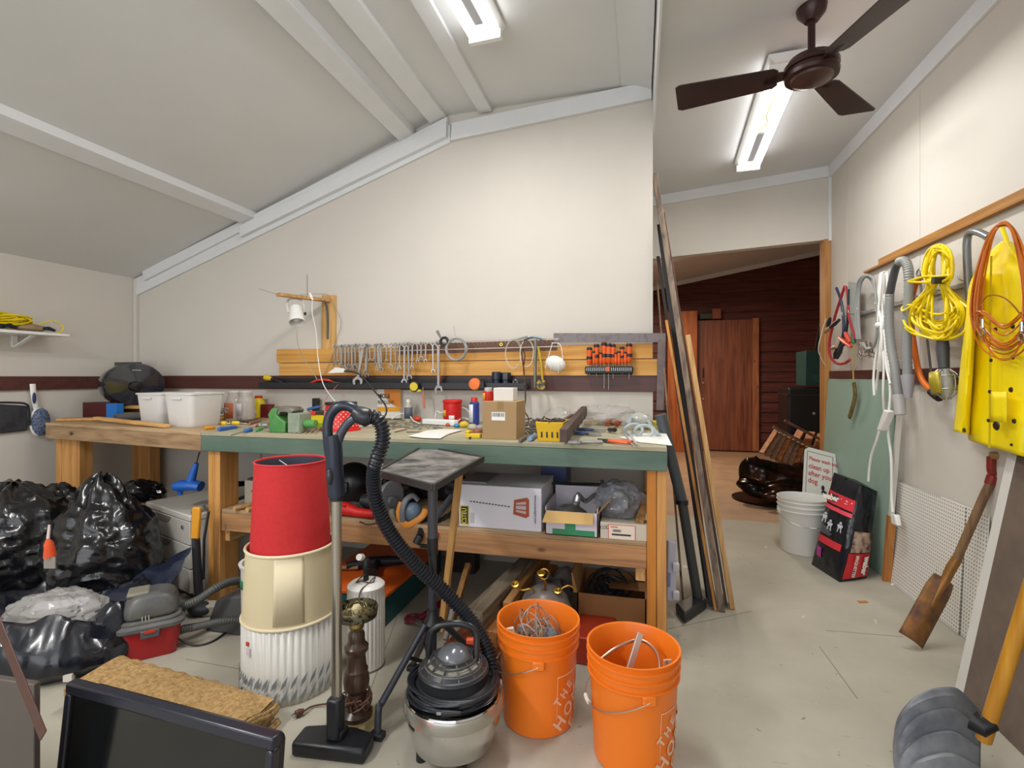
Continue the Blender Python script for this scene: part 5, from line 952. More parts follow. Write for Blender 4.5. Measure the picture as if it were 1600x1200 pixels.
# ================================================================= LAMPSHADES, LAMPS
P=CF((455-800)*2.13/F,2.13,0)
def ring_prof(r0,z0,r1,z1,t=.004): return [(r0,z0),(r1,z1),(r1-t,z1),(r0-t,z0)]
sp_r=.185
r=thing('lampshade','red fabric drum lampshade on top of the shade stack','lampshade',P+V((0,0,.5)))
mb=MB(T(P)); mb.lathe(ring_prof(.160,.50,.141,.925),56,closed=True); part(r,'fabric',mb,C('c8272a',.8,bump=.12,bscale=160,var=.12,scale=60))
mb=MB(T(P)); mb.lathe([(.136,.52),(.1355,.92),(.1345,.92),(.135,.52)],56,closed=True); part(r,'lining',mb,C('3a3f4c',.6))
mb=MB(T(P)); mb.tube([V((.141*math.cos(a),.141*math.sin(a),.925)) for a in [2*PI*i/56 for i in range(56)]],.0035,8,closed=True); part(r,'top_trim',mb,C('cf3038',.7))
mb=MB(T(P)); 
for k in range(3): a=.5+k*2*PI/3; mb.tube([V((.138*math.cos(a),.138*math.sin(a),.91)),V((.02*math.cos(a),.02*math.sin(a),.895))],.002,5)
mb.tube([V((.02*math.cos(a),.02*math.sin(a),.895)) for a in [2*PI*i/16 for i in range(16)]],.002,5,closed=True); part(r,'spider',mb,C('d8cfca',.4))
r=thing('lampshade','cream panelled lampshade in the middle of the shade stack','lampshade',P+V((0,0,.28)))
M_cr=C('d6c7a2',.75,var=.06,scale=2,bump=.06,bscale=120)
mb=MB(T(P)@RZ(-.2)); mb.lathe(ring_prof(.186,.296,.172,.575),8*6,closed=True); part(r,'fabric',mb,M_cr)
for k in range(0,3): 
    mb=MB(T(P)); a=math.atan2(-P.y,-P.x)-.36; mb.lathe([(.1872,.31),(.1732,.565)],10,a0=a,a1=a+.62) if k==1 else None
    if k==1: part(r,'pale_panel',mb,C('d9cbaa',.75),solid=.0005)
for z,rd in ((.575,.173),(.296,.188)):
    mb=MB(T(P)); mb.tube([V((rd*math.cos(a),rd*math.sin(a),z)) for a in [2*PI*i/56 for i in range(56)]],.006,8,closed=True); part(r,'rim_trim',mb,C('dccfae',.7))
r=thing('lampshade','plastic-wrapped white shade with zigzag border at bottom of stack','lampshade',P)
def pl(a,z): return .186+.0025*math.sin(a*46)
mb=MB(T(P)); n=230; vs=[];fs=[]
for z,ex in ((0.0,.004),(.04,.004),(.05,-.001),(.30,0)):
    for j in range(n): a=2*PI*j/n; R=pl(a,z)+ex+(.003*noise.noise(V((a*3,z*9,2)))); vs.append((R*math.cos(a),R*math.sin(a),z))
fs=[(i*n+j,i*n+(j+1)%n,(i+1)*n+(j+1)%n,(i+1)*n+j) for i in range(3) for j in range(n)]; mb.add(vs,fs); part(r,'pleats',mb,C('d2cfc8',.35,var=.05,scale=12,bump=.2,bscale=14),solid=.003)
for z in (.012,.066):
    mb=MB(T(P)); m=34
    for j in range(m):
        a=2*PI*j/m; q=[]
        for da,dz in ((0,0),(.10,.02),(.14,.052),(.03,.025)): R=.1935; q.append(V((R*math.cos(a+da),R*math.sin(a+da),z+dz)))
        qq=[p*1.0+V((p.x,p.y,0)).normalized()*.0015 for p in q]; mb.add(q+qq,[(0,1,2,3),(7,6,5,4),(0,4,5,1),(1,5,6,2),(2,6,7,3),(3,7,4,0)])
    part(r,'zigzag_border',mb,C('8b929a',.5),kind='stuff')
mb=MB(T(P)); a=-PI/2-.30; R=.190; mb.cbox((R*math.cos(a),R*math.sin(a),.235),(.008,.012,.014),RZ(a)); part(r,'red_arrow',mb,C('c8402c',.5)); mb=MB(T(P)); mb.cbox((R*math.cos(a+.03),R*math.sin(a+.03),.205),(.006,.022,.03),RZ(a)); part(r,'sticker',mb,C('d9cfd6',.5))
# paint pail behind
P=CF((420-800)*2.42/F,2.42,0); h=zat(P,876); r=thing('paint_pail','white plastic pail with green band standing behind the lampshades','pail',P)
mb=MB(T(P)); mb.lathe([(0,0),(.115,0),(.12,h),(.126,h),(.126,h-.01),(.13,h+.004),(.115,h+.004),(.11,.01),(0,.01)],32); part(r,'body',mb,C('cbc6c0',.45)); mb=MB(T(P)); mb.lathe([(.1215,h*.74),(.1218,h*.84)],24,a0=-3.4,a1=-1.8); part(r,'green_band',mb,C('2f7a50',.5),solid=.001)
# white fluted column lamp
P=CF((572-800)*2.24/F,2.24,0); r=thing('column_lamp','white fluted column table lamp base standing on floor under bench','lamp',P); n=168; vs=[];lv=[(.075,0),(.080,.004),(.080,.02)]+[(.079+.0005*(i%2),.02+.32*i/8) for i in range(1,9)]+[(.081,.345),(.081,.355),(.07,.365),(.05,.372),(.0,.374)]
mb=MB(T(P))
for (R,z) in lv:
    for j in range(n): a=2*PI*j/n; k=1+(.07 if .02<z<.34 else 0)*(abs(math.sin(a*14))-.5); vs.append((max(R,.001)*k*math.cos(a),max(R,.001)*k*math.sin(a),z))
mb.add(vs,[(i*n+j,i*n+(j+1)%n,(i+1)*n+(j+1)%n,(i+1)*n+j) for i in range(len(lv)-1) for j in range(n)]); part(r,'column',mb,C('d8d5cf',.35))
mb=MB(T(P)); mb.lathe([(0,0),(.083,0),(.083,.006),(.08,.008)],32); part(r,'base_ring',mb,C('5c5a56',.5))
q=P+V((.0,0,.374)); mb=MB(T(q)); mb.lathe([(0,0),(.012,0),(.012,.05),(.017,.055),(.017,.09),(.01,.10),(0,.10)],16); part(r,'socket',mb,M_blk)
mb=MB(T(q+V((-.01,-.015,.105)))@RX(1.2)); mb.lathe([(0,0),(.014,0),(.016,.01),(.014,.03),(0,.03)],16); part(r,'knob',mb,C('d8d6d0',.4))
mb=MB(); mb.tube(spline([q+V((0,-.01,.03)),q+V((-.03,-.03,.0)),q+V((0,-.04,.01)),q+V((.04,-.02,.0)),q+V((.045,0,.02)),q+V((.03,-.03,-.0)),q+V((.02,-.085,-.02)),q+V((.02,-.09,-.12)),q+V((.01,-.09,-.22)),q+V((-.01,-.1,-.36))]),.003,7); part(r,'cord',mb,C('4a4038',.5))
# brass and wood oil-style lamp
P=CF((557-800)*1.86/F,1.86,0); r=thing('oil_lamp','turned dark wood and brass lamp with pierced crown ring in foreground','lamp',P)
mb=MB(T(P)); mb.lathe([(0,0),(.088,0),(.088,.01),(.075,.02),(.07,.03),(0,.03)],36); part(r,'base_plate',mb,C('b7a878',.35,.5))
mb=MB(T(P)); mb.lathe([(0,.03),(.058,.03),(.056,.045),(.04,.06),(.034,.10),(.03,.115),(.034,.125),(.045,.135),(.047,.16),(.044,.18),(.04,.19),(.042,.2),(.036,.21),(.033,.25),(.036,.262),(.042,.27),(.043,.285),(.034,.295),(.030,.31),(.03,.33),(.02,.345),(0,.345)],36); part(r,'turned_column',mb,wood('4a352a','2a1d17','Z',knots=False,rough=.3))
mb=MB(T(P)); mb.lathe([(0,.34),(.022,.345),(.028,.36),(.024,.375),(.045,.385),(.05,.40),(.0,.40)],24); part(r,'burner',mb,C('8a7a48',.35,.8))
mb=MB(T(P)); mb.lathe([(0,.40),(.016,.40),(.018,.425),(.012,.435),(0,.435)],16); part(r,'socket',mb,C('d8c9a0',.4))
mb=MB(T(P)); mb.lathe([(.052,.385),(.074,.395),(.078,.425),(.076,.43),(.075,.425),(.071,.398),(.05,.388)],48,closed=True); g_=part(r,'crown_ring',mb,C('75705a',.4,.7,hx2='2c2a22',scale=90,thr=(.42,.5)))
mb=MB(T(P))
for k in range(12): a=2*PI*k/12; mb.tube(coilpts(V((.035*math.cos(a),.035*math.sin(a),.425)),.009,1,V((-math.sin(a),math.cos(a),0)),UP,0,12),.0012,5)
part(r,'scroll_gallery',mb,C('a09468',.35,.8),kind='stuff')
mb=MB(T(P))
mb.tube([V(((.045+.010*math.sin(i*.7))*math.cos(i*.31),(.045+.010*math.sin(i*.7))*math.sin(i*.31),.065+.05*((i*7)%50)/50)) for i in range(110)],.0032,6); part(r,'cord_wrap',mb,C('6b4a3c',.45))
cord('lamp_cable',[P+V((-.04,-.02,.05)),onZ(520,1100,.02),onZ(490,1103,.008),onZ(474,1112,.02)],.0035,C('5c3a30',.5),'brown lamp cable with plug lying by the stacked lampshades','cable')
r=thing('plug','dark brown two-pin plug lying on floor before the lampshades','plug',onZ(466,1112,.012)); a=onZ(475,1110,.015);b=onZ(462,1116,.015)
mb=MB(); mb.tube([a,a*.5+b*.5,b],[.007,.013,.012],10); part(r,'body',mb,C('5a332c',.4)); mb=MB(); dd=(b-a).normalized(); sd=dd.cross(UP)
for s_ in(-1,1): mb.beam(b+sd*.006*s_,b+sd*.006*s_+dd*.015,.002,.006)
part(r,'pin',mb,M_chr)

# ================================================================= UPRIGHT VACUUM WAND, HOSE, CANISTER
dW=1.72; P=CF((526-800)*dW/F,dW,0); r=thing('vacuum_wand','steel vacuum wand with navy handle standing upright in the foreground','vacuum cleaner',P)
M_nv=C('1c2230',.28,hx2='232b3e',scale=5); zt=zat(P,770)
mb=MB(); mb.tube([P+V((0,0,.16)),V((P.x,P.y,zt))],.0172,24); part(r,'steel_tube',mb,C('b5b0a6',.25,.9))
wp=lambda px,py,dd=dW:onD(px,py,dd)
mb=MB(); mb.tube(spline([wp(526,775),wp(525,762),wp(523,735),wp(522,705),wp(520,680)],4),[.020,.021,.0225,.026,.029,.031,.032,.033,.034,.0345,.034,.033,.031,.030,.029,.028,.026] if 0 else .0285,20); part(r,'grip_base',mb,M_nv)
mb=MB(); mb.tube(spline([wp(516,712),wp(513,690),wp(512,665),wp(517,647),wp(528,636),wp(541,634),wp(553,639),wp(563,650)]),.0175,16); part(r,'grip_loop',mb,M_nv)
mb=MB(); mb.tube(spline([wp(528,690),wp(534,675),wp(545,660),wp(560,650)]),.0155,16); part(r,'inner_brace',mb,C('3c424c',.3))
mb=MB(); mb.tube([wp(553,642),wp(562,648),wp(572,652),wp(580,650)],[.02,.031,.033,.026],20); part(r,'elbow',mb,C('23262c',.35))
mb=MB(); mb.tube([wp(526,782),wp(526,766)],[.0215,.0215],20); part(r,'collar',mb,M_blk)
mb=MB(); q=wp(515,745,dW-.03); mb.blob(q,(.012,.012,.028),14,10); part(r,'release_button',mb,C('2b2d33',.3))
mb=MB(); mb.box((P.x-.024,P.y-.03,.05),(P.x+.024,P.y+.02,.19)); part(r,'lower_socket',mb,C('22252c',.4),bevel=.01)
mb=MB(); hh=[(-.14,-.05),(.12,-.05),(.12,.04),(.04,.06),(-.05,.06),(-.14,.04)]; mb.prism(hh,.05,T(P)@RZ(.1)@T(0,0,.0)); part(r,'floor_head',mb,C('1a1c22',.4),bevel=.012)
mb=MB(); mb.box((P.x-.03,P.y-.02,.045),(P.x+.03,P.y+.03,.075)); part(r,'pivot',mb,M_blk,bevel=.006)
def hose(pts,R,label,name='vacuum_hose',pitch=.0125,mat=None,amp=.26):
    c=spline(pts,14); L=[0]
    for i in range(1,len(c)): L.append(L[-1]+(c[i]-c[i-1]).length)
    n=int(L[-1]/pitch)*4; out=[];rad=[]; j=0
    for i in range(n+1):
        s=L[-1]*i/n
        while j<len(L)-2 and L[j+1]<s: j+=1
        t=(s-L[j])/max(1e-9,L[j+1]-L[j]); out.append(c[j].lerp(c[j+1],t)); rad.append(R*(1+amp*(.5 if i%4 in(1,2) else -.5)))
    mb=MB(); mb.tube(out,rad,16); return single(name,mb,mat or C('1b1e26',.3),label,'hose',ang=60)
hose([wp(580,651),wp(590,655),wp(597,668),wp(598,690),wp(590,715),wp(584,745,1.75),wp(587,780,1.78),wp(600,815,1.8),wp(622,850,1.82),wp(655,888,1.84),wp(695,925,1.86),wp(728,960,1.86),wp(755,1000,1.84),wp(768,1035,1.80),wp(768,1062,1.76)],.0235,'thick ribbed black hose curving from wand handle to canister vacuum')
dC=1.72; P=CF((709-800)*dC/F,dC,0); r=thing('canister_vacuum','chrome canister vacuum with black vented dome and wrapped cable','vacuum cleaner',P)
M_cm=C('c9c9c9',.08,1.0)
mb=MB(T(P)); mb.lathe([(0,.03),(.11,.03),(.135,.05),(.155,.12),(.162,.185),(.158,.195),(.162,.2),(.158,.21),(.13,.215),(0,.215)],48); part(r,'bowl',mb,M_cm)
mb=MB(T(P)); mb.lathe([(.157,.16),(.168,.165),(.172,.19),(.165,.205),(.155,.2)],48,closed=True); part(r,'bumper',mb,C('aaa79f',.25,.7,hx2='d06a2c',scale=3,thr=(.3,.42)))
mb=MB(T(P)); mb.lathe([(0,.215),(.132,.215),(.138,.225),(.138,.235),(.118,.25),(.116,.275),(.12,.285),(.10,.305),(0,.31)],48); part(r,'motor_housing',mb,C('26282c',.4))
mb=MB(T(P)); mb.lathe([(0,.312),(.098,.306),(.1,.302)],40); part(r,'cream_cover',mb,C('b9b3a4',.4))
for rr_0,zz in ((.112,.292),(.094,.308),(.076,.32),(.06,.33)):
    mb=MB(T(P)); mb.tube([V((rr_0*math.cos(a),rr_0*math.sin(a),zz)) for a in [2*PI*i/48 for i in range(48)]],.0045,8,closed=True); part(r,'vent_ring',mb,C('3a3b3d',.4))
mb=MB(T(P))
for k in range(12): a=2*PI*k/12; mb.tube([V((.055*math.cos(a),.055*math.sin(a),.333)),V((.115*math.cos(a),.115*math.sin(a),.290))],.0035,6)
part(r,'vent_rib',mb,C('3a3b3d',.4))
mb=MB(T(P)); mb.lathe([(.058,.325),(.055,.335),(.04,.352),(.018,.362),(0,.364)],36); part(r,'dome',mb,C('6d7078',.2,.3))
mb=MB(T(P)@RZ(YAW)); mb.tube(spline([(-.088,.02,.30),(-.088,.02,.35),(-.075,.02,.405),(-.02,.02,.425),(.04,.02,.42),(.075,.02,.39),(.075,.0,.31)]),.0095,12,flat=1.2); part(r,'handle',mb,C('1f2024',.3))
mb=MB(T(P)@RZ(YAW)); mb.cbox((.055,.06,.345),(.035,.02,.018)); part(r,'switch',mb,C('d8502c',.4),bevel=.003)
mb=MB(T(P)); mb.tube([V(((.145+.009*math.sin(i*.43))*math.cos(i*.18),(.145+.009*math.sin(i*.43))*math.sin(i*.18),.222+.034*(.5+.5*math.sin(i*.057)))) for i in range(300)],.0048,8); part(r,'power_cable',mb,C('1b1e26',.35))
q=P+RT*.0-FW*.158+V((0,0,.235)); mb=MB(); mb.tube([q+RT*.04,q+RT*.0,q-RT*.02],[.006,.011,.010],10); part(r,'plug',mb,M_blk); mb=MB(); mb.beam(q-RT*.02,q-RT*.035,.004,.01); part(r,'plug_pin',mb,M_chr)
mb=MB(); q=CF((768-800)*1.76/F,1.76,.20); mb.cyl(q,q+V((0,0,.05)),.026); part(r,'hose_port',mb,M_blk)
mb=MB(T(P)); 
for k in range(4): a=.6+2*PI*k/4; mb.cyl((.11*math.cos(a),.11*math.sin(a),.0),(.11*math.cos(a),.11*math.sin(a),.04),.018,n=12)
part(r,'castor',mb,M_blk)
# tripod stand with tray
zt=.92; cs=[onZ(px,py,zt) for px,py in ((677,757),(755,713),(660,697),(590,735))]; cc=sum(cs,V())/4
r=thing('tripod_table','black tripod stand with dusty rectangular tray top in foreground','stand',V((cc.x,cc.y,0)))
mb=MB(); mb.hexa([p-V((0,0,.022)) for p in cs]+[p-V((0,0,.004)) for p in cs]); part(r,'tray',mb,C('85817c',.65,hx2='3a3a3a',scale=9,thr=(.38,.6),det=8))
for i in range(4):
    mb=MB(); mb.beam(cs[i]-V((0,0,.011)),cs[(i+1)%4]-V((0,0,.011)),.012,.026); part(r,'tray_edge',mb,C('2c2b2a',.5),bevel=.002)
pole=V((CF((676-800)*1.92/F,1.92,0).x,CF((676-800)*1.92/F,1.92,0).y,0)); zj=zat(pole,972); zb_=zat(pole,1050)
mb=MB(); mb.cyl(V((pole.x,pole.y,.66)),V((pole.x,pole.y,zt-.022)),.019); part(r,'upper_pole',mb,C('3f4046',.4))
mb=MB(); mb.cyl(V((pole.x,pole.y,zb_)),V((pole.x,pole.y,.67)),.0155); part(r,'lower_pole',mb,C('2f3138',.4))
mb=MB(); mb.cyl(V((pole.x,pole.y,.60)),V((pole.x,pole.y,.665)),.021); mb.cyl(V((pole.x-.05,pole.y,.63)),V((pole.x,pole.y,.63)),.008); part(r,'clamp_collar',mb,M_blk)
mb=MB(T(pole)); mb.lathe([(.016,zj-.03),(.03,zj-.03),(.036,zj),(.024,zj+.02),(.02,zj+.05),(.016,zj+.05)],20,closed=True); part(r,'leg_collar',mb,M_blk)
for i,(px,py,dd) in enumerate(((598,1118,1.80),(762,1013,2.10),(640,1050,2.25))):
    top=V((pole.x,pole.y,zj)); ft=onD(px,py,dd); dirv=V((ft.x-top.x,ft.y-top.y,0)).normalized()
    if i==0: pts=[top+dirv*.03,onD(600,1092,1.82),onD(592,1105,1.80),onD(590,1128,1.78)]; pts[-1].z=.02; pts[-2].z=max(pts[-2].z,.06)
    elif i==1: e=top+dirv*.34; e.z=.03; pts=[top+dirv*.03,top.lerp(e,.5),e]
    else: e=top+dirv*.30; e.z=.03; pts=[top+dirv*.03,top.lerp(e,.5),e]
    mb=MB(); mb.tube(spline(pts,5) if i==0 else pts,.0125,12); lg=part(r,'leg',mb,C('30333c',.4))
    mb=MB(); e=pts[-1]; mb.cbox(V((e.x,e.y,.012)),(.05,.035,.022)); part(lg,'rubber_foot',mb,M_rub,bevel=.005)
    m_=pts[0].lerp(pts[-1 if i else 1],.45); mb=MB(); mb.beam(V((pole.x,pole.y,zb_+.03)),m_,.006,.012); part(r,'brace',mb,M_blk)

# ================================================================= ORANGE BUCKETS
M_ob=C('ee7a1c',.38,var=.05,scale=3)
def bucket(P,label,col,rot,h=.37,Rt=.15,Rb=.131,group='orange buckets in the foreground',logo=True,hand=True,rname='bucket'):
    r=thing(rname,label,'bucket',P,group); M=T(P)@RZ(rot); s=Rt-Rb
    R=lambda z:Rb+s*z/h
    prof=[(0,.0),(R(0)-.004,.0),(R(0),.004),(R(h*.74),h*.74)]
    for z in(.76,.845,.93): prof+=[(R(h*z)+.001,h*z),(R(h*z)+.008,h*z+.002),(R(h*z)+.008,h*z+.007),(R(h*z)+.001,h*z+.009)]
    prof+=[(Rt+.003,h-.004),(Rt+.006,h),(Rt-.001,h),(Rt-.004,h-.006),(R(0)-.006,.012),(0,.012)]
    mb=MB(M); mb.lathe(prof,56); part(r,'body',mb,col)
    for a in(0,PI):
        mb=MB(M); x=R(h*.72)+.004; mb.cbox((x*math.cos(a),0,h*.73),(.018,.045,.035)); part(r,'handle_lug',mb,col,bevel=.006)
    if hand:
        x=R(h*.72)+.012; z0=h*.725; th=math.radians(-22)
        pts=[]
        for i in range(25):
            t=PI*i/24; pts.append(V((x*math.cos(t)*1.0,-(x+.004)*math.sin(t),z0-math.sin(t)*.075)))
        mb=MB(M); mb.tube(pts,.0022,8); hd=part(r,'wire_handle',mb,C('b8a89a',.3,.8))
        mb=MB(M); mb.tube(pts[11:14],.007,10); part(hd,'grip',mb,C('d8d4cc',.5))
    return r,M,R
for (px,dd,lab,rot,lgA) in ((841,1.905,'orange five-gallon bucket full of wires, left of the two',YAW-PI/2-.05,.70),(989,1.715,'orange five-gallon bucket with few metal scraps, right of the two',YAW-PI/2+.1,.85)):
    P=CF((px-800)*dd/F,dd,0); r,M,R=bucket(P,lab,M_ob,rot)
    # printed panel: white frame and lettering wrapped on the right side
    am=math.atan2(-P.y,-P.x)+lgA+ .35; M_pr=C('efc0a0',.5)
    def wrapbox(a0,a1,z0,z1,name,mat,tt=.0012):
        mb=MB(T(P)); mb.lathe([(R(z0)+tt,z0),(R(z1)+tt,z1)],16,a0=a0,a1=a1); return part(r,name,mb,mat,solid=.0006)
    for a0,a1,z0,z1 in ((am-.55,am-.54,.005,.215),(am-.55,am+.55,.213,.217),(am+.54,am+.55,.005,.215)): wrapbox(a0,a1,z0,z1,'print_frame',M_pr)
    for k,(s_,sz) in enumerate((('THE',.045),('HOME',.07),('DEPOT',.07))):
        # diagonal lettering, each glyph placed on the curved side
        for i,ch in enumerate(s_):
            u=(i-(len(s_)-1)/2)*sz*.78; x_=u*.72+(k-1)*.045; z_=.11+u*.70-(k-1)*.045; 
            if not(.01<z_<.205) or abs(x_)>.075: continue
            a=am+x_/R(z_); n_=V((math.cos(a),math.sin(a),-.05)); tx=V((-math.sin(a),math.cos(a),0)); xd=tx*.72+UP*.7
            text(r,ch,P+n_*(R(z_)+.0012)+V((0,0,z_)),xd,n_.cross(xd),sz,M_pr,.85,ext=.0002,bold=.002)
# contents
rr=random.Random(12)
PL=CF((841-800)*1.905/F,1.905,0); PR=CF((989-800)*1.715/F,1.715,0)
mb=MB()
for k in range(26):
    c=PL+V((rr.uniform(-.05,.05),rr.uniform(-.05,.05),.30+rr.uniform(-.05,.05))); ux=V((rr.uniform(-1,1),rr.uniform(-1,1),rr.uniform(-.5,.5))).normalized(); uz=V((rr.uniform(-.5,.5),rr.uniform(-.5,.5),1)).normalized()
    mb.tube(coilpts(c,rr.uniform(.03,.075),1,ux,uz,.3,18),rr.choice([.0015,.002,.0028]),5)
    
mb.v=[V((PL.x+(p.x-PL.x)*min(1,.125/max(1e-6,math.hypot(p.x-PL.x,p.y-PL.y))),PL.y+(p.y-PL.y)*min(1,.125/max(1e-6,math.hypot(p.x-PL.x,p.y-PL.y))),p.z)) for p in mb.v]
single('tangled_wires',mb,C('6e5146',.5,hx2='a99a90',scale=8),'tangle of brown and grey wires filling left orange bucket','wires',kind='stuff')
mb=MB(T(PL)); mb.lathe([(0,.27),(.128,.27)],24); single('wire_filler',mb,C('4a3a34',.8,hx2='8a7468',scale=60),'layer of dull scrap under the wires in left bucket','scrap',kind='stuff')
for i,(dx,dy,col,tilt,lab) in enumerate(((-.085,-.02,'d8d4cc',.25,'white folded plastic strip standing in left orange bucket'),(-.02,-.04,'b9c47a',-.35,'pale green and white strip leaning in left orange bucket'),(-.055,.0,'8d8d8c',.1,'grey cable bundle standing in left orange bucket'))):
    a=PL+RT*dx+FW*dy+V((0,0,.24)); b=a+RT*(-.09*tilt)+V((0,.0,.10)); mb=MB(); mb.beam(a,b,.03 if i!=1 else .014,.014,tuple(FW)); single('plastic_strip',mb,C(col,.5,bump=.3),lab,'strip',bevel=.004)
mb=MB(); mb.blob(PL+RT*.045+FW*-.03+V((0,0,.31)),(.035,.03,.035),18,12); single('motor_can',mb,C('66707c',.4),'blue-grey rounded motor among wires in left bucket','motor')
mb=MB(T(PR)); mb.lathe([(0,.14),(.136,.14)],24); single('metal_scrap',mb,C('9a5a34',.7,hx2='4a3a34',scale=40),'loose scrap covering the floor of right bucket','scrap',kind='stuff')
mb=MB(); mb.tube(spline([PR+RT*-.13+V((0,0,.30)),PR+RT*-.05+FW*.03+V((0,0,.34)),PR+RT*.04+FW*.06+V((0,0,.35)),PR+RT*.09+FW*.02+V((0,0,.32)),PR+RT*.07+FW*-.05+V((0,0,.26)),PR+RT*.02+FW*-.08+V((0,0,.22))]),.0055,10); single('copper_tube',mb,C('b58a78',.3,.7),'curved copper tube looping across right orange bucket','copper tube')
mb=MB(); a=PR+RT*-.05+FW*-.03+V((0,0,.20)); b=PR+RT*.035+FW*.04+V((0,0,.385)); mb.beam(a,b,.022,.012,tuple(FW)); single('metal_bracket',mb,C('c5bcb4',.35,.6),'long grey metal bracket standing diagonally in right bucket','bracket',bevel=.002)
r=thing('angle_bracket','small pale angle bracket on right side inside right bucket','bracket',PR+V((.1,0,.3))); mb=MB(); a=PR+RT*.105+FW*-.02+V((0,0,.27)); mb.beam(a,a+V((0,0,.055)),.014,.008,tuple(FW)); mb.beam(a+V((0,0,.05)),a+V((0,0,.05))+RT*.02,.014,.008,tuple(FW)); part(r,'plate',mb,C('c9c6b8',.4,.4))
hand_sd(PR+RT*-.075+V((0,0,.26)),PR+RT*-.03+V((0,0,.21)),'d8b0a0','thin pinkish wire end in the right bucket',.003,.6,name='wire',cat='wire'); mb=MB(); mb.tube([PR+RT*.02+V((0,-.02,.22)),PR+RT*.07+V((0,0,.25)),PR+RT*.10+V((0,0,.25))],[.012,.008,.005],8); single('door_handle_part',mb,C('7a5428',.35,.6),'dark brass lever lying inside right orange bucket','lever')
# ================================================================= LEFT WALL
r=thing('wall_shelf','small white shelf on the left wall piled with yellow cord and gloves','shelf',Ll(50,520,.1))
y0=YX(112,XL+.1); ya=YX(-30,XL+.1); z=zat(V((XL+.1,y0,0)),526)
zl_=Ll(60,523,.24).z
a_=onX(111,526,XL+.02); q0=onX(0,517,XL+.24)
zs2=1.28+ (HY-519)*dep(V((XL+.2,YX(60,XL+.2),0)))/F
yE=YX(106,XL+.22)
mb=MB(); mb.box((XL,yE-1.3,zs2-.02),(XL+.24,yE,zs2)); part(r,'board',mb,M_white,bevel=.003)
mb=MB(); mb.box((XL,yE-.2,zs2-.10),(XL+.012,yE-.17,zs2-.021)); mb.beam((XL+.01,yE-.185,zs2-.10),(XL+.18,yE-.185,zs2-.024),.025,.01); part(r,'bracket',mb,M_white)
M_yc=C('ecd200',.35)
rr=random.Random(31)
c=V((XL+.13,yE-.45,zs2+.06)); mb=MB()
for k in range(16):
    pts=[c+V((rr.uniform(-.03,.03)+.07*math.sin(t),-.34+.62*(.5+.5*math.cos(t))*(1 if 1 else 0),.0+rr.uniform(.0,.006)+.035*math.sin(t*2+k)+.03*(k/16)*(1-abs(math.cos(t))))) for t in [2*PI*i/16 for i in range(16)]]
    mb.tube(spline(pts,3,True),.0045,6,closed=True)
mb.v=[V((p.x,p.y,max(p.z,zs2+.004))) for p in mb.v]
single('extension_cable',mb,M_yc,'yellow extension cord heaped on the small white wall shelf','cord')
mb=MB(); mb.tube(spline([V((XL+.14,yE-.14,zs2+.05)),V((XL+.15,yE-.05,zs2+.09)),V((XL+.16,yE+.01,zs2+.05)),V((XL+.15,yE-.02,zs2+.006)),V((XL+.14,yE-.12,zs2+.006))]),.0045,7); single('cord_loop',mb,M_yc,'single yellow cord loop poking past the end of the wall shelf','cord')
for i,(dy,col,lab) in enumerate(((-.58,'a88a70','tan work glove lying on wall shelf at the photo left edge'),(-.42,'3b3d44','dark grey work glove lying on wall shelf under yellow cord'),(-.20,'a58a6a','tan and black work glove near end of the wall shelf'))):
    c=V((XL+.16,yE+dy,zs2)); r=thing('work_glove',lab,'glove',c,'gloves on the wall shelf')
    mb=MB(); mb.blob(c+V((0,0,.028)),(.05,.10,.026),24,14,fn=lambda d:1+.22*noise.noise(d*2.3+V((i,0,0)))); part(r,'palm',mb,C(col,.85,var=.25,scale=25))
    for k in range(4):
        mb=MB(); b=c+V((.035-.02*k,.06,.025)); mb.tube([b,b+V((0,.04,.008)),b+V((.005*k,.075,-.006+.004*k))],[.012,.012,.009],8); part(r,'finger',mb,C('26272b' if i!=1 else '1d1e21',.8))
# dustpan and brush
A=[Ll(-12,679,.03),Ll(44,673,.03),Ll(44,634,.03),Ll(-12,631,.03)]
r=thing('dustpan','black metal dustpan tray hanging on left wall under brown rail','dustpan',A[0])
mb=MB(); B=[p-V((.02,0,0)) for p in A]; mb.hexa([B[0],B[1],B[2],B[3],A[0],A[1],A[2],A[3]]); part(r,'tray',mb,C('1e1f23',.5,hx2='3a3b40',scale=14,thr=(.45,.75)),bevel=.012)
mb=MB(); mb.tube([*spline([Ll(-12,629,.045),Ll(20,629,.045),Ll(40,631,.045),Ll(45,640,.045),Ll(46,665,.045)],5)],.007,8); part(r,'rim',mb,C('35373d',.3,.5))
r=thing('scrub_brush','white-handled scrub brush with blue-grey bristles hanging on left wall','brush',Ll(57,640,.04))
mb=MB(); mb.tube(spline([Ll(51,600,.03),Ll(52,612,.035),Ll(54,626,.035),Ll(57,640,.03)]),.018,12,flat=.6); part(r,'handle',mb,M_wc)
mb=MB(); c=Ll(60,659,.035); mb.blob(c,(.018,.055,.10),22,14); part(r,'head',mb,M_wc)
mb=MB(); mb.blob(c+V((.025,0,0)),(.03,.055,.095),26,18,fn=lambda d:1+.10*noise.noise(d*9)); part(r,'bristles',mb,C('3c4760',.9,hx2='6e7a92',scale=90,thr=(.4,.6)))
mb=MB(); c2=Ll(53.5,622,.05); mb.blob(c2,(.006,.012,.04),14,10); part(r,'grip',mb,C('2c3a68',.5))
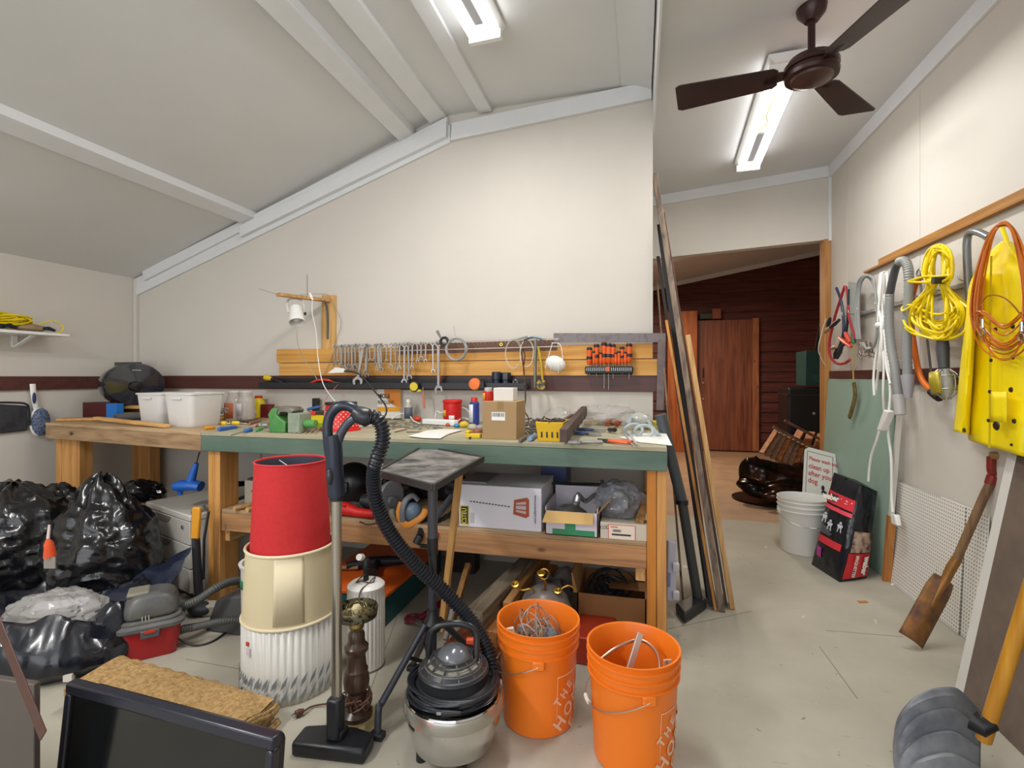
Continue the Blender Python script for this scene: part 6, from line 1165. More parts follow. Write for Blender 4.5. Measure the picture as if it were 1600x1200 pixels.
# ================================================================= LEFT FLOOR
M_gb=C('0c0d11',.22,bump=.7,bscale=9,coat=.2,stretch=(1.6,1.6,.35))
def garbage(c,r,seed,label,top=.0,seg=120,rings=80,neck=None,mat=None,amp=.16):
    sd=V((seed*2.7,seed*1.3,seed*.7))
    rn=random.Random(seed)
    def fn(d):
        ph=math.atan2(d.y,d.x); fold=.035*math.sin(ph*9+seed+3*noise.noise(d*2+sd))*max(0,d.z)**.5 if d.z>0 else 0
        n=noise.noise(d*1.6+sd)*.9+(1-2*abs(noise.noise(V((d.x*2.6,d.y*2.6,d.z*6))+sd)))*.34+(1-2*abs(noise.noise(V((d.x*5,d.y*5,d.z*11))+sd)))*.13
        k=1+amp*n+fold
        if neck and d.z>.90: k+=neck*(d.z-.90)/.10*(1+.3*math.sin(ph*5))
        return k
    mb=MB(); mb.blob(c,r,seg,rings,fn); mb.v=[V((p.x,p.y,max(p.z,.003))) for p in mb.v]
    return single('garbage_bag',mb,mat or M_gb,label,'garbage bag',group='full black garbage bags')
c=CF((161-800)*2.76/F,2.76,.285); garbage(c,(.265,.25,.325),4,'bulging tied black garbage bag in front of grey drawer cabinet',neck=.28)
c=CF((20-800)*2.8/F,2.8,.33); garbage(c,(.32,.27,.345),9,'taller black garbage bag against left wall at photo edge')
mb=crumple(onD(222,768,3.35),(.14,.1,.07),14,.25,2.5,50,30); single('garbage_bag',mb,M_gb,'small black bag piled behind drawer cabinet under bench','garbage bag')
c=onD(90,785,2.95); mb=crumple(c,(.12,.1,.10),17,.25,2.5,40,26); single('garbage_bag',mb,M_gb,'black bag top showing between the two big garbage bags','garbage bag')
# open, slumped bag with a rolled mouth, clear plastic rubbish inside
cO=CF((72-800)*2.30/F,2.30,0); r=thing('open_garbage_bag','slumped open blue-black garbage bag holding clear plastic rubbish','garbage bag',cO)
def ring(k,rx,ry,z,ox,oy,amp,sd_,n=110):
    out=[]
    for j in range(n):
        a=2*PI*j/n; d=V((math.cos(a),math.sin(a),0)); q=1+amp*(noise.noise(d*2.2+V((sd_,k*.35,0)))+.45*(1-2*abs(noise.noise(d*4+V((sd_,k*.5,3)))))+.3*(1-2*abs(noise.noise(d*9+V((sd_,k*.8,6))))))
        out.append(cO+RT*(ox+rx*q*math.cos(a))+FW*(oy+ry*q*math.sin(a))+V((0,0,max(.003,z+.09*(1 if k>1 else 0)*noise.noise(d*2.9+V((sd_+5,k*.2,1)))))))
    return out
lv=[ring(0,.36,.24,.003,0,0,.12,1),ring(1,.41,.29,.05,0,0,.16,2),ring(2,.41,.28,.11,.0,.01,.16,2.5),ring(3,.37,.27,.17,.0,.02,.20,3),ring(4,.35,.25,.225,.0,.05,.20,3.4),ring(5,.34,.24,.25,.0,.06,.20,3.6),ring(6,.31,.22,.235,0,.06,.2,3.8),ring(6,.26,.17,.15,0,.05,.10,1),ring(7,.10,.08,.13,0,.04,.1,1)]
n_=110; mb=MB(); mb.add([p for l in lv for p in l],[(i*n_+j,i*n_+(j+1)%n_,(i+1)*n_+(j+1)%n_,(i+1)*n_+j) for i in range(len(lv)-1) for j in range(n_)]+[tuple((len(lv)-1)*n_+j for j in range(n_))]); part(r,'bag_wall',mb,C('12151f',.25,bump=.5,bscale=6,coat=.2),sub=1)
P=[]
for i in range(14):
    row=[]
    for j in range(9):
        u=i/13; v=j/8; p=cO+RT*(.02+.40*u)+FW*(.16+.26*v-.02*u)+V((0,0,.16+.19*u*v+.05*noise.noise(V((u*3,v*3,2)))+.03*(1-2*abs(noise.noise(V((u*7,v*4,5))))))); row.append(p)
    P.append(row)
mb=MB(); mb.grid(P); part(r,'loose_flap',mb,C('1c2336',.3,bump=.4,bscale=6,coat=.2),solid=.004,sub=1)
c=cO+RT*.02+FW*.03+V((0,0,.17)); mb=crumple(c,(.22,.14,.10),23,.3,2.4,60,40); single('plastic_rubbish',mb,C('b9b6b2',.15,alpha=.6,bump=.7,bscale=16),'crumpled clear plastic wrapping lying in open black garbage bag','plastic rubbish')
mb=MB(); mb.cbox(cO+RT*.09+FW*-.02+V((0,0,.24)),(.20,.05,.035),RZ(.6)@RX(.3)); single('white_container',mb,C('c9c6cc',.4),'white plastic block on top of clear rubbish in open bag','container',bevel=.008)
for px,py,dd,s in ((108,925,2.3,.018),(120,932,2.28,.016)): pass
# scraper
r=thing('scraper','orange-handled paint scraper held between the two big garbage bags','scraper',onD(76,880,2.45))
mb=MB(); a=onD(75,842,2.42);b=onD(77,856,2.42);b2=onD(78,870,2.42); mb.tube([a,a*.5+b*.5,b,b2],[.008,.020,.022,.028],10,flat=.6); part(r,'handle',mb,C('d9532a',.4))
mb=MB(); mb.beam(b2,onD(78,888,2.42),.055,.006,tuple(FW)); part(r,'blade',mb,C('a9a39a',.4,.5))
mb=MB(); mb.tube([onD(77,820,2.44),onD(75,842,2.42)],[.005,.007],8); part(r,'tip',mb,C('c9b8b0',.4))
# drawer cabinet
BR=CF((297-800)*2.862/F,2.862,0); BLf=CF((228-800)*3.19/F,3.19,0); d=(BR-BLf); wv=d.length; d.normalize(); nrm=V((d.y,-d.x,0)); back=-nrm
M=Matrix([[d[i],back[i],(0,0,1)[i],BLf[i]] for i in range(3)]+[[0,0,0,1]])
M=M@T(.0,0,0); hC=.487
r=thing('drawer_cabinet','pale grey three-drawer pedestal cabinet standing under left bench','cabinet',(BR+BLf)/2)
M_cg=C('bfbbb2',.5,var=.04)
mb=MB(M); mb.box((.005,.02,.03),(wv-.005,.40,hC-.035)); part(r,'body',mb,M_cg,bevel=.003)
mb=MB(M); mb.box((0,-.002,hC-.035),(wv,.41,hC)); part(r,'top',mb,C('c9c5bc',.5),bevel=.006)
for k in range(3):
    z0=.04+k*.138; mb=MB(M); mb.box((.006,.0,z0),(wv-.006,.02,z0+.132)); dr=part(r,'drawer',mb,M_cg,bevel=.004)
    mb=MB(M); q=[(wv*.42+.10*math.cos(t),z0+.128+.045*math.sin(t)) for t in [PI+PI*i/14 for i in range(15)]]; MF_=M@Matrix(((1,0,0,0),(0,0,1,-.003),(0,1,0,0),(0,0,0,1))); mb.M=MF_; mb.prism(q,.003); part(dr,'recess_handle',mb,C('77736c',.6))
mb=MB(M@T(wv*.86,-.002,.41)@RX(PI/2)); mb.lathe([(0,0),(.012,0),(.012,.006),(0,.006)],16); part(r,'lock',mb,M_chr)
# blue caulking / glue gun
c=onD(283,768,2.98); c.z=hC; r=thing('blue_pump','bright blue plastic hand tool standing on the drawer cabinet','tool',c); M_bu=C('1d5cb4',.4)
cx=lambda px,py:onD(px,py,2.98)
mb=MB(); mb.tube([cx(274,760),cx(283,759),cx(300,758),cx(314,760)],[.035,.048,.046,.04],16,flat=.7); part(r,'base',mb,M_bu)
mb=MB(); mb.tube([cx(298,752),cx(303,735),cx(307,724)],[.026,.020,.014],12); part(r,'grip',mb,M_bu)
mb=MB(); mb.tube([cx(283,760),cx(281,773)],[.018,.014],10); part(r,'foot',mb,M_bu)
cord('tool_cable',[cx(307,724),cx(309,716),cx(312,706)],.004,M_dk,'short black cable rising from the blue tool','cable')
# snow brush
r=thing('snow_brush','black pole with yellow-orange scraper head leaning on the middle bench leg','snow brush',onD(312,965,2.72))
mb=MB(); mb.tube([onD(306,840,2.74),onD(309,900,2.74),onD(312,948,2.73)],[.024,.026,.024],12,flat=.6); part(r,'pole',mb,C('2e3036',.5,bump=.2))
mb=MB(); mb.beam(onD(308,792,2.74),onD(305,842,2.74),.045,.025,tuple(FW)); part(r,'scraper_head',mb,C('d89422',.4),bevel=.008)
mb=MB(); mb.tube([onD(318,790,2.75),onD(326,800,2.74),onD(319,842,2.74),onD(318,905,2.74)],.007,8); part(r,'rod',mb,M_blk)
mb=MB(); q=onD(313,960,2.70); q.z=.035; mb.blob(q,(.07,.05,.034),20,12); part(r,'foot',mb,C('24262c',.6,bump=.3))
# shop vacuum
P=G(238,1028); P=CF((238-800)*2.36/F,2.36,0); r=thing('shop_vacuum','small red and grey shop vacuum on floor by the garbage bags','vacuum cleaner',P); M=T(P)@RZ(YAW+.55)
def rrect(w,d_,z,rad,k=5):
    out=[]
    for cx_,cy_,a in((w/2-rad,d_/2-rad,0),(-w/2+rad,d_/2-rad,PI/2),(-w/2+rad,-d_/2+rad,PI),(w/2-rad,-d_/2+rad,1.5*PI)):
        for i in range(k+1): t=a+PI/2*i/k; out.append(V((cx_+rad*math.cos(t),cy_+rad*math.sin(t),z)))
    return out
def loft(mb,lv): n_=len(lv[0]); mb.add([p for l in lv for p in l],[(i*n_+j,i*n_+(j+1)%n_,(i+1)*n_+(j+1)%n_,(i+1)*n_+j) for i in range(len(lv)-1) for j in range(n_)]+[tuple(range(n_-1,-1,-1)),tuple((len(lv)-1)*n_+j for j in range(n_))]); return mb
mb=MB(M); loft(mb,[rrect(.19,.17,0,.03),rrect(.20,.18,.01,.03),rrect(.23,.21,.13,.035)]); part(r,'tank',mb,C('b01c22',.35,var=.1))
mb=MB(M); loft(mb,[rrect(.235,.215,.13,.04),rrect(.26,.24,.14,.045),rrect(.26,.24,.155,.045),rrect(.235,.215,.165,.05),rrect(.235,.215,.175,.05),rrect(.22,.20,.18,.05)]); part(r,'rim',mb,C('45464a',.5,hx2='6b6a66',scale=8))
mb=MB(M); loft(mb,[rrect(.215,.19,.178,.05),rrect(.215,.19,.19,.05),rrect(.21,.18,.23,.05),rrect(.19,.155,.268,.05),rrect(.12,.11,.292,.045)]); part(r,'motor_head',mb,C('3f4045',.4,hx2='66655f',scale=8),sub=1)
mb=MB(M); mb.cbox((-.05,.0,.283),(.085,.10,.02)); part(r,'top_grip',mb,C('7d796c',.6),bevel=.008)
mb=MB(M); mb.cbox((.0,-.118,.125),(.07,.012,.035)); part(r,'latch',mb,C('55565a',.5),bevel=.004); mb=MB(M); mb.cbox((.0,-.126,.138),(.04,.004,.012)); part(r,'badge',mb,C('c83a28',.5))
mb=MB(M); mb.cbox((.07,-.02,.262),(.035,.05,.025),RY(.5)); part(r,'switch',mb,C('c8302a',.4),bevel=.005)
mb=MB(M); 
for k in range(3): mb.cbox((-.03+.012*k,-.097,.19),(.004,.004,.02))
part(r,'vent',mb,C('b0ad9a',.5))
M_gh=C('4a4b49',.5)
hose([onD(272,950,2.42),onD(288,946,2.42),onD(310,937,2.42),onD(335,920,2.46),onD(360,909,2.55),onD(385,907,2.65),onD(400,910,2.7)],.0185,'grey ribbed shop vacuum hose rising behind lampshades, upper run',mat=M_gh,pitch=.011,amp=.15)
hose([onD(272,986,2.38),onD(300,981,2.40),onD(335,973,2.42),onD(365,969,2.45),onD(395,970,2.5)],.0165,'grey ribbed shop vacuum hose on the floor, lower run',mat=M_gh,pitch=.011,amp=.15)
hose([onD(200,1012,2.28),onD(188,1015,2.26),onD(172,1020,2.24),onD(158,1026,2.22)],.016,'black ribbed hose end between shop vacuum and open bag',pitch=.011)
mb=MB(); mb.cyl(onD(160,1024,2.2),onD(130,1036,2.17),.021,.023,16); single('hose_nozzle',mb,C('30343c',.35),'dark plastic hose nozzle lying by the jute mat','nozzle')
cord('tool_cable',[G(270,1010)+V((0,0,.05)),onZ(300,1008,.01),onZ(330,1003,.006),onZ(356,985,.006),onZ(364,972,.006),onZ(350,964,.006),onZ(320,972,.006),onZ(285,978,.05)],.0045,M_dk,'black shop vacuum cord looping on floor by the hoses','cable')
cord('tool_cable',[onD(137,1003,2.16),onD(140,1015,2.15),onD(150,1020,2.13),onD(160,1012,2.15),onD(170,996,2.2),onD(182,980,2.22)],.003,M_dk,'thin dark cable curling over open bag toward the vacuum','cable')
mb=MB(T(G(345,988)+V((0,0.05,0)))); mb.hexa([(-.09,-.06,0),(.12,-.06,0),(.12,.2,0),(-.09,.2,0),(-.05,-.03,.15),(.12,-.03,.19),(.12,.17,.19),(-.05,.17,.15)]); single('floor_nozzle',mb,C('4a4a4a',.55),'dark grey wedge-shaped plastic part behind the vacuum hoses','vacuum part',bevel=.01)
mb=MB(T(G(326,962))); mb.cbox((0,0.02,.03),(.07,.08,.06),RZ(.4)); single('concrete_block',mb,C('a29a8c',.8,bump=.4),'small pale grey block on floor under middle bench leg','block',bevel=.01)
# jute mat, folded in three layers
A=V(CF(-1.70,1.92,0));Bq=V(CF(-1.66,2.14,0)); Cq=CF(-.885,1.86,0); Dq=CF(-.93,1.62,0)
r=thing('jute_mat','folded coarse tan jute mat lying behind the black screen','mat',(A+Cq)/2)
M_j=C('c4a06c',.95,hx2='9c7a4a',scale=55,bump=.9,bscale=130,stretch=(1,1,1),thr=(.35,.6))
for k,(z0,z1,dx) in enumerate(((0.0,.036,.015),(.036,.072,-.01),(.072,.11,.01))):
    mb=MB(); n1,n2=40,12; top=[];bot=[]
    for i in range(n1+1):
        u=i/n1; rowt=[];rowb=[]
        for j in range(n2+1):
            v=j/n2; p=(A.lerp(Dq,u)).lerp(Bq.lerp(Cq,u),v)+RT*dx*(u-.3); e=math.sin(PI*v)**.25*math.sin(PI*min(1,u*1.02))**.12 if 0<v<1 else 0
            w_=.004*math.sin(u*60)*1+.003*noise.noise(p*9); rowt.append(p+V((0,0,z1+w_-(.016)*(1-e)+(.02*max(0,u-.85)/.15*math.sin(v*5) if k==2 else 0)))); rowb.append(p+V((0,0,z0+.002+.016*(1-e))))
        top.append(rowt);bot.append(rowb)
    mb.grid(top); mb.grid(bot); part(r,'fold',mb,M_j)
    mb=MB(); e0=[t[0]+FW*.001 for t in top]; 
    for jz in range(3): mb.tube([p+V((0,0,-.008-.011*jz+.003*math.sin(i*2.2+jz))) for i,p in enumerate(e0)],.0065,8)
    part(r,'braided_edge',mb,M_j,kind='stuff')
    mb=MB(); e1=[bt for bt in top[-1]]
    for jz in range(3): mb.tube([p+RT*(.004+.012*math.sin(PI*(jz+.5)/3))+V((0,0,-.006-.011*jz)) for i,p in enumerate(e1)],.0075,8)
    part(r,'fold_end',mb,M_j,kind='stuff')
# black flat screen in the lower left
A=CF(-1.335,1.52,.362); B=CF(-.60,1.285,.362); x=(B-A).normalized(); nv=V((x.y,-x.x,0)); up=(UP+nv*-.10).normalized(); h=.36; L=(B-A).length
M=Matrix([[x[i],up[i],nv[i],(A-up*h)[i]] for i in range(3)]+[[0,0,0,1]])
r=thing('television','black flat-screen television standing on floor at lower left','television',A-up*h)
fr=.032
for nm,a,b in (('bezel',(0,h-fr,-.02),(L,h,.012)),('bezel',(0,0,-.02),(fr*.75,h-fr,.012)),('bezel',(L-fr*.75,0,-.02),(L,h-fr,.012)),('bezel',(fr*.75,0,-.02),(L-fr*.75,fr,.012))):
    mb=MB(M); mb.box(a,b); part(r,nm,mb,C('1d1f2c',.3),bevel=.006)
mb=MB(M); mb.box((fr*.75,fr,-.015),(L-fr*.75,h-fr,.002)); part(r,'screen',mb,C('0d1012',.12))
mb=MB(M); mb.box((.02,.02,-.07),(L-.02,h-.03,-.02)); part(r,'back_cover',mb,C('18191d',.5),bevel=.02)
cord('tool_cable',[onZ(392,1098,.02),onZ(378,1100,.06),onZ(372,1112,.07),onZ(382,1125,.06),onZ(396,1120,.05),onZ(388,1112,.09)],.005,M_dk,'black cable loop standing beside the end of jute mat','cable')
mb=MB(); q=[onZ(107,1049,.02),onZ(122,1053,.02),onZ(112,1066,.02),onZ(98,1066,.02)]; mb.add(q+[p+V((0,0,.03)) for p in q],[(0,3,2,1),(4,5,6,7),(0,1,5,4),(1,2,6,5),(2,3,7,6),(3,0,4,7)]); single('paper_scrap',mb,C('cfc9be',.6),'white paper scrap sticking out under left end of jute mat','paper')
# brown steel angle and grey panel at the photo's lower left corner
plank(onD(-12,952,1.38),onD(68,1150,1.25),.004,.045,C('4e2a22',.5,hx2='3c1f1a',scale=6,bump=.1),'dark red-brown steel angle leaning across lower left corner','steel_angle','steel angle',side=tuple(UP))
mb=MB(); mb.beam(onD(-12,962,1.49),onD(64,1150,1.35),.02,.02,tuple(UP)); mb=MB()
a=CF(-1.80,1.50,0); b=CF(-1.31,1.40,0); zz=.435; q=[a,b,b-FW*.02,a-FW*.02]; mb.add(q+[p+V((0,0,zz)) for p in q],[(0,3,2,1),(4,5,6,7),(0,1,5,4),(1,2,6,5),(2,3,7,6),(3,0,4,7)]); single('taupe_board',mb,C('4f4843',.5,var=.1),'dark taupe panel standing at lower left corner behind steel angle','panel',bevel=.003)

# ================================================================= PLANKS AT THE WALL END
def lean(pb,db,pt,xt,th,wd,mat,label,name='plank',cat='plank',wdir=(0.12,1,0)):
    "board leaning from floor point (pixel pb at depth db) to pixel pt on plane X=xt"
    a=G(*pb); b=onX(pt[0],pt[1],xt)
    ax=(b-a).normalized(); w=V(wdir); w=(w-ax*w.dot(ax)).normalized(); t=ax.cross(w).normalized()
    mb=MB(); c=[a,a+w*wd,b+w*wd,b]; q=[p+t*th/2 for p in c]+[p-t*th/2 for p in c]
    zmin=min(p.z for p in q); q=[p+V((0,0,max(0,.002-zmin))) if k%4 in(0,1) else p for k,p in enumerate(q)]
    mb.add(q,[(0,1,2,3),(7,6,5,4),(0,4,5,1),(1,5,6,2),(2,6,7,3),(3,7,4,0)]); return single(name,mb,mat,label,cat,bevel=.002)
def yt(px,x): return onX(px,HY,x).y
def lean2(bp,yb,tp,yt_,th,wd,mat,label,**k):
    "floor pixel bp; top pixel tp at world Y=yt_"
    a=G(*bp); b=onY(tp[0],tp[1],yt_); ax=(b-a).normalized(); w=V((.06,1,0)); w=(w-ax*w.dot(ax)).normalized(); t=ax.cross(w).normalized()
    c=[a,a+w*wd,b+w*wd,b]; q=[p+t*th/2 for p in c]+[p-t*th/2 for p in c]; q=[V((p.x,p.y,max(p.z,.002))) for p in q]
    mb=MB(); mb.add(q,[(0,1,2,3),(7,6,5,4),(0,4,5,1),(1,5,6,2),(2,6,7,3),(3,7,4,0)]); return single(k.get('name','plank'),mb,mat,label,'plank',bevel=.0015)
lean2((1145,953),0,(1075,523),3.05,.026,.09,wood('d0a56c','a87c46','Z'),'pale pine plank, rightmost and shortest at the wall corner')
lean2((1135,946),0,(1037,332),3.45,.014,.14,C('4a3530',.5,hx2='7a4e34',scale=4),'thin dark plank between the pine and weathered grey planks')
lean2((1128,957),0,(1023,270),3.40,.034,.16,wood('8d7a68','4d3e36','Z',1.4),'tallest weathered grey-brown plank leaning to the ceiling at wall end')
lean2((1118,955),0,(1041,500),3.2,.016,.22,wood('c58a42','8f5a26','Z'),'orange-brown wide board leaning edge-on at wall corner')
lean2((1112,948),0,(1030,350),3.44,.03,.20,C('17181e',.5),'black sheet added for the shade between the leaning planks')  # black sheet added where the planks' side faces lie in shade
lean2((1106,935),0,(1028,400),3.42,.02,.12,C('2a1d1a',.6,var=.2),'dark stained board leaning behind the orange-brown board')
lean2((1067,940),0,(1027,440),3.42,.012,.03,wood('8f7354','5c4632','Z'),'thin weathered lath leaning nearest the workbench end')
mb=MB(); P0=G(1092,948); P0=onD(1090,940,2.80); P1=onD(1066,785,2.78); P2=onD(1032,648,2.76)
r=thing('vacuum_pipe','grey telescopic vacuum pipe with black floor nozzle by the bench leg','vacuum cleaner',G(1085,965))
mb.tube([P0+V((0,0,.02)),P1],[.026,.026],18); part(r,'lower_pipe',mb,C('3a3d40',.45)); mb=MB(); mb.tube([P1,P2],[.029,.031],18); part(r,'upper_pipe',mb,C('4b5056',.4)); mb=MB(); mb.tube([P1-V((0,0,.01)),P1+V((-.001,0,.015))],.033,18); part(r,'collar',mb,M_blk)
mb=MB(); q=[G(1070,976),G(1105,952),G(1090,938),G(1055,957)]; mb.add(q+[p+V((0,0,.055)) for p in q],[(0,3,2,1),(4,5,6,7),(0,1,5,4),(1,2,6,5),(2,3,7,6),(3,0,4,7)]); part(r,'nozzle',mb,C('26272a',.5),bevel=.012)
r=thing('folding_step','white plastic folding step stool standing behind the bench leg','step stool',G(1050,945)); 
mb=MB(); mb.beam(onD(1047,938,2.72),onD(1049,845,2.75),.05,.05,tuple(FW)); part(r,'frame',mb,C('c3c5da',.4),bevel=.008)
for py in(886,930): mb=MB(); mb.cbox(onD(1056,py,2.69),(.035,.03,.045)); part(r,'latch',mb,C('d6d6e2',.4),bevel=.006)
mb=MB(); mb.cbox(onD(1045,906,2.69),(.015,.02,.07)); part(r,'panel',mb,C('7f82b4',.4))

# ================================================================= HALL FLOOR ITEMS
# teal drywall board leaning on right wall
ya,yb=4.80,YX(1397,XR-.03); zt1=onX(1302,592,XR-.03).z; a=V((XR-.10,ya,0.003));b=V((XR-.075,yb,.003)); mb=MB(); c=V((XR-.03,yb,zt1));d=V((XR-.03,ya,zt1)); q=[a,b,c,d]; mb.add(q+[p+V((.013,0,0)) for p in q],[(0,3,2,1),(4,5,6,7),(0,1,5,4),(1,2,6,5),(2,3,7,6),(3,0,4,7)]); single('drywall_board',mb,C('8fa89a',.7,var=.03),'large sage green wall panel leaning against right hall wall','board')
# long stick with white and orange lengths
a=G(1385,908); b=onX(1405,648,XR-.045); r=thing('long_stick','long stick, white above and orange-brown below, leaning by green panel','stick',a); m=a+(b-a)*.40
mb=MB(); mb.beam(a,m,.028,.04,(1,0,0)); part(r,'lower_part',mb,wood('bb7a3a','8c5424','Z')); mb=MB(); mb.beam(m,b,.022,.024,(1,0,0)); part(r,'upper_part',mb,C('d6d2c8',.5))
# pegboard sheets
M_peg,nt,bs=_mk('pegboard'); N=nt.nodes;Lk=nt.links; tc=N.new('ShaderNodeTexCoord'); sp=N.new('ShaderNodeSeparateXYZ'); Lk.new(tc.outputs['Object'],sp.inputs[0])
def _m(op,a,b=None):
    n=N.new('ShaderNodeMath'); n.operation=op
    for i,v in enumerate((a,b)):
        if v is None: continue
        if isinstance(v,(int,float)): n.inputs[i].default_value=v
        else: Lk.new(v,n.inputs[i])
    return n.outputs[0]
fr_=lambda s:_m('SUBTRACT',_m('FRACT',_m('MULTIPLY',s,52)),.5)
dx_=fr_(sp.outputs['Y']);dz_=fr_(sp.outputs['Z']); hole=_m('LESS_THAN',_m('ADD',_m('MULTIPLY',dx_,dx_),_m('MULTIPLY',dz_,dz_)),.05)
mx=N.new('ShaderNodeMixRGB'); Lk.new(hole,mx.inputs[0]); mx.inputs[1].default_value=lin('e6e3dc'); mx.inputs[2].default_value=lin('7f7a70'); Lk.new(mx.outputs[0],bs.inputs['Base Color']); bs.inputs['Roughness'].default_value=.5
def peg(px0,px1,ptL,off0,off1,label,zb=.003):
    ya=YX(px0,XR-off0);yb=YX(px1,XR-off0); z1=zat(V((XR-off0,ya,0)),ptL); mb=MB(); q=[V((XR-off1,ya,zb)),V((XR-off1,yb,zb)),V((XR-off0,yb,z1)),V((XR-off0,ya,z1))]; mb.add(q+[p+V((.004,0,0)) for p in q],[(0,3,2,1),(4,5,6,7),(0,1,5,4),(1,2,6,5),(2,3,7,6),(3,0,4,7)]); single('pegboard',mb,M_peg,label,'pegboard',group='white pegboard sheets')
peg(1403,1508,751,.02,.05,'taller white pegboard sheet leaning on right wall behind another'); peg(1379,1466,813,.03,.065,'lower white pegboard sheet, front one nearest the stick')
peg(1470,1545,776,.014,.04,'white pegboard sheet leaning right of the others behind spade')
# spade
tipL=G(1418,1003); tip=G(1435,1016); top=onX(1563,716,XR-.16)
blade_c=onD(1452,968,2.42); r=thing('spade','square-bladed rusty spade with red handle leaning on right wall','spade',tip)
s0=onD(1426,1001,2.355); socket=onD(1478,905,2.43); sh=onD(1540,770,2.33); hd=onD(1565,712,2.29)
u=(socket-s0).normalized(); sidev=(RT*.62-UP*.62-FW*.35); sidev=(sidev-u*sidev.dot(u)).normalized(); nn=u.cross(sidev)
LB=(socket-s0).length*1.02; Wb=.054
P=[]
for i in range(11):
    t=i/10; w_=Wb*(1 if t<.85 else 1-(t-.85)*1.2); row=[]
    for j in range(9):
        v=-1+2*j/8; row.append(s0+u*(LB*t*.98)+sidev*(w_*v)+nn*(.018*v*v-.012*math.exp(-(v*3)**2)*t))
    P.append(row)
mz=min(p.z for rw in P for p in rw); 
mb=MB(); mb.grid(P); mb.v=[V((p.x,p.y,max(p.z,.002))) for p in mb.v]; part(r,'blade',mb,C('96652f',.6,.3,hx2='4a3430',scale=9,thr=(.3,.6),bump=.2),solid=.003)
mb=MB(); mb.tube([s0+u*LB*.45,s0+u*LB*.8,socket,onD(1486,888,2.42),onD(1496,872,2.41)],[.006,.014,.020,.022,.021],16); part(r,'socket',mb,C('9a6a30',.45,.3,var=.3,scale=20))
mb=MB(); mb.tube([onD(1492,880,2.415),sh,onD(1547,756,2.32)],[.0185,.0185,.018],16); part(r,'shaft',mb,wood('8a6a4a','5c4028','Z',rough=.5))
M_rd=C('8c2a1e',.4,var=.2,scale=20); hb=onD(1546,757,2.32); y1=onD(1548,722,2.305); y2=onD(1582,720,2.27)
mb=MB(); mb.tube([hb,onD(1552,744,2.315)],[.020,.024],14); mb.tube(spline([onD(1553,744,2.315),onD(1549,734,2.31),onD(1549,714,2.305)]),[.017]*13,12); part(r,'yoke',mb,M_rd)
mb=MB(); mb.tube(spline([onD(1552,746,2.315),onD(1566,734,2.29),onD(1580,716,2.27)]),.016,12); part(r,'yoke',mb,M_rd)
mb=MB(); mb.cyl(onD(1547,712,2.305),onD(1582,712,2.27),.018,n=16); part(r,'grip',mb,wood('b89464','8a6438','X',knots=False))
# charcoal bag
r=thing('charcoal_bag','black and red bag of barbecue briquettes standing before green panel','charcoal bag',G(1310,905))
bl=G(1268,882);bf=G(1312,910);br_=G(1354,911); br_=onD(1354,908,dep(bf)+.06); br_.z=.003
tl=onD(1303,738,3.42);tf=onD(1346,757,3.22);tr=onD(1371,768,3.26)
bb=bl+(br_-bf); bb.z=.003; tb=tl+(tr-tf)+V((0,0,.01))
def bil(a,b,c,d,u,v): return (a.lerp(b,u)).lerp(d.lerp(c,u),v)
def bagface(a,b,c,d,nx,ny,bul,seed,nrm):
    P=[]
    for i in range(nx+1):
        row=[]
        for j in range(ny+1):
            u=i/nx;v=j/ny; e=(math.sin(PI*u)*math.sin(PI*min(1,v*1.0)))**.5 if 0<u<1 and 0<v<1 else 0
            p=bil(a,b,c,d,u,v)+nrm*(bul*e+e*.012*noise.noise(V((u*4,v*7,seed)))+e*.008*(1-2*abs(noise.noise(V((u*9,v*12,seed)))))); row.append(p)
        P.append(row)
    return P
nf=(bf-bl).cross(tl-bl).normalized(); nf=-nf if nf.dot(C0-bf)<0 else nf
ns=(br_-bf).cross(tf-bf).normalized(); ns=-ns if ns.dot(C0-bf)<0 else ns
M_cb_=C('15171e',.25,bump=.4,bscale=22)
mb=MB(); mb.grid(bagface(bl,bf,tf,tl,16,28,.022,1,nf)); mb.grid(bagface(bf,br_,tr,tf,12,28,.015,2,ns)); mb.grid(bagface(br_,bb,tb,tr,8,14,.0,3,-nf)); mb.grid(bagface(bb,bl,tl,tb,8,14,.0,4,-ns)); mb.grid(bagface(tl,tf,tr,tb,6,6,.0,5,UP)); part(r,'sack',mb,M_cb_)
def patch(u0,u1,v0,v1,face,mat,name,off=.026):
    a,b,c,d,n_=((bl,bf,tf,tl,nf) if face==0 else (bf,br_,tr,tf,ns)); P=[]
    nx,ny=10,6
    for i in range(nx+1):
        row=[]
        for j in range(ny+1):
            u=u0+(u1-u0)*i/nx;v=v0+(v1-v0)*j/ny; e=(max(0,math.sin(PI*u)*math.sin(PI*v)))**.5; row.append(bil(a,b,c,d,u,v)+n_*((.022 if face==0 else .015)*e+.012*e*noise.noise(V((u*4,v*7,1 if face==0 else 2)))+.009*e+.002))
        P.append(row)
    mb=MB(); mb.grid(P); return part(r,name,mb,mat)
def pt(u,v,face,o=.004):
    a,b,c,d,n_=((bl,bf,tf,tl,nf) if face==0 else (bf,br_,tr,tf,ns)); e=(math.sin(PI*u)*math.sin(PI*v))**.5; return bil(a,b,c,d,u,v)+n_*((.022 if face==0 else .015)*e+.012*e*noise.noise(V((u*4,v*7,1 if face==0 else 2)))+.009*e+.002+o)
M_rp=C('d0303c',.35); uv=(tl-bl).normalized(); uh=(bf-bl).normalized(); uh=(tf-tl).normalized(); uh=(uh-uv*uh.dot(uv)).normalized()
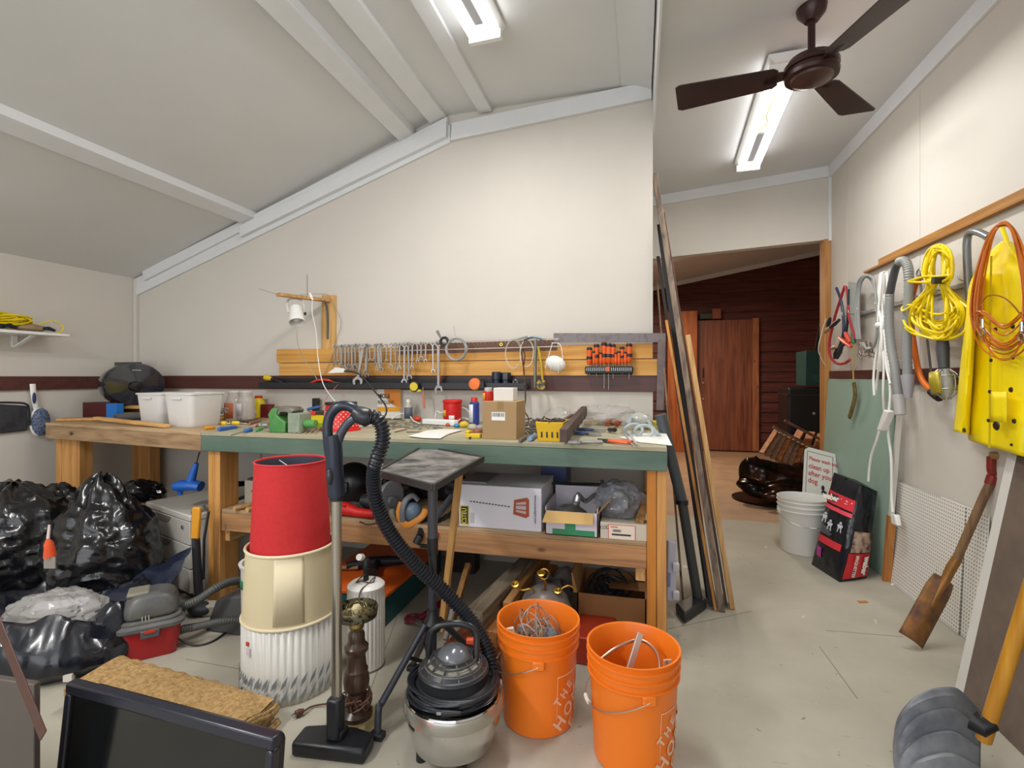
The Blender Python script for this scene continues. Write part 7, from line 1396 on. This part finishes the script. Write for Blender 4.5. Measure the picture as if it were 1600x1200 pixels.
patch(.02,.98,.70,.82,0,M_rp,'red_band'); patch(.02,.98,.64,.68,0,C('e0485a',.35),'red_band'); patch(.12,.9,.28,.35,0,M_rp,'red_band'); patch(.15,.36,.13,.23,0,C('b0208c',.4),'magenta_sticker')
patch(.06,.50,.725,.80,0,C('33343a',.35),'name_plate'); text(r,'weber',pt(.28,.757,0,.008),uh,uv,.055,M_wc,.85,bold=.002); patch(.58,.92,.775,.79,0,C('e0c0c4',.5),'small_print'); patch(.58,.84,.75,.757,0,C('e0c0c4',.5),'small_print')
for k,(u,v) in enumerate(((.2,.545),(.5,.50),(.78,.52))):
    mb=MB(frame(pt(u,v,0,.004),uh,uv)); mb.prism([(-.016,.01),(.016,.01),(.020,.0),(.012,-.012),(.016,-.04),(.010,-.04),(.005,-.014),(-.005,-.014),(-.010,-.04),(-.016,-.04),(-.012,-.012),(-.020,0)],.001); mb.prism([(-.010,.014),(.010,.014),(.006,.028),(-.006,.028)],.001); part(r,'grill_pictogram',mb,C('bfc4cc',.5))
patch(.60,.98,.02,.36,0,C('8d7260',.6,hx2='c9b8a8',scale=30,thr=(.4,.6)),'briquette_photo') if 0 else None
patch(.08,.92,.30,.52,1,C('4a3c38',.6,hx2='b59a86',scale=16,thr=(.45,.6)),'briquette_photo'); patch(.04,.96,.03,.29,1,C('c4202a',.35),'red_panel')
us=(br_-bf).normalized(); us=(us-uv*us.dot(uv)).normalized()
text(r,'weber',pt(.72,.16,1,.008),-uv,us,.060,M_wc,.75,bold=.003); text(r,'BRIQUETTES',pt(.33,.16,1,.008),-uv,us,.033,M_wc,.75,bold=.001)
for k in range(7): patch(.10,.5+.04*(k%3),.40+.012*k-.02,.404+.012*k-.02,0,C('8d9098',.5),'small_print')
# white pail
P=CF((1254-800)*3.70/F,3.70,0); h=zat(P,776); r,M,R=bucket(P,'white five-gallon bucket with wire handle standing beside charcoal bag',C('e4e2dc',.45,var=.04),YAW-.15,h=h,Rt=.165,Rb=.143,group=None)
# dog signs: two plates stacked, leaning on the panel
a=onD(1253,778,3.86);b=onD(1306,792,3.80); c=onD(1330,722,3.98); d=onD(1281,709,4.02)
ex=(c-d).normalized(); ey=(d-a); ey=(ey-ex*ey.dot(ex)).normalized(); ez=ex.cross(ey)
for k in (1,0):
    o_=a-ez*.012*k+ex*.02*k+ey*.02*k; w_=(c-d).length; h_=(d-a).length*1.35; o_=o_-ey*(h_-(d-a).length)
    M=frame(o_,ex,ey); r=thing('dog_sign',['front white sign with red lettering asking dog owners to clean up','second white sign standing behind the red-lettered dog sign'][k],'sign',o_,'white dog signs in the hall')
    mb=MB(M); q=[(.015,0),(w_-.015,0),(w_,.015),(w_,h_-.015),(w_-.015,h_),(.015,h_),(0,h_-.015),(0,.015)]; mb.prism(q,.004); part(r,'plate',mb,C('d4d0c8',.45))
    mb=MB(M); t_=.0035
    for A_,B_ in (((.02,.02),(w_-.02,.02+t_)),((.02,h_-.02-t_),(w_-.02,h_-.02)),((.02,.02),(.02+t_,h_-.02)),((w_-.02-t_,.02),(w_-.02,h_-.02)) ): mb.box((A_[0],A_[1],.004),(B_[0],B_[1],.0052))
    part(r,'border_line',mb,C('2c3a3a',.5))
    if k==0:
        cr=C('b8343c',.5)
        for i,(s_,sz,yy) in enumerate((('Please wash and',.040,.10),('clean up',.056,.165),('after your',.056,.225),('dog',.056,.285))): text(r,s_,M@V((.035,h_-yy+.02,.0045)),ex,ey,sz*1.05,cr,.8,align='LEFT',bold=.001)
        mb=MB(M); mb.blob((w_*.62,h_-.30,.006),(.012,.022,.002),14,8); mb.blob((w_*.66,h_-.335,.006),(.02,.016,.002),14,8); part(r,'dog_silhouette',mb,M_blk)
# bronze sleeping dog sculpture (one continuous body)
c0=onD(1212,752,5.2); c0.z=0; r=thing('bronze_dog','dark bronze sculpture of a curled sleeping dog on hall floor','sculpture',c0)
sx=dep(c0)/F
def S(px,py,z=None,dd=0): return onD(px,py+13,dep(c0)+dd)
blobs=[(S(1215,735),(.26,.24,.17)),(S(1190,728),(.19,.20,.16)),(S(1172,722),(.11,.13,.13)),(S(1163,727),(.06,.08,.10)),(S(1238,742,dd=-.15),(.17,.15,.13)),(S(1250,728,dd=.05),(.10,.12,.13)),(S(1228,752,dd=-.3),(.20,.10,.07)),(S(1200,757,dd=-.2),(.24,.12,.06)),(S(1172,744,dd=-.1),(.14,.12,.06)),(S(1180,711),(.04,.05,.09)),(S(1168,712),(.035,.05,.08)),(S(1205,718),(.10,.12,.07)),(S(1257,742,dd=-.1),(.07,.09,.08)),(S(1216,764,dd=-.4),(.16,.06,.05))]
me=bpy.data.meshes.new('tmpb'); bm=bmesh.new()
for c,rad in blobs:
    g=bmesh.ops.create_uvsphere(bm,u_segments=20,v_segments=14,radius=1,matrix=T(c-c0)@Matrix.Diagonal((*rad,1)))
bm.to_mesh(me); bm.free(); ob=bpy.data.objects.new('tmpb',me); COL.objects.link(ob); md=ob.modifiers.new('r','REMESH'); md.mode='VOXEL'; md.voxel_size=.018; sm=ob.modifiers.new('s','SMOOTH'); sm.iterations=8; sm.factor=.6
dg=bpy.context.evaluated_depsgraph_get(); me2=bpy.data.meshes.new_from_object(ob.evaluated_get(dg)); bpy.data.objects.remove(ob)
for v in me2.vertices: v.co.z=max(v.co.z,.012)
me2.polygons.foreach_set('use_smooth',[True]*len(me2.polygons)); me2.materials.clear(); me2.materials.append(C('120f0f',.22,.75,hx2='5a3420',scale=5,thr=(.25,.55),bump=.15,bscale=12)); me2.name='body'
bo=bpy.data.objects.new('body',me2); COL.objects.link(bo); bo.parent=r
mb=MB(T(c0)); mb.lathe([(0,0),(1,0),(1,.02),(0,.02)],40,Matrix.Diagonal((.42,.34,1,1))); part(r,'base_plate',mb,C('15110f',.3,.6))
# ================================================================= REAR ROOM
a=onY(1089,706,YF-.1);b=onY(1186,706,YF-.1); zt2=zat(a,501)
r=thing('plywood_door','reddish brown plywood door leaning closed on the siding wall','door',V(((a.x+b.x)/2,YF-.1,0)))
M_pw=wood('8f5236','5f2f1e','Z',.8,knots=False,rough=.45)
mb=MB(); mb.box((a.x,YF-.10,.02),(b.x-.1,YF-.06,zt2)); part(r,'panel',mb,M_pw,bevel=.003)
mb=MB(); mb.box((b.x-.10,YF-.10,.02),(b.x,YF-.055,zt2+.02)); part(r,'edge_strip',mb,wood('b8754a','7a4228','Z'),bevel=.003)
mb=MB(); h_=onY(1099,582,YF-.12); mb.beam(h_+V((0,0,-.08)),h_+V((0,0,.08)),.025,.02,(0,1,0)); part(r,'pull_handle',mb,M_blk,bevel=.004)
for py in(599,624): mb=MB(); q=onY(1099,py,YF-.105); mb.blob(q,(.022,.012,.022),14,10); part(r,'bolt',mb,C('b98a6a',.3,.6))
a=onY(1062,700,YF-.3);b=onY(1089,700,YF-.3); mb=MB(); mb.box((a.x-.2,YF-.35,0),(b.x,YF-.05,zat(b,486))); single('cabinet',mb,wood('b5642e','8c4418','Z'),'tall orange-brown cupboard left of the plywood door','cabinet',bevel=.004)
q=onY(1105,497,YF-.2); mb=MB(); mb.box((q.x-.12,YF-.2,zt2+.02),(q.x+.08,YF-.06,zt2+.11)); single('box_on_door',mb,C('2b3a30',.6),'dark green box sitting above the plywood door','box',bevel=.004)
q=onY(1119,492,YF-.2); mb=MB(); mb.box((q.x-.06,YF-.18,zt2+.02),(q.x+.08,YF-.06,zt2+.19)); single('wood_block',mb,C('8a4a30',.6),'reddish wood block above door right of the dark box','block',bevel=.004)
yR=6.9
a=onY(1259,603,yR); b=onY(1300,603,yR); mb=MB(); z0=a.z; r=thing('metal_locker','teal metal cabinet box stacked on black trunk behind door jamb','cabinet',V((a.x,yR,z0)))
mb.box((a.x,yR,z0),(a.x+.5,yR+.4,zat(a,548))); part(r,'body',mb,C('1f4a48',.45,var=.1),bevel=.005); mb=MB(); mb.box((a.x+.08,yR-.01,z0+.03),(a.x+.5,yR,z0+.14)); part(r,'drawer',mb,C('235350',.4),bevel=.004)
a=onY(1232,660,yR-.05); mb=MB(); mb.box((a.x,yR-.05,.0),(a.x+.7,yR+.45,z0-.02)); r=thing('trunk','tall black trunk standing under the teal cabinet','trunk',V((a.x,yR,0))); part(r,'body',mb,C('0e1016',.4),bevel=.02)
mb=MB(); mb.blob(onY(1272,646,yR-.06),(.02,.01,.02),12,8); part(r,'lock',mb,M_chr); mb=MB(); mb.box((a.x-.01,yR-.06,z0-.12),(a.x+.7,yR+.45,z0-.10)); part(r,'lid_edge',mb,C('22242c',.4))
r=thing('wooden_crate','slatted wooden folding rack lying tilted behind bronze sculpture','rack',onD(1240,715,6.1))
M_ws=wood('9a7a62','6a4c3a','Z',knots=False); D_=lambda px,py,dd=6.1:onD(px,py,dd-.35)
for k in range(9):
    t=k/8; a_=D_(1214+55*t,671+29*t); b_=D_(1190+68*t,702+33*t+6,5.9); mb=MB(); mb.beam(a_,b_,.055,.02,tuple(UP)); part(r,'slat',mb,M_ws if k%3 else wood('b8763e','7a4a24','Z',knots=False),bevel=.002)
for (p,q,dd) in (((1208,667),(1284,706),6.05),((1226,657),(1292,692),6.15),((1192,705),(1262,745),5.95)):
    mb=MB(); mb.beam(D_(*p,dd),D_(*q,dd-.1),.035,.03,tuple(UP)); part(r,'side_rail',mb,wood('7d5a48','553a2e','Z',knots=False),bevel=.002)
for k in range(3): mb=MB(); mb.beam(D_(1252+16*k,672+3*k,6.3),D_(1236+18*k,700+8*k,6.2),.09,.02,tuple(UP)); part(r,'wide_slat',mb,wood('b8743a','8a4e20','Z',knots=False),bevel=.002)
cord('hanging_wire',[onY(1291,498,YH-.022),onY(1284,520,YH-.05),onY(1279,548,YH-.06),onY(1290,572,YH-.022)],.004,C('c9bfae',.5),'pale bent wire hanging beside the wooden door jamb','wire')
plank(onY(1276,547,yR+.1),onY(1289,480,yR+.1),.05,.03,C('1a1414',.6),'dark thin bar leaning above the teal cabinet','bar','bar',side=(0,1,0))
# ================================================================= RIGHT WALL
def rbox(pts,off0,off1):
    A=[onX(px,py,XR-off1) for px,py in pts]; B=[V((XR-off0,p.y,p.z)) for p in A]; mb=MB(); mb.hexa([B[0],B[1],B[2],B[3],A[0],A[1],A[2],A[3]]); return mb
def ruler(px0,px1,pt0,pb0,off,mat,name,label):
    y0,y1=YX(px0,XR-off),YX(px1,XR-off); P=V((XR-off,y0,0)); z1,z0=zat(P,pt0),zat(P,pb0); mb=MB(); mb.box((XR-off,y1,z0),(XR-.001,y0,z1)); return single(name,mb,mat,label,'board',bevel=.002)
o1=ruler(1372,1660,405,416,.022,wood('b5813c','8f5e22','Y'),'hook_board','upper oak board of the hook rail running along the right wall')
o2=ruler(1349,1660,424,427.5,.03,wood('a87434','80501e','Y'),'hook_board','thin lower oak lip under the right wall hook rail')
# grey wire rail behind hanging things
y0,y1=YX(1322,XR-.05),YX(1640,XR-.05); zz=zat(V((XR-.05,YX(1340,XR-.05),0)),490)
r=thing('hanging_rail','grey metal hanging rail along the right wall carrying cords and hoses','rail',V((XR,2.9,zz)))
mb=MB(); mb.box((XR-.02,y1,zz-.012),(XR-.001,y0,zz+.012)); part(r,'bar',mb,C('a3a39e',.4,.3),bevel=.002)
mb=MB()
HK=[1328,1339,1353,1382,1402,1437,1470,1519,1568]
for px in HK:
    y=YX(px,XR-.06); mb=MB(); mb.tube(spline([V((XR-.02,y,zz)),V((XR-.08,y,zz-.005)),V((XR-.11,y,zz+.005)),V((XR-.115,y,zz+.025))]),.0035,8); part(r,'hook',mb,M_chr)
def rc(pts,off): return [onX(px,py,XR-(off if not isinstance(off,(list,tuple)) else off[i])) for i,(px,py) in enumerate(pts)]
def rcord(name,pts,off,rad,mat,label,cat,flat=1,n=9,k=8,group=None):
    mb=MB(); mb.tube(spline(rc(pts,off),k),rad,n,flat=flat); return single(name,mb,mat,label,cat,group=group)
# jumper cables
r=thing('jumper_cables','red and blue jumper cables with clamps hanging at far end of rail','jumper cables',onX(1320,480,XR-.08))
for nm,pts,col in (('red_cable',[(1320,447),(1314,465),(1306,490),(1301,510),(1296,535),(1297,555),(1306,567),(1318,568),(1328,562)],'a82434'),('blue_cable',[(1307,450),(1314,470),(1318,500),(1317,525),(1310,545)],'24304e'),('red_cable',[(1322,448),(1325,470),(1327,495),(1332,515),(1337,530)],'a02832'),('dark_cable',[(1326,452),(1325,490),(1322,520),(1318,540)],'1d222c')):
    mb=MB(); mb.tube(spline(rc(pts,.08)),.010,9); part(r,nm,mb,C(col,.4))
for nm,a,b,col in (('clamp',(1297,497),(1293,512),'20242c'),('clamp',(1311,500),(1297,512),'20242c'),('clamp',(1312,528),(1330,542),'cf4a2a'),('clamp',(1321,520),(1328,535),'d04a2e'),('clamp',(1308,545),(1304,560),'1c1d22'),('clamp',(1316,540),(1308,560),'26262c'),('jaw',(1296,512),(1289,520),'a88a5a'),('jaw',(1306,541),(1299,545),'a88a6a')):
    mb=MB(); p,q=rc([a,b],.09); mb.tube([p,p*.5+q*.5,q],[.012,.018,.010],8); part(r,nm,mb,C(col,.4))
# grey strap
r=thing('strap','flat grey-green strap hanging down to a frayed yellow tail','strap',onX(1333,500,XR-.08))
part(r,'webbing',rbox([(1328,532),(1338,532),(1339,441),(1325,440)],.06,.075),C('9a9f98',.8,bump=.2),bevel=.002)
mb=MB(); mb.tube(spline(rc([(1333,530),(1334,545),(1333,575),(1334,600)],.08)),[.012]*25,8,flat=.3); part(r,'yellow_tail',mb,C('a8924a',.8)); 
mb=MB(); mb.tube(spline(rc([(1334,598),(1336,618),(1331,640),(1327,652)],.08)),.024,8,flat=.4); part(r,'frayed_end',mb,C('7d6a35',.9,hx2='4c401f',scale=40)); mb=MB(); mb.cyl(*rc([(1333,520),(1334,536)],.08),.016,n=10); part(r,'buckle',mb,C('2f6a4c',.5))
# grey hose loop
r=thing('grey_cable_loop','loop of grey cable with metal chain end beside the flat strap','cable',onX(1353,480,XR-.09))
M_gy=C('8f918f',.45)
for dx in(0,3,5):
    mb=MB(); mb.tube(spline(rc([(1339+dx,530),(1337+dx,500),(1337+dx,465),(1341+dx,441),(1350+dx,431),(1360+dx,436),(1367,452),(1370,480),(1370,515),(1366,540),(1355,545),(1344+dx,536)],.09+dx*.004)),.008,8); part(r,'cable',mb,M_gy)
mb=MB(); rr=random.Random(77)
for k in range(14): c=rc([(rr.uniform(1341,1364),rr.uniform(536,556))],.10)[0]; mb.tube(coilpts(c,.016,1,V((rr.uniform(-1,1),rr.uniform(-1,1),rr.uniform(-1,1))).normalized(),V((0,.3,1)).normalized(),.0,10),.004,5)
part(r,'chain',mb,C('8a7f76',.4,.6),kind='stuff')
# white extension cord bundle
r=thing('white_extension_cord','bundle of white extension cord with power block hanging to the floor','cord',onX(1385,520,XR-.09))
for k,pts in enumerate(([(1378,425),(1376,450),(1373,480),(1371,505),(1373,530),(1368,560),(1365,590),(1366,618)],[(1381,424),(1382,455),(1384,490),(1378,520),(1374,560),(1370,600),(1367,618)],[(1386,425),(1387,460),(1383,490),(1379,525),(1381,570),(1380,610),(1381,640)],[(1388,432),(1390,470),(1385,505),(1387,550),(1390,590),(1391,620),(1388,650)],[(1376,426),(1372,470),(1376,500),(1378,540),(1376,580)],[(1384,428),(1379,480),(1383,530),(1385,570),(1391,600)])):
    mb=MB(); mb.tube(spline(rc(pts,[.09+.006*((k*3+i)%4) for i in range(len(pts))])),.0075,8); part(r,'cord',mb,M_wc)
part(r,'power_block',rbox([(1369,672),(1376,673),(1388,643),(1380,640)],.10,.14),M_wc,bevel=.006)
mb=MB(); mb.tube(spline(rc([(1374,672),(1369,690),(1362,710),(1358,735),(1357,752)],.13)),.0075,8); part(r,'cord',mb,M_wc)
mb=MB(); mb.tube(spline(rc([(1388,650),(1388,680),(1392,710),(1393,740),(1393,775),(1395,800)],.09)),.0075,8); part(r,'cord',mb,M_wc)
part(r,'socket_end',rbox([(1392,819),(1401,822),(1398,804),(1390,803)],.07,.10),M_wc,bevel=.008)
mb=MB(); mb.blob(rc([(1371,508)],.11)[0],(.012,.03,.02),12,8); part(r,'tie',mb,M_wc)
# vacuum hose folded over hook
r=thing('grey_vacuum_hose','grey vacuum hose folded over hook with pale grey cuffs','hose',onX(1405,500,XR-.1))
mb=MB(); mb.tube(spline(rc([(1390,460),(1394,440),(1399,420),(1405,409)],.10)),.022,14); part(r,'dark_section',mb,C('4b4e52',.35))
mb=MB(); c=spline(rc([(1405,409),(1413,408),(1419,420),(1420,450),(1418,500),(1417,540),(1418,588)],.12),14); mb.tube(c,[.024*(1+.06*(1 if i%2 else -1)) for i in range(len(c))],14); part(r,'hose',mb,M_gy)
mb=MB(); c=spline(rc([(1390,460),(1389,500),(1392,540),(1399,580),(1404,620)],.10),14); mb.tube(c,[.024*(1+.06*(1 if i%2 else -1)) for i in range(len(c))],14); part(r,'hose',mb,M_gy)
mb=MB(); p=rc([(1404,617),(1407,648)],.10); mb.tube(p,[.034,.028],16); part(r,'cuff',mb,C('b7b4b2',.4))
mb=MB(); p=rc([(1418,586),(1419,602),(1419,622)],.12); mb.tube(p,[.034,.028,.018],16); part(r,'cuff',mb,C('a8a6ae',.4))
# white stick continues: separate thin pole
# orange bow saw
r=thing('bow_saw','orange tubular bow saw hanging behind the yellow cord','saw',onX(1435,480,XR-.06))
mb=MB(); mb.tube(spline(rc([(1442,433),(1434,425),(1428,440),(1423,430)],.07)),.006,8); mb=MB(); mb.tube(spline(rc([(1452,434),(1440,433),(1433,440),(1428,452),(1424,475),(1424,510),(1428,540),(1433,570),(1440,592),(1450,605),(1461,611)],.06)),.0155,12); part(r,'frame',mb,C('e0701e',.35))
mb=MB(); p=rc([(1436,425),(1462,612)],.05); mb.beam(rc([(1438,440)],.06)[0],rc([(1458,608)],.06)[0],.002,.022,(0,1,0)); part(r,'blade',mb,C('6d6a66',.4,.6))
mb=MB(); mb.tube(spline(rc([(1455,612),(1462,618),(1468,622)],.07)),.02,10); part(r,'end_grip',mb,M_blk)
mb=MB(); mb.tube(coilpts(rc([(1436,428)],.09)[0],.022,2,V((0,1,0)),UP,.2),.004,6); part(r,'hook_ring',mb,M_chr)
# trouble light
r=thing('trouble_light','caged work light with black grip hanging under the yellow cord','work light',onX(1475,590,XR-.12))
mb=MB(); mb.tube(rc([(1473,520),(1473,545),(1475,575)],.12),[.020,.027,.022],14); part(r,'grip',mb,C('4a4c4e',.5))
c1,c2=rc([(1475,577),(1479,622)],.13)
mb=MB(); mb.tube([c1,c1.lerp(c2,.35),c1.lerp(c2,.75),c2],[.02,.034,.032,.012],18); part(r,'bulb',mb,C('b8bcc0',.1,alpha=.7))
mb=MB(); ax=(c2-c1).normalized(); Mc=frame(c1,ax.orthogonal(),z=ax); Lc=(c2-c1).length
for k in range(6): a=2*PI*k/6; e=V((math.cos(a),math.sin(a),0)); mb.tube(spline([Mc@(e*.022),Mc@(e*.052+V((0,0,Lc*.25))),Mc@(e*.050+V((0,0,Lc*.7))),Mc@(e*.012+V((0,0,Lc*1.05)))]),.003,6)
for z_,R_ in((.25,.052),(.7,.050)): mb.tube([Mc@V((R_*math.cos(a),R_*math.sin(a),Lc*z_)) for a in [2*PI*i/20 for i in range(20)]],.003,6,closed=True)
part(r,'cage',mb,M_chr)
mb=MB(Mc); mb.lathe([(.058,Lc*.1),(.062,Lc*.4),(.055,Lc*.85)],14,a0=0,a1=PI); part(r,'reflector',mb,C('b9a83a',.4,.3),solid=.002)
# yellow cord coil: folded hank over hook
r=thing('yellow_extension_cord','yellow extension cord coiled in a tied hank on right wall','cord',onX(1465,470,XR-.11))
rr=random.Random(8); 
for k in range(22):
    w_=14+rr.uniform(-9,10); w2=33+rr.uniform(-22,20); yb_=512+rr.uniform(-30,14); cx_=1466+rr.uniform(-3,3); top_=381+rr.uniform(0,14)
    pts=[(cx_,top_),(cx_+w_*.9,top_+12),(cx_+w_,430),(cx_+w_*.7,448),(cx_+w2*.85,480),(cx_+w2*.75,yb_-8),(cx_,yb_+5),(cx_-w2*1.0,yb_-10),(cx_-w2*1.05,485),(cx_-w_*.7,450),(cx_-w_,425),(cx_-w_*.7,top_+12)]
    mb=MB(); mb.tube(spline(rc(pts,[.10+rr.uniform(0,.06) for _ in pts]),6,True),.0062,7,closed=True); part(r,'cord_loop',mb,M_yc)
mb=MB(); mb.tube(spline(rc([(1450,437),(1465,442),(1480,436),(1482,430),(1466,432),(1445,432),(1425,438),(1420,440),(1445,441),(1462,440)],.175)),.0062,7); part(r,'tie_loop',mb,M_yc)
mb=MB(); p=rc([(1467,438)],.185)[0]; mb.cyl(p+V((.02,0,0)),p-V((.025,0,0)),.017,n=12); part(r,'plug',mb,M_blk)
# grey bent pipe
r=thing('bent_grey_pipe','thick grey bent tube hooked on rail between yellow cord and raincoat','pipe',onX(1512,440,XR-.08))
mb=MB(); mb.tube(spline(rc([(1545,371),(1536,366),(1525,362),(1515,364),(1511,376),(1511,400),(1513,440),(1517,480),(1521,530)],.08)),.016,12); part(r,'tube',mb,C('7b7d80',.3,.5)); 
# raincoat
r=thing('raincoat','bright yellow rubber raincoat hanging from the right wall rail','raincoat',onX(1560,600,XR-.10))
M_yr=C('fbe200',.42,bump=.06,bscale=4)
Lf=[(1566,377),(1556,385),(1545,397),(1533,412),(1522,430),(1516,470),(1513,520),(1512,570),(1511,620),(1512,660),(1514,688)]
Rg=[(1580,378),(1592,386),(1606,398),(1622,412),(1636,430),(1640,470),(1640,520),(1640,570),(1638,620),(1632,665),(1628,712)]
def sheetR(L,Rt_,name,mat,off,nu=40,fold=.010,ff=11,seed=0,slope=(0,0)):
    Ls=[V((x,y,0)) for x,y in L];Rs=[V((x,y,0)) for x,y in Rt_]; Ls=spline(Ls,4);Rs=spline(Rs,4); P=[]
    for i,(a,b) in enumerate(zip(Ls,Rs)):
        v=i/(len(Ls)-1); row=[]
        for j in range(nu+1):
            u=j/nu; q=a.lerp(b,u); q.y+=slope[1]*v*u
            e=math.sin(PI*u)**.4 if 0<u<1 else 0
            o=off+.07*e+fold*v*math.sin(u*ff+2.5*math.sin(v*3+seed))+.012*noise.noise(V((u*4,v*6,seed)))
            row.append(onX(q.x,q.y,XR-o))
        P.append(row)
    mb=MB(); mb.grid(P); return part(r,name,mb,mat,solid=.004),P
_,PB=sheetR(Lf,Rg,'body',M_yr,.07,slope=(0,10))
_,PS=sheetR([(1523,428),(1514,450),(1508,500),(1502,560),(1497,610),(1493,645),(1490,674)],[(1534,430),(1530,455),(1526,500),(1522,560),(1519,610),(1517,645),(1515,679)],'sleeve',M_yr,.10,16,.006,7,3)
mb=MB(); mb.tube(spline(rc([(1566,352),(1567,360),(1571,370),(1574,380)],.09)),.008,8); part(r,'hanging_loop',mb,M_yr)
P=[]
mb=MB(); mb.grid([[onX(1549+6*i,612+0*i+12*j,XR-.185+.0*i) for j in range(0,5)] for i in range(0,5)]); part(r,'pocket_flap',mb,M_yr,solid=.004)
mb=MB(); mb.tube(rc([(1549,400),(1547,500),(1547,600),(1546,700)],.165),.004,6); part(r,'placket_seam',mb,C('c9b400',.5))
for k,(px,py,s_) in enumerate(((1556,515,.010),(1583,510,.010),(1549,563,.008),(1583,558,.010),(1547,612,.008),(1580,609,.011),(1545,657,.008),(1585,658,.010),(1557,665,.020),(1507,672,.010),(1533,492,.006),(1581,695,.006))):
    o=.155 if px>1520 else .135
    mb=MB(); p=rc([(px,py)],o+.03)[0]; mb.M=frame(p,(0,1,0),z=(-1,0,0)); mb.lathe([(0,.004),(s_*.8,.004),(s_,0),(0,-.002)],14); part(r,'snap_button',mb,C('3a2f1e',.4,.5))
# orange air hose coil
r=thing('orange_air_line','coil of thin orange tubing with brass snap ends over the raincoat','tubing',onX(1568,440,XR-.2))
rr=random.Random(15)
for k in range(12):
    yb_=560+rr.uniform(-52,5); w_=42+rr.uniform(-12,12); pts=[(1568,345+rr.uniform(0,8)),(1568+w_*.45,365),(1568+w_*.85,420),(1568+w_,480),(1568+w_*.8,yb_-22),(1568,yb_),(1568-w_*.8,yb_-22),(1568-w_*1.1,490),(1568-w_*.95,430),(1568-w_*.5,368)]
    mb=MB(); mb.tube(spline(rc(pts,[.19+rr.uniform(0,.03) for _ in pts]),7,True),.0032,6,closed=True); part(r,'tube_loop',mb,C('c86a16',.3))
mb=MB(); mb.tube(spline(rc([(1530,480),(1545,462),(1570,466),(1592,488),(1605,510),(1580,545),(1545,540),(1528,510)],.215),7,True),.003,6,closed=True); part(r,'tube_loop',mb,C('9a5a14',.3))
for px,py in((1535,512),(1596,518)):
    mb=MB(); p=rc([(px,py)],.225)[0]; mb.cyl(p,p+V((0,0,.035)),.006,n=8); mb.tube(coilpts(p-V((0,0,.02)),.014,1,V((0,1,0)),UP,0,14),.003,6); part(r,'snap_end',mb,M_chr)
# boards leaning near right edge
a=G(1492,1075); top=onX(1590,640,XR-.035); L_=V((0,-1,0)); u=(top-a); 
r=thing('leaning_panel','brown panel with white edge strip leaning on the right wall','panel',a)
def strip(s0,s1,t0,t1,mat,name):
    q=[a+L_*s0+u*t0,a+L_*s1+u*t0,a+L_*s1+u*t1,a+L_*s0+u*t1]; nb=L_.cross(u).normalized(); nb=-nb if nb.x<0 else nb
    mb=MB(); mb.add([p+V((0,0,.002)) for p in q]+[p+nb*.022+V((0,0,.002)) for p in q],[(0,1,2,3),(7,6,5,4),(0,4,5,1),(1,5,6,2),(2,6,7,3),(3,7,4,0)]); return part(r,name,mb,mat,bevel=.001)
strip(0,.052,0,1.02,C('cfccc6',.5,var=.06),'white_edge'); strip(.053,.9,0,1.02,C('6e5f54',.55,hx2='5d5048',scale=8,bump=.1),'brown_face')
# snow shovel
r=thing('snow_shovel','snow shovel with ribbed black blade and thick wooden handle at lower right','snow shovel',G(1470,1140))
a_=onD(1545,1130,1.50); b_=onD(1617,900,1.42)
mb=MB(); mb.tube([a_-(b_-a_)*.12,a_,b_,b_+(b_-a_)*.6],.0195,18); part(r,'handle',mb,wood('d29a34','a8701e','Z',.7,rough=.35))
OE=spline([V(p+(0,)) for p in ((1396,1160),(1403,1122),(1424,1093),(1450,1078),(1478,1073),(1496,1076),(1513,1091),(1532,1112))],5)
IE=spline([V(p+(0,)) for p in ((1400,1330),(1415,1310),(1435,1295),(1455,1290),(1475,1285),(1490,1285),(1505,1285),(1530,1290))],5)
P=[]
for i in range(41):
    v=i/40; row=[]
    for o_,e_ in zip(OE,IE):
        q=o_.lerp(e_,v); dd=1.70-.30*v+.03*math.sin(PI*v)
        rib=.015*math.sin(v*2*PI*6) if .05<v<.95 else 0
        p=onD(q.x,q.y,dd)+UP*rib; row.append(V((p.x,p.y,max(p.z,.004))))
    P.append(row)
mb=MB(); mb.grid(P); part(r,'blade',mb,C('3a3e4a',.4,hx2='84878c',scale=7,thr=(.35,.8)),solid=.004)
mb=MB(); q=onD(1520,1125,1.52); mb.tube([q,onD(1535,1135,1.5),onD(1548,1128,1.5)],[.03,.028,.024],12); part(r,'socket',mb,M_blk)
# plywood at the far lower right
A=G(1530,1190); mb=MB(); a2=CF(1.42,1.30,0); b2=CF(1.62,1.05,0); q=[a2,b2,b2+RT*.03+V((0,0,.0)),a2+RT*.03]; hh=.62; mb.add([p+V((0,0,.003)) for p in q]+[p+RT*.10+V((0,0,hh)) for p in q],[(0,3,2,1),(4,5,6,7),(0,1,5,4),(1,2,6,5),(2,3,7,6),(3,0,4,7)]); single('veneer_board',mb,wood('8a6e52','6a5038','Z'),'brown veneer board standing at lower right edge behind wooden handle','board')
# floor litter
mb=MB(); mb.cbox(G(1348,941)+V((0,0,.003)),(.05,.02,.004),RZ(.3)); single('wood_chip',mb,C('b9783c',.7),'small orange-brown wood chip on the hall floor','wood chip'); mb=MB(); mb.cbox(G(1395,914)+V((0,0,.003)),(.02,.012,.006),RZ(.8)); single('paper_scrap',mb,M_wc,'tiny white scrap on the hall floor by pegboard','paper')
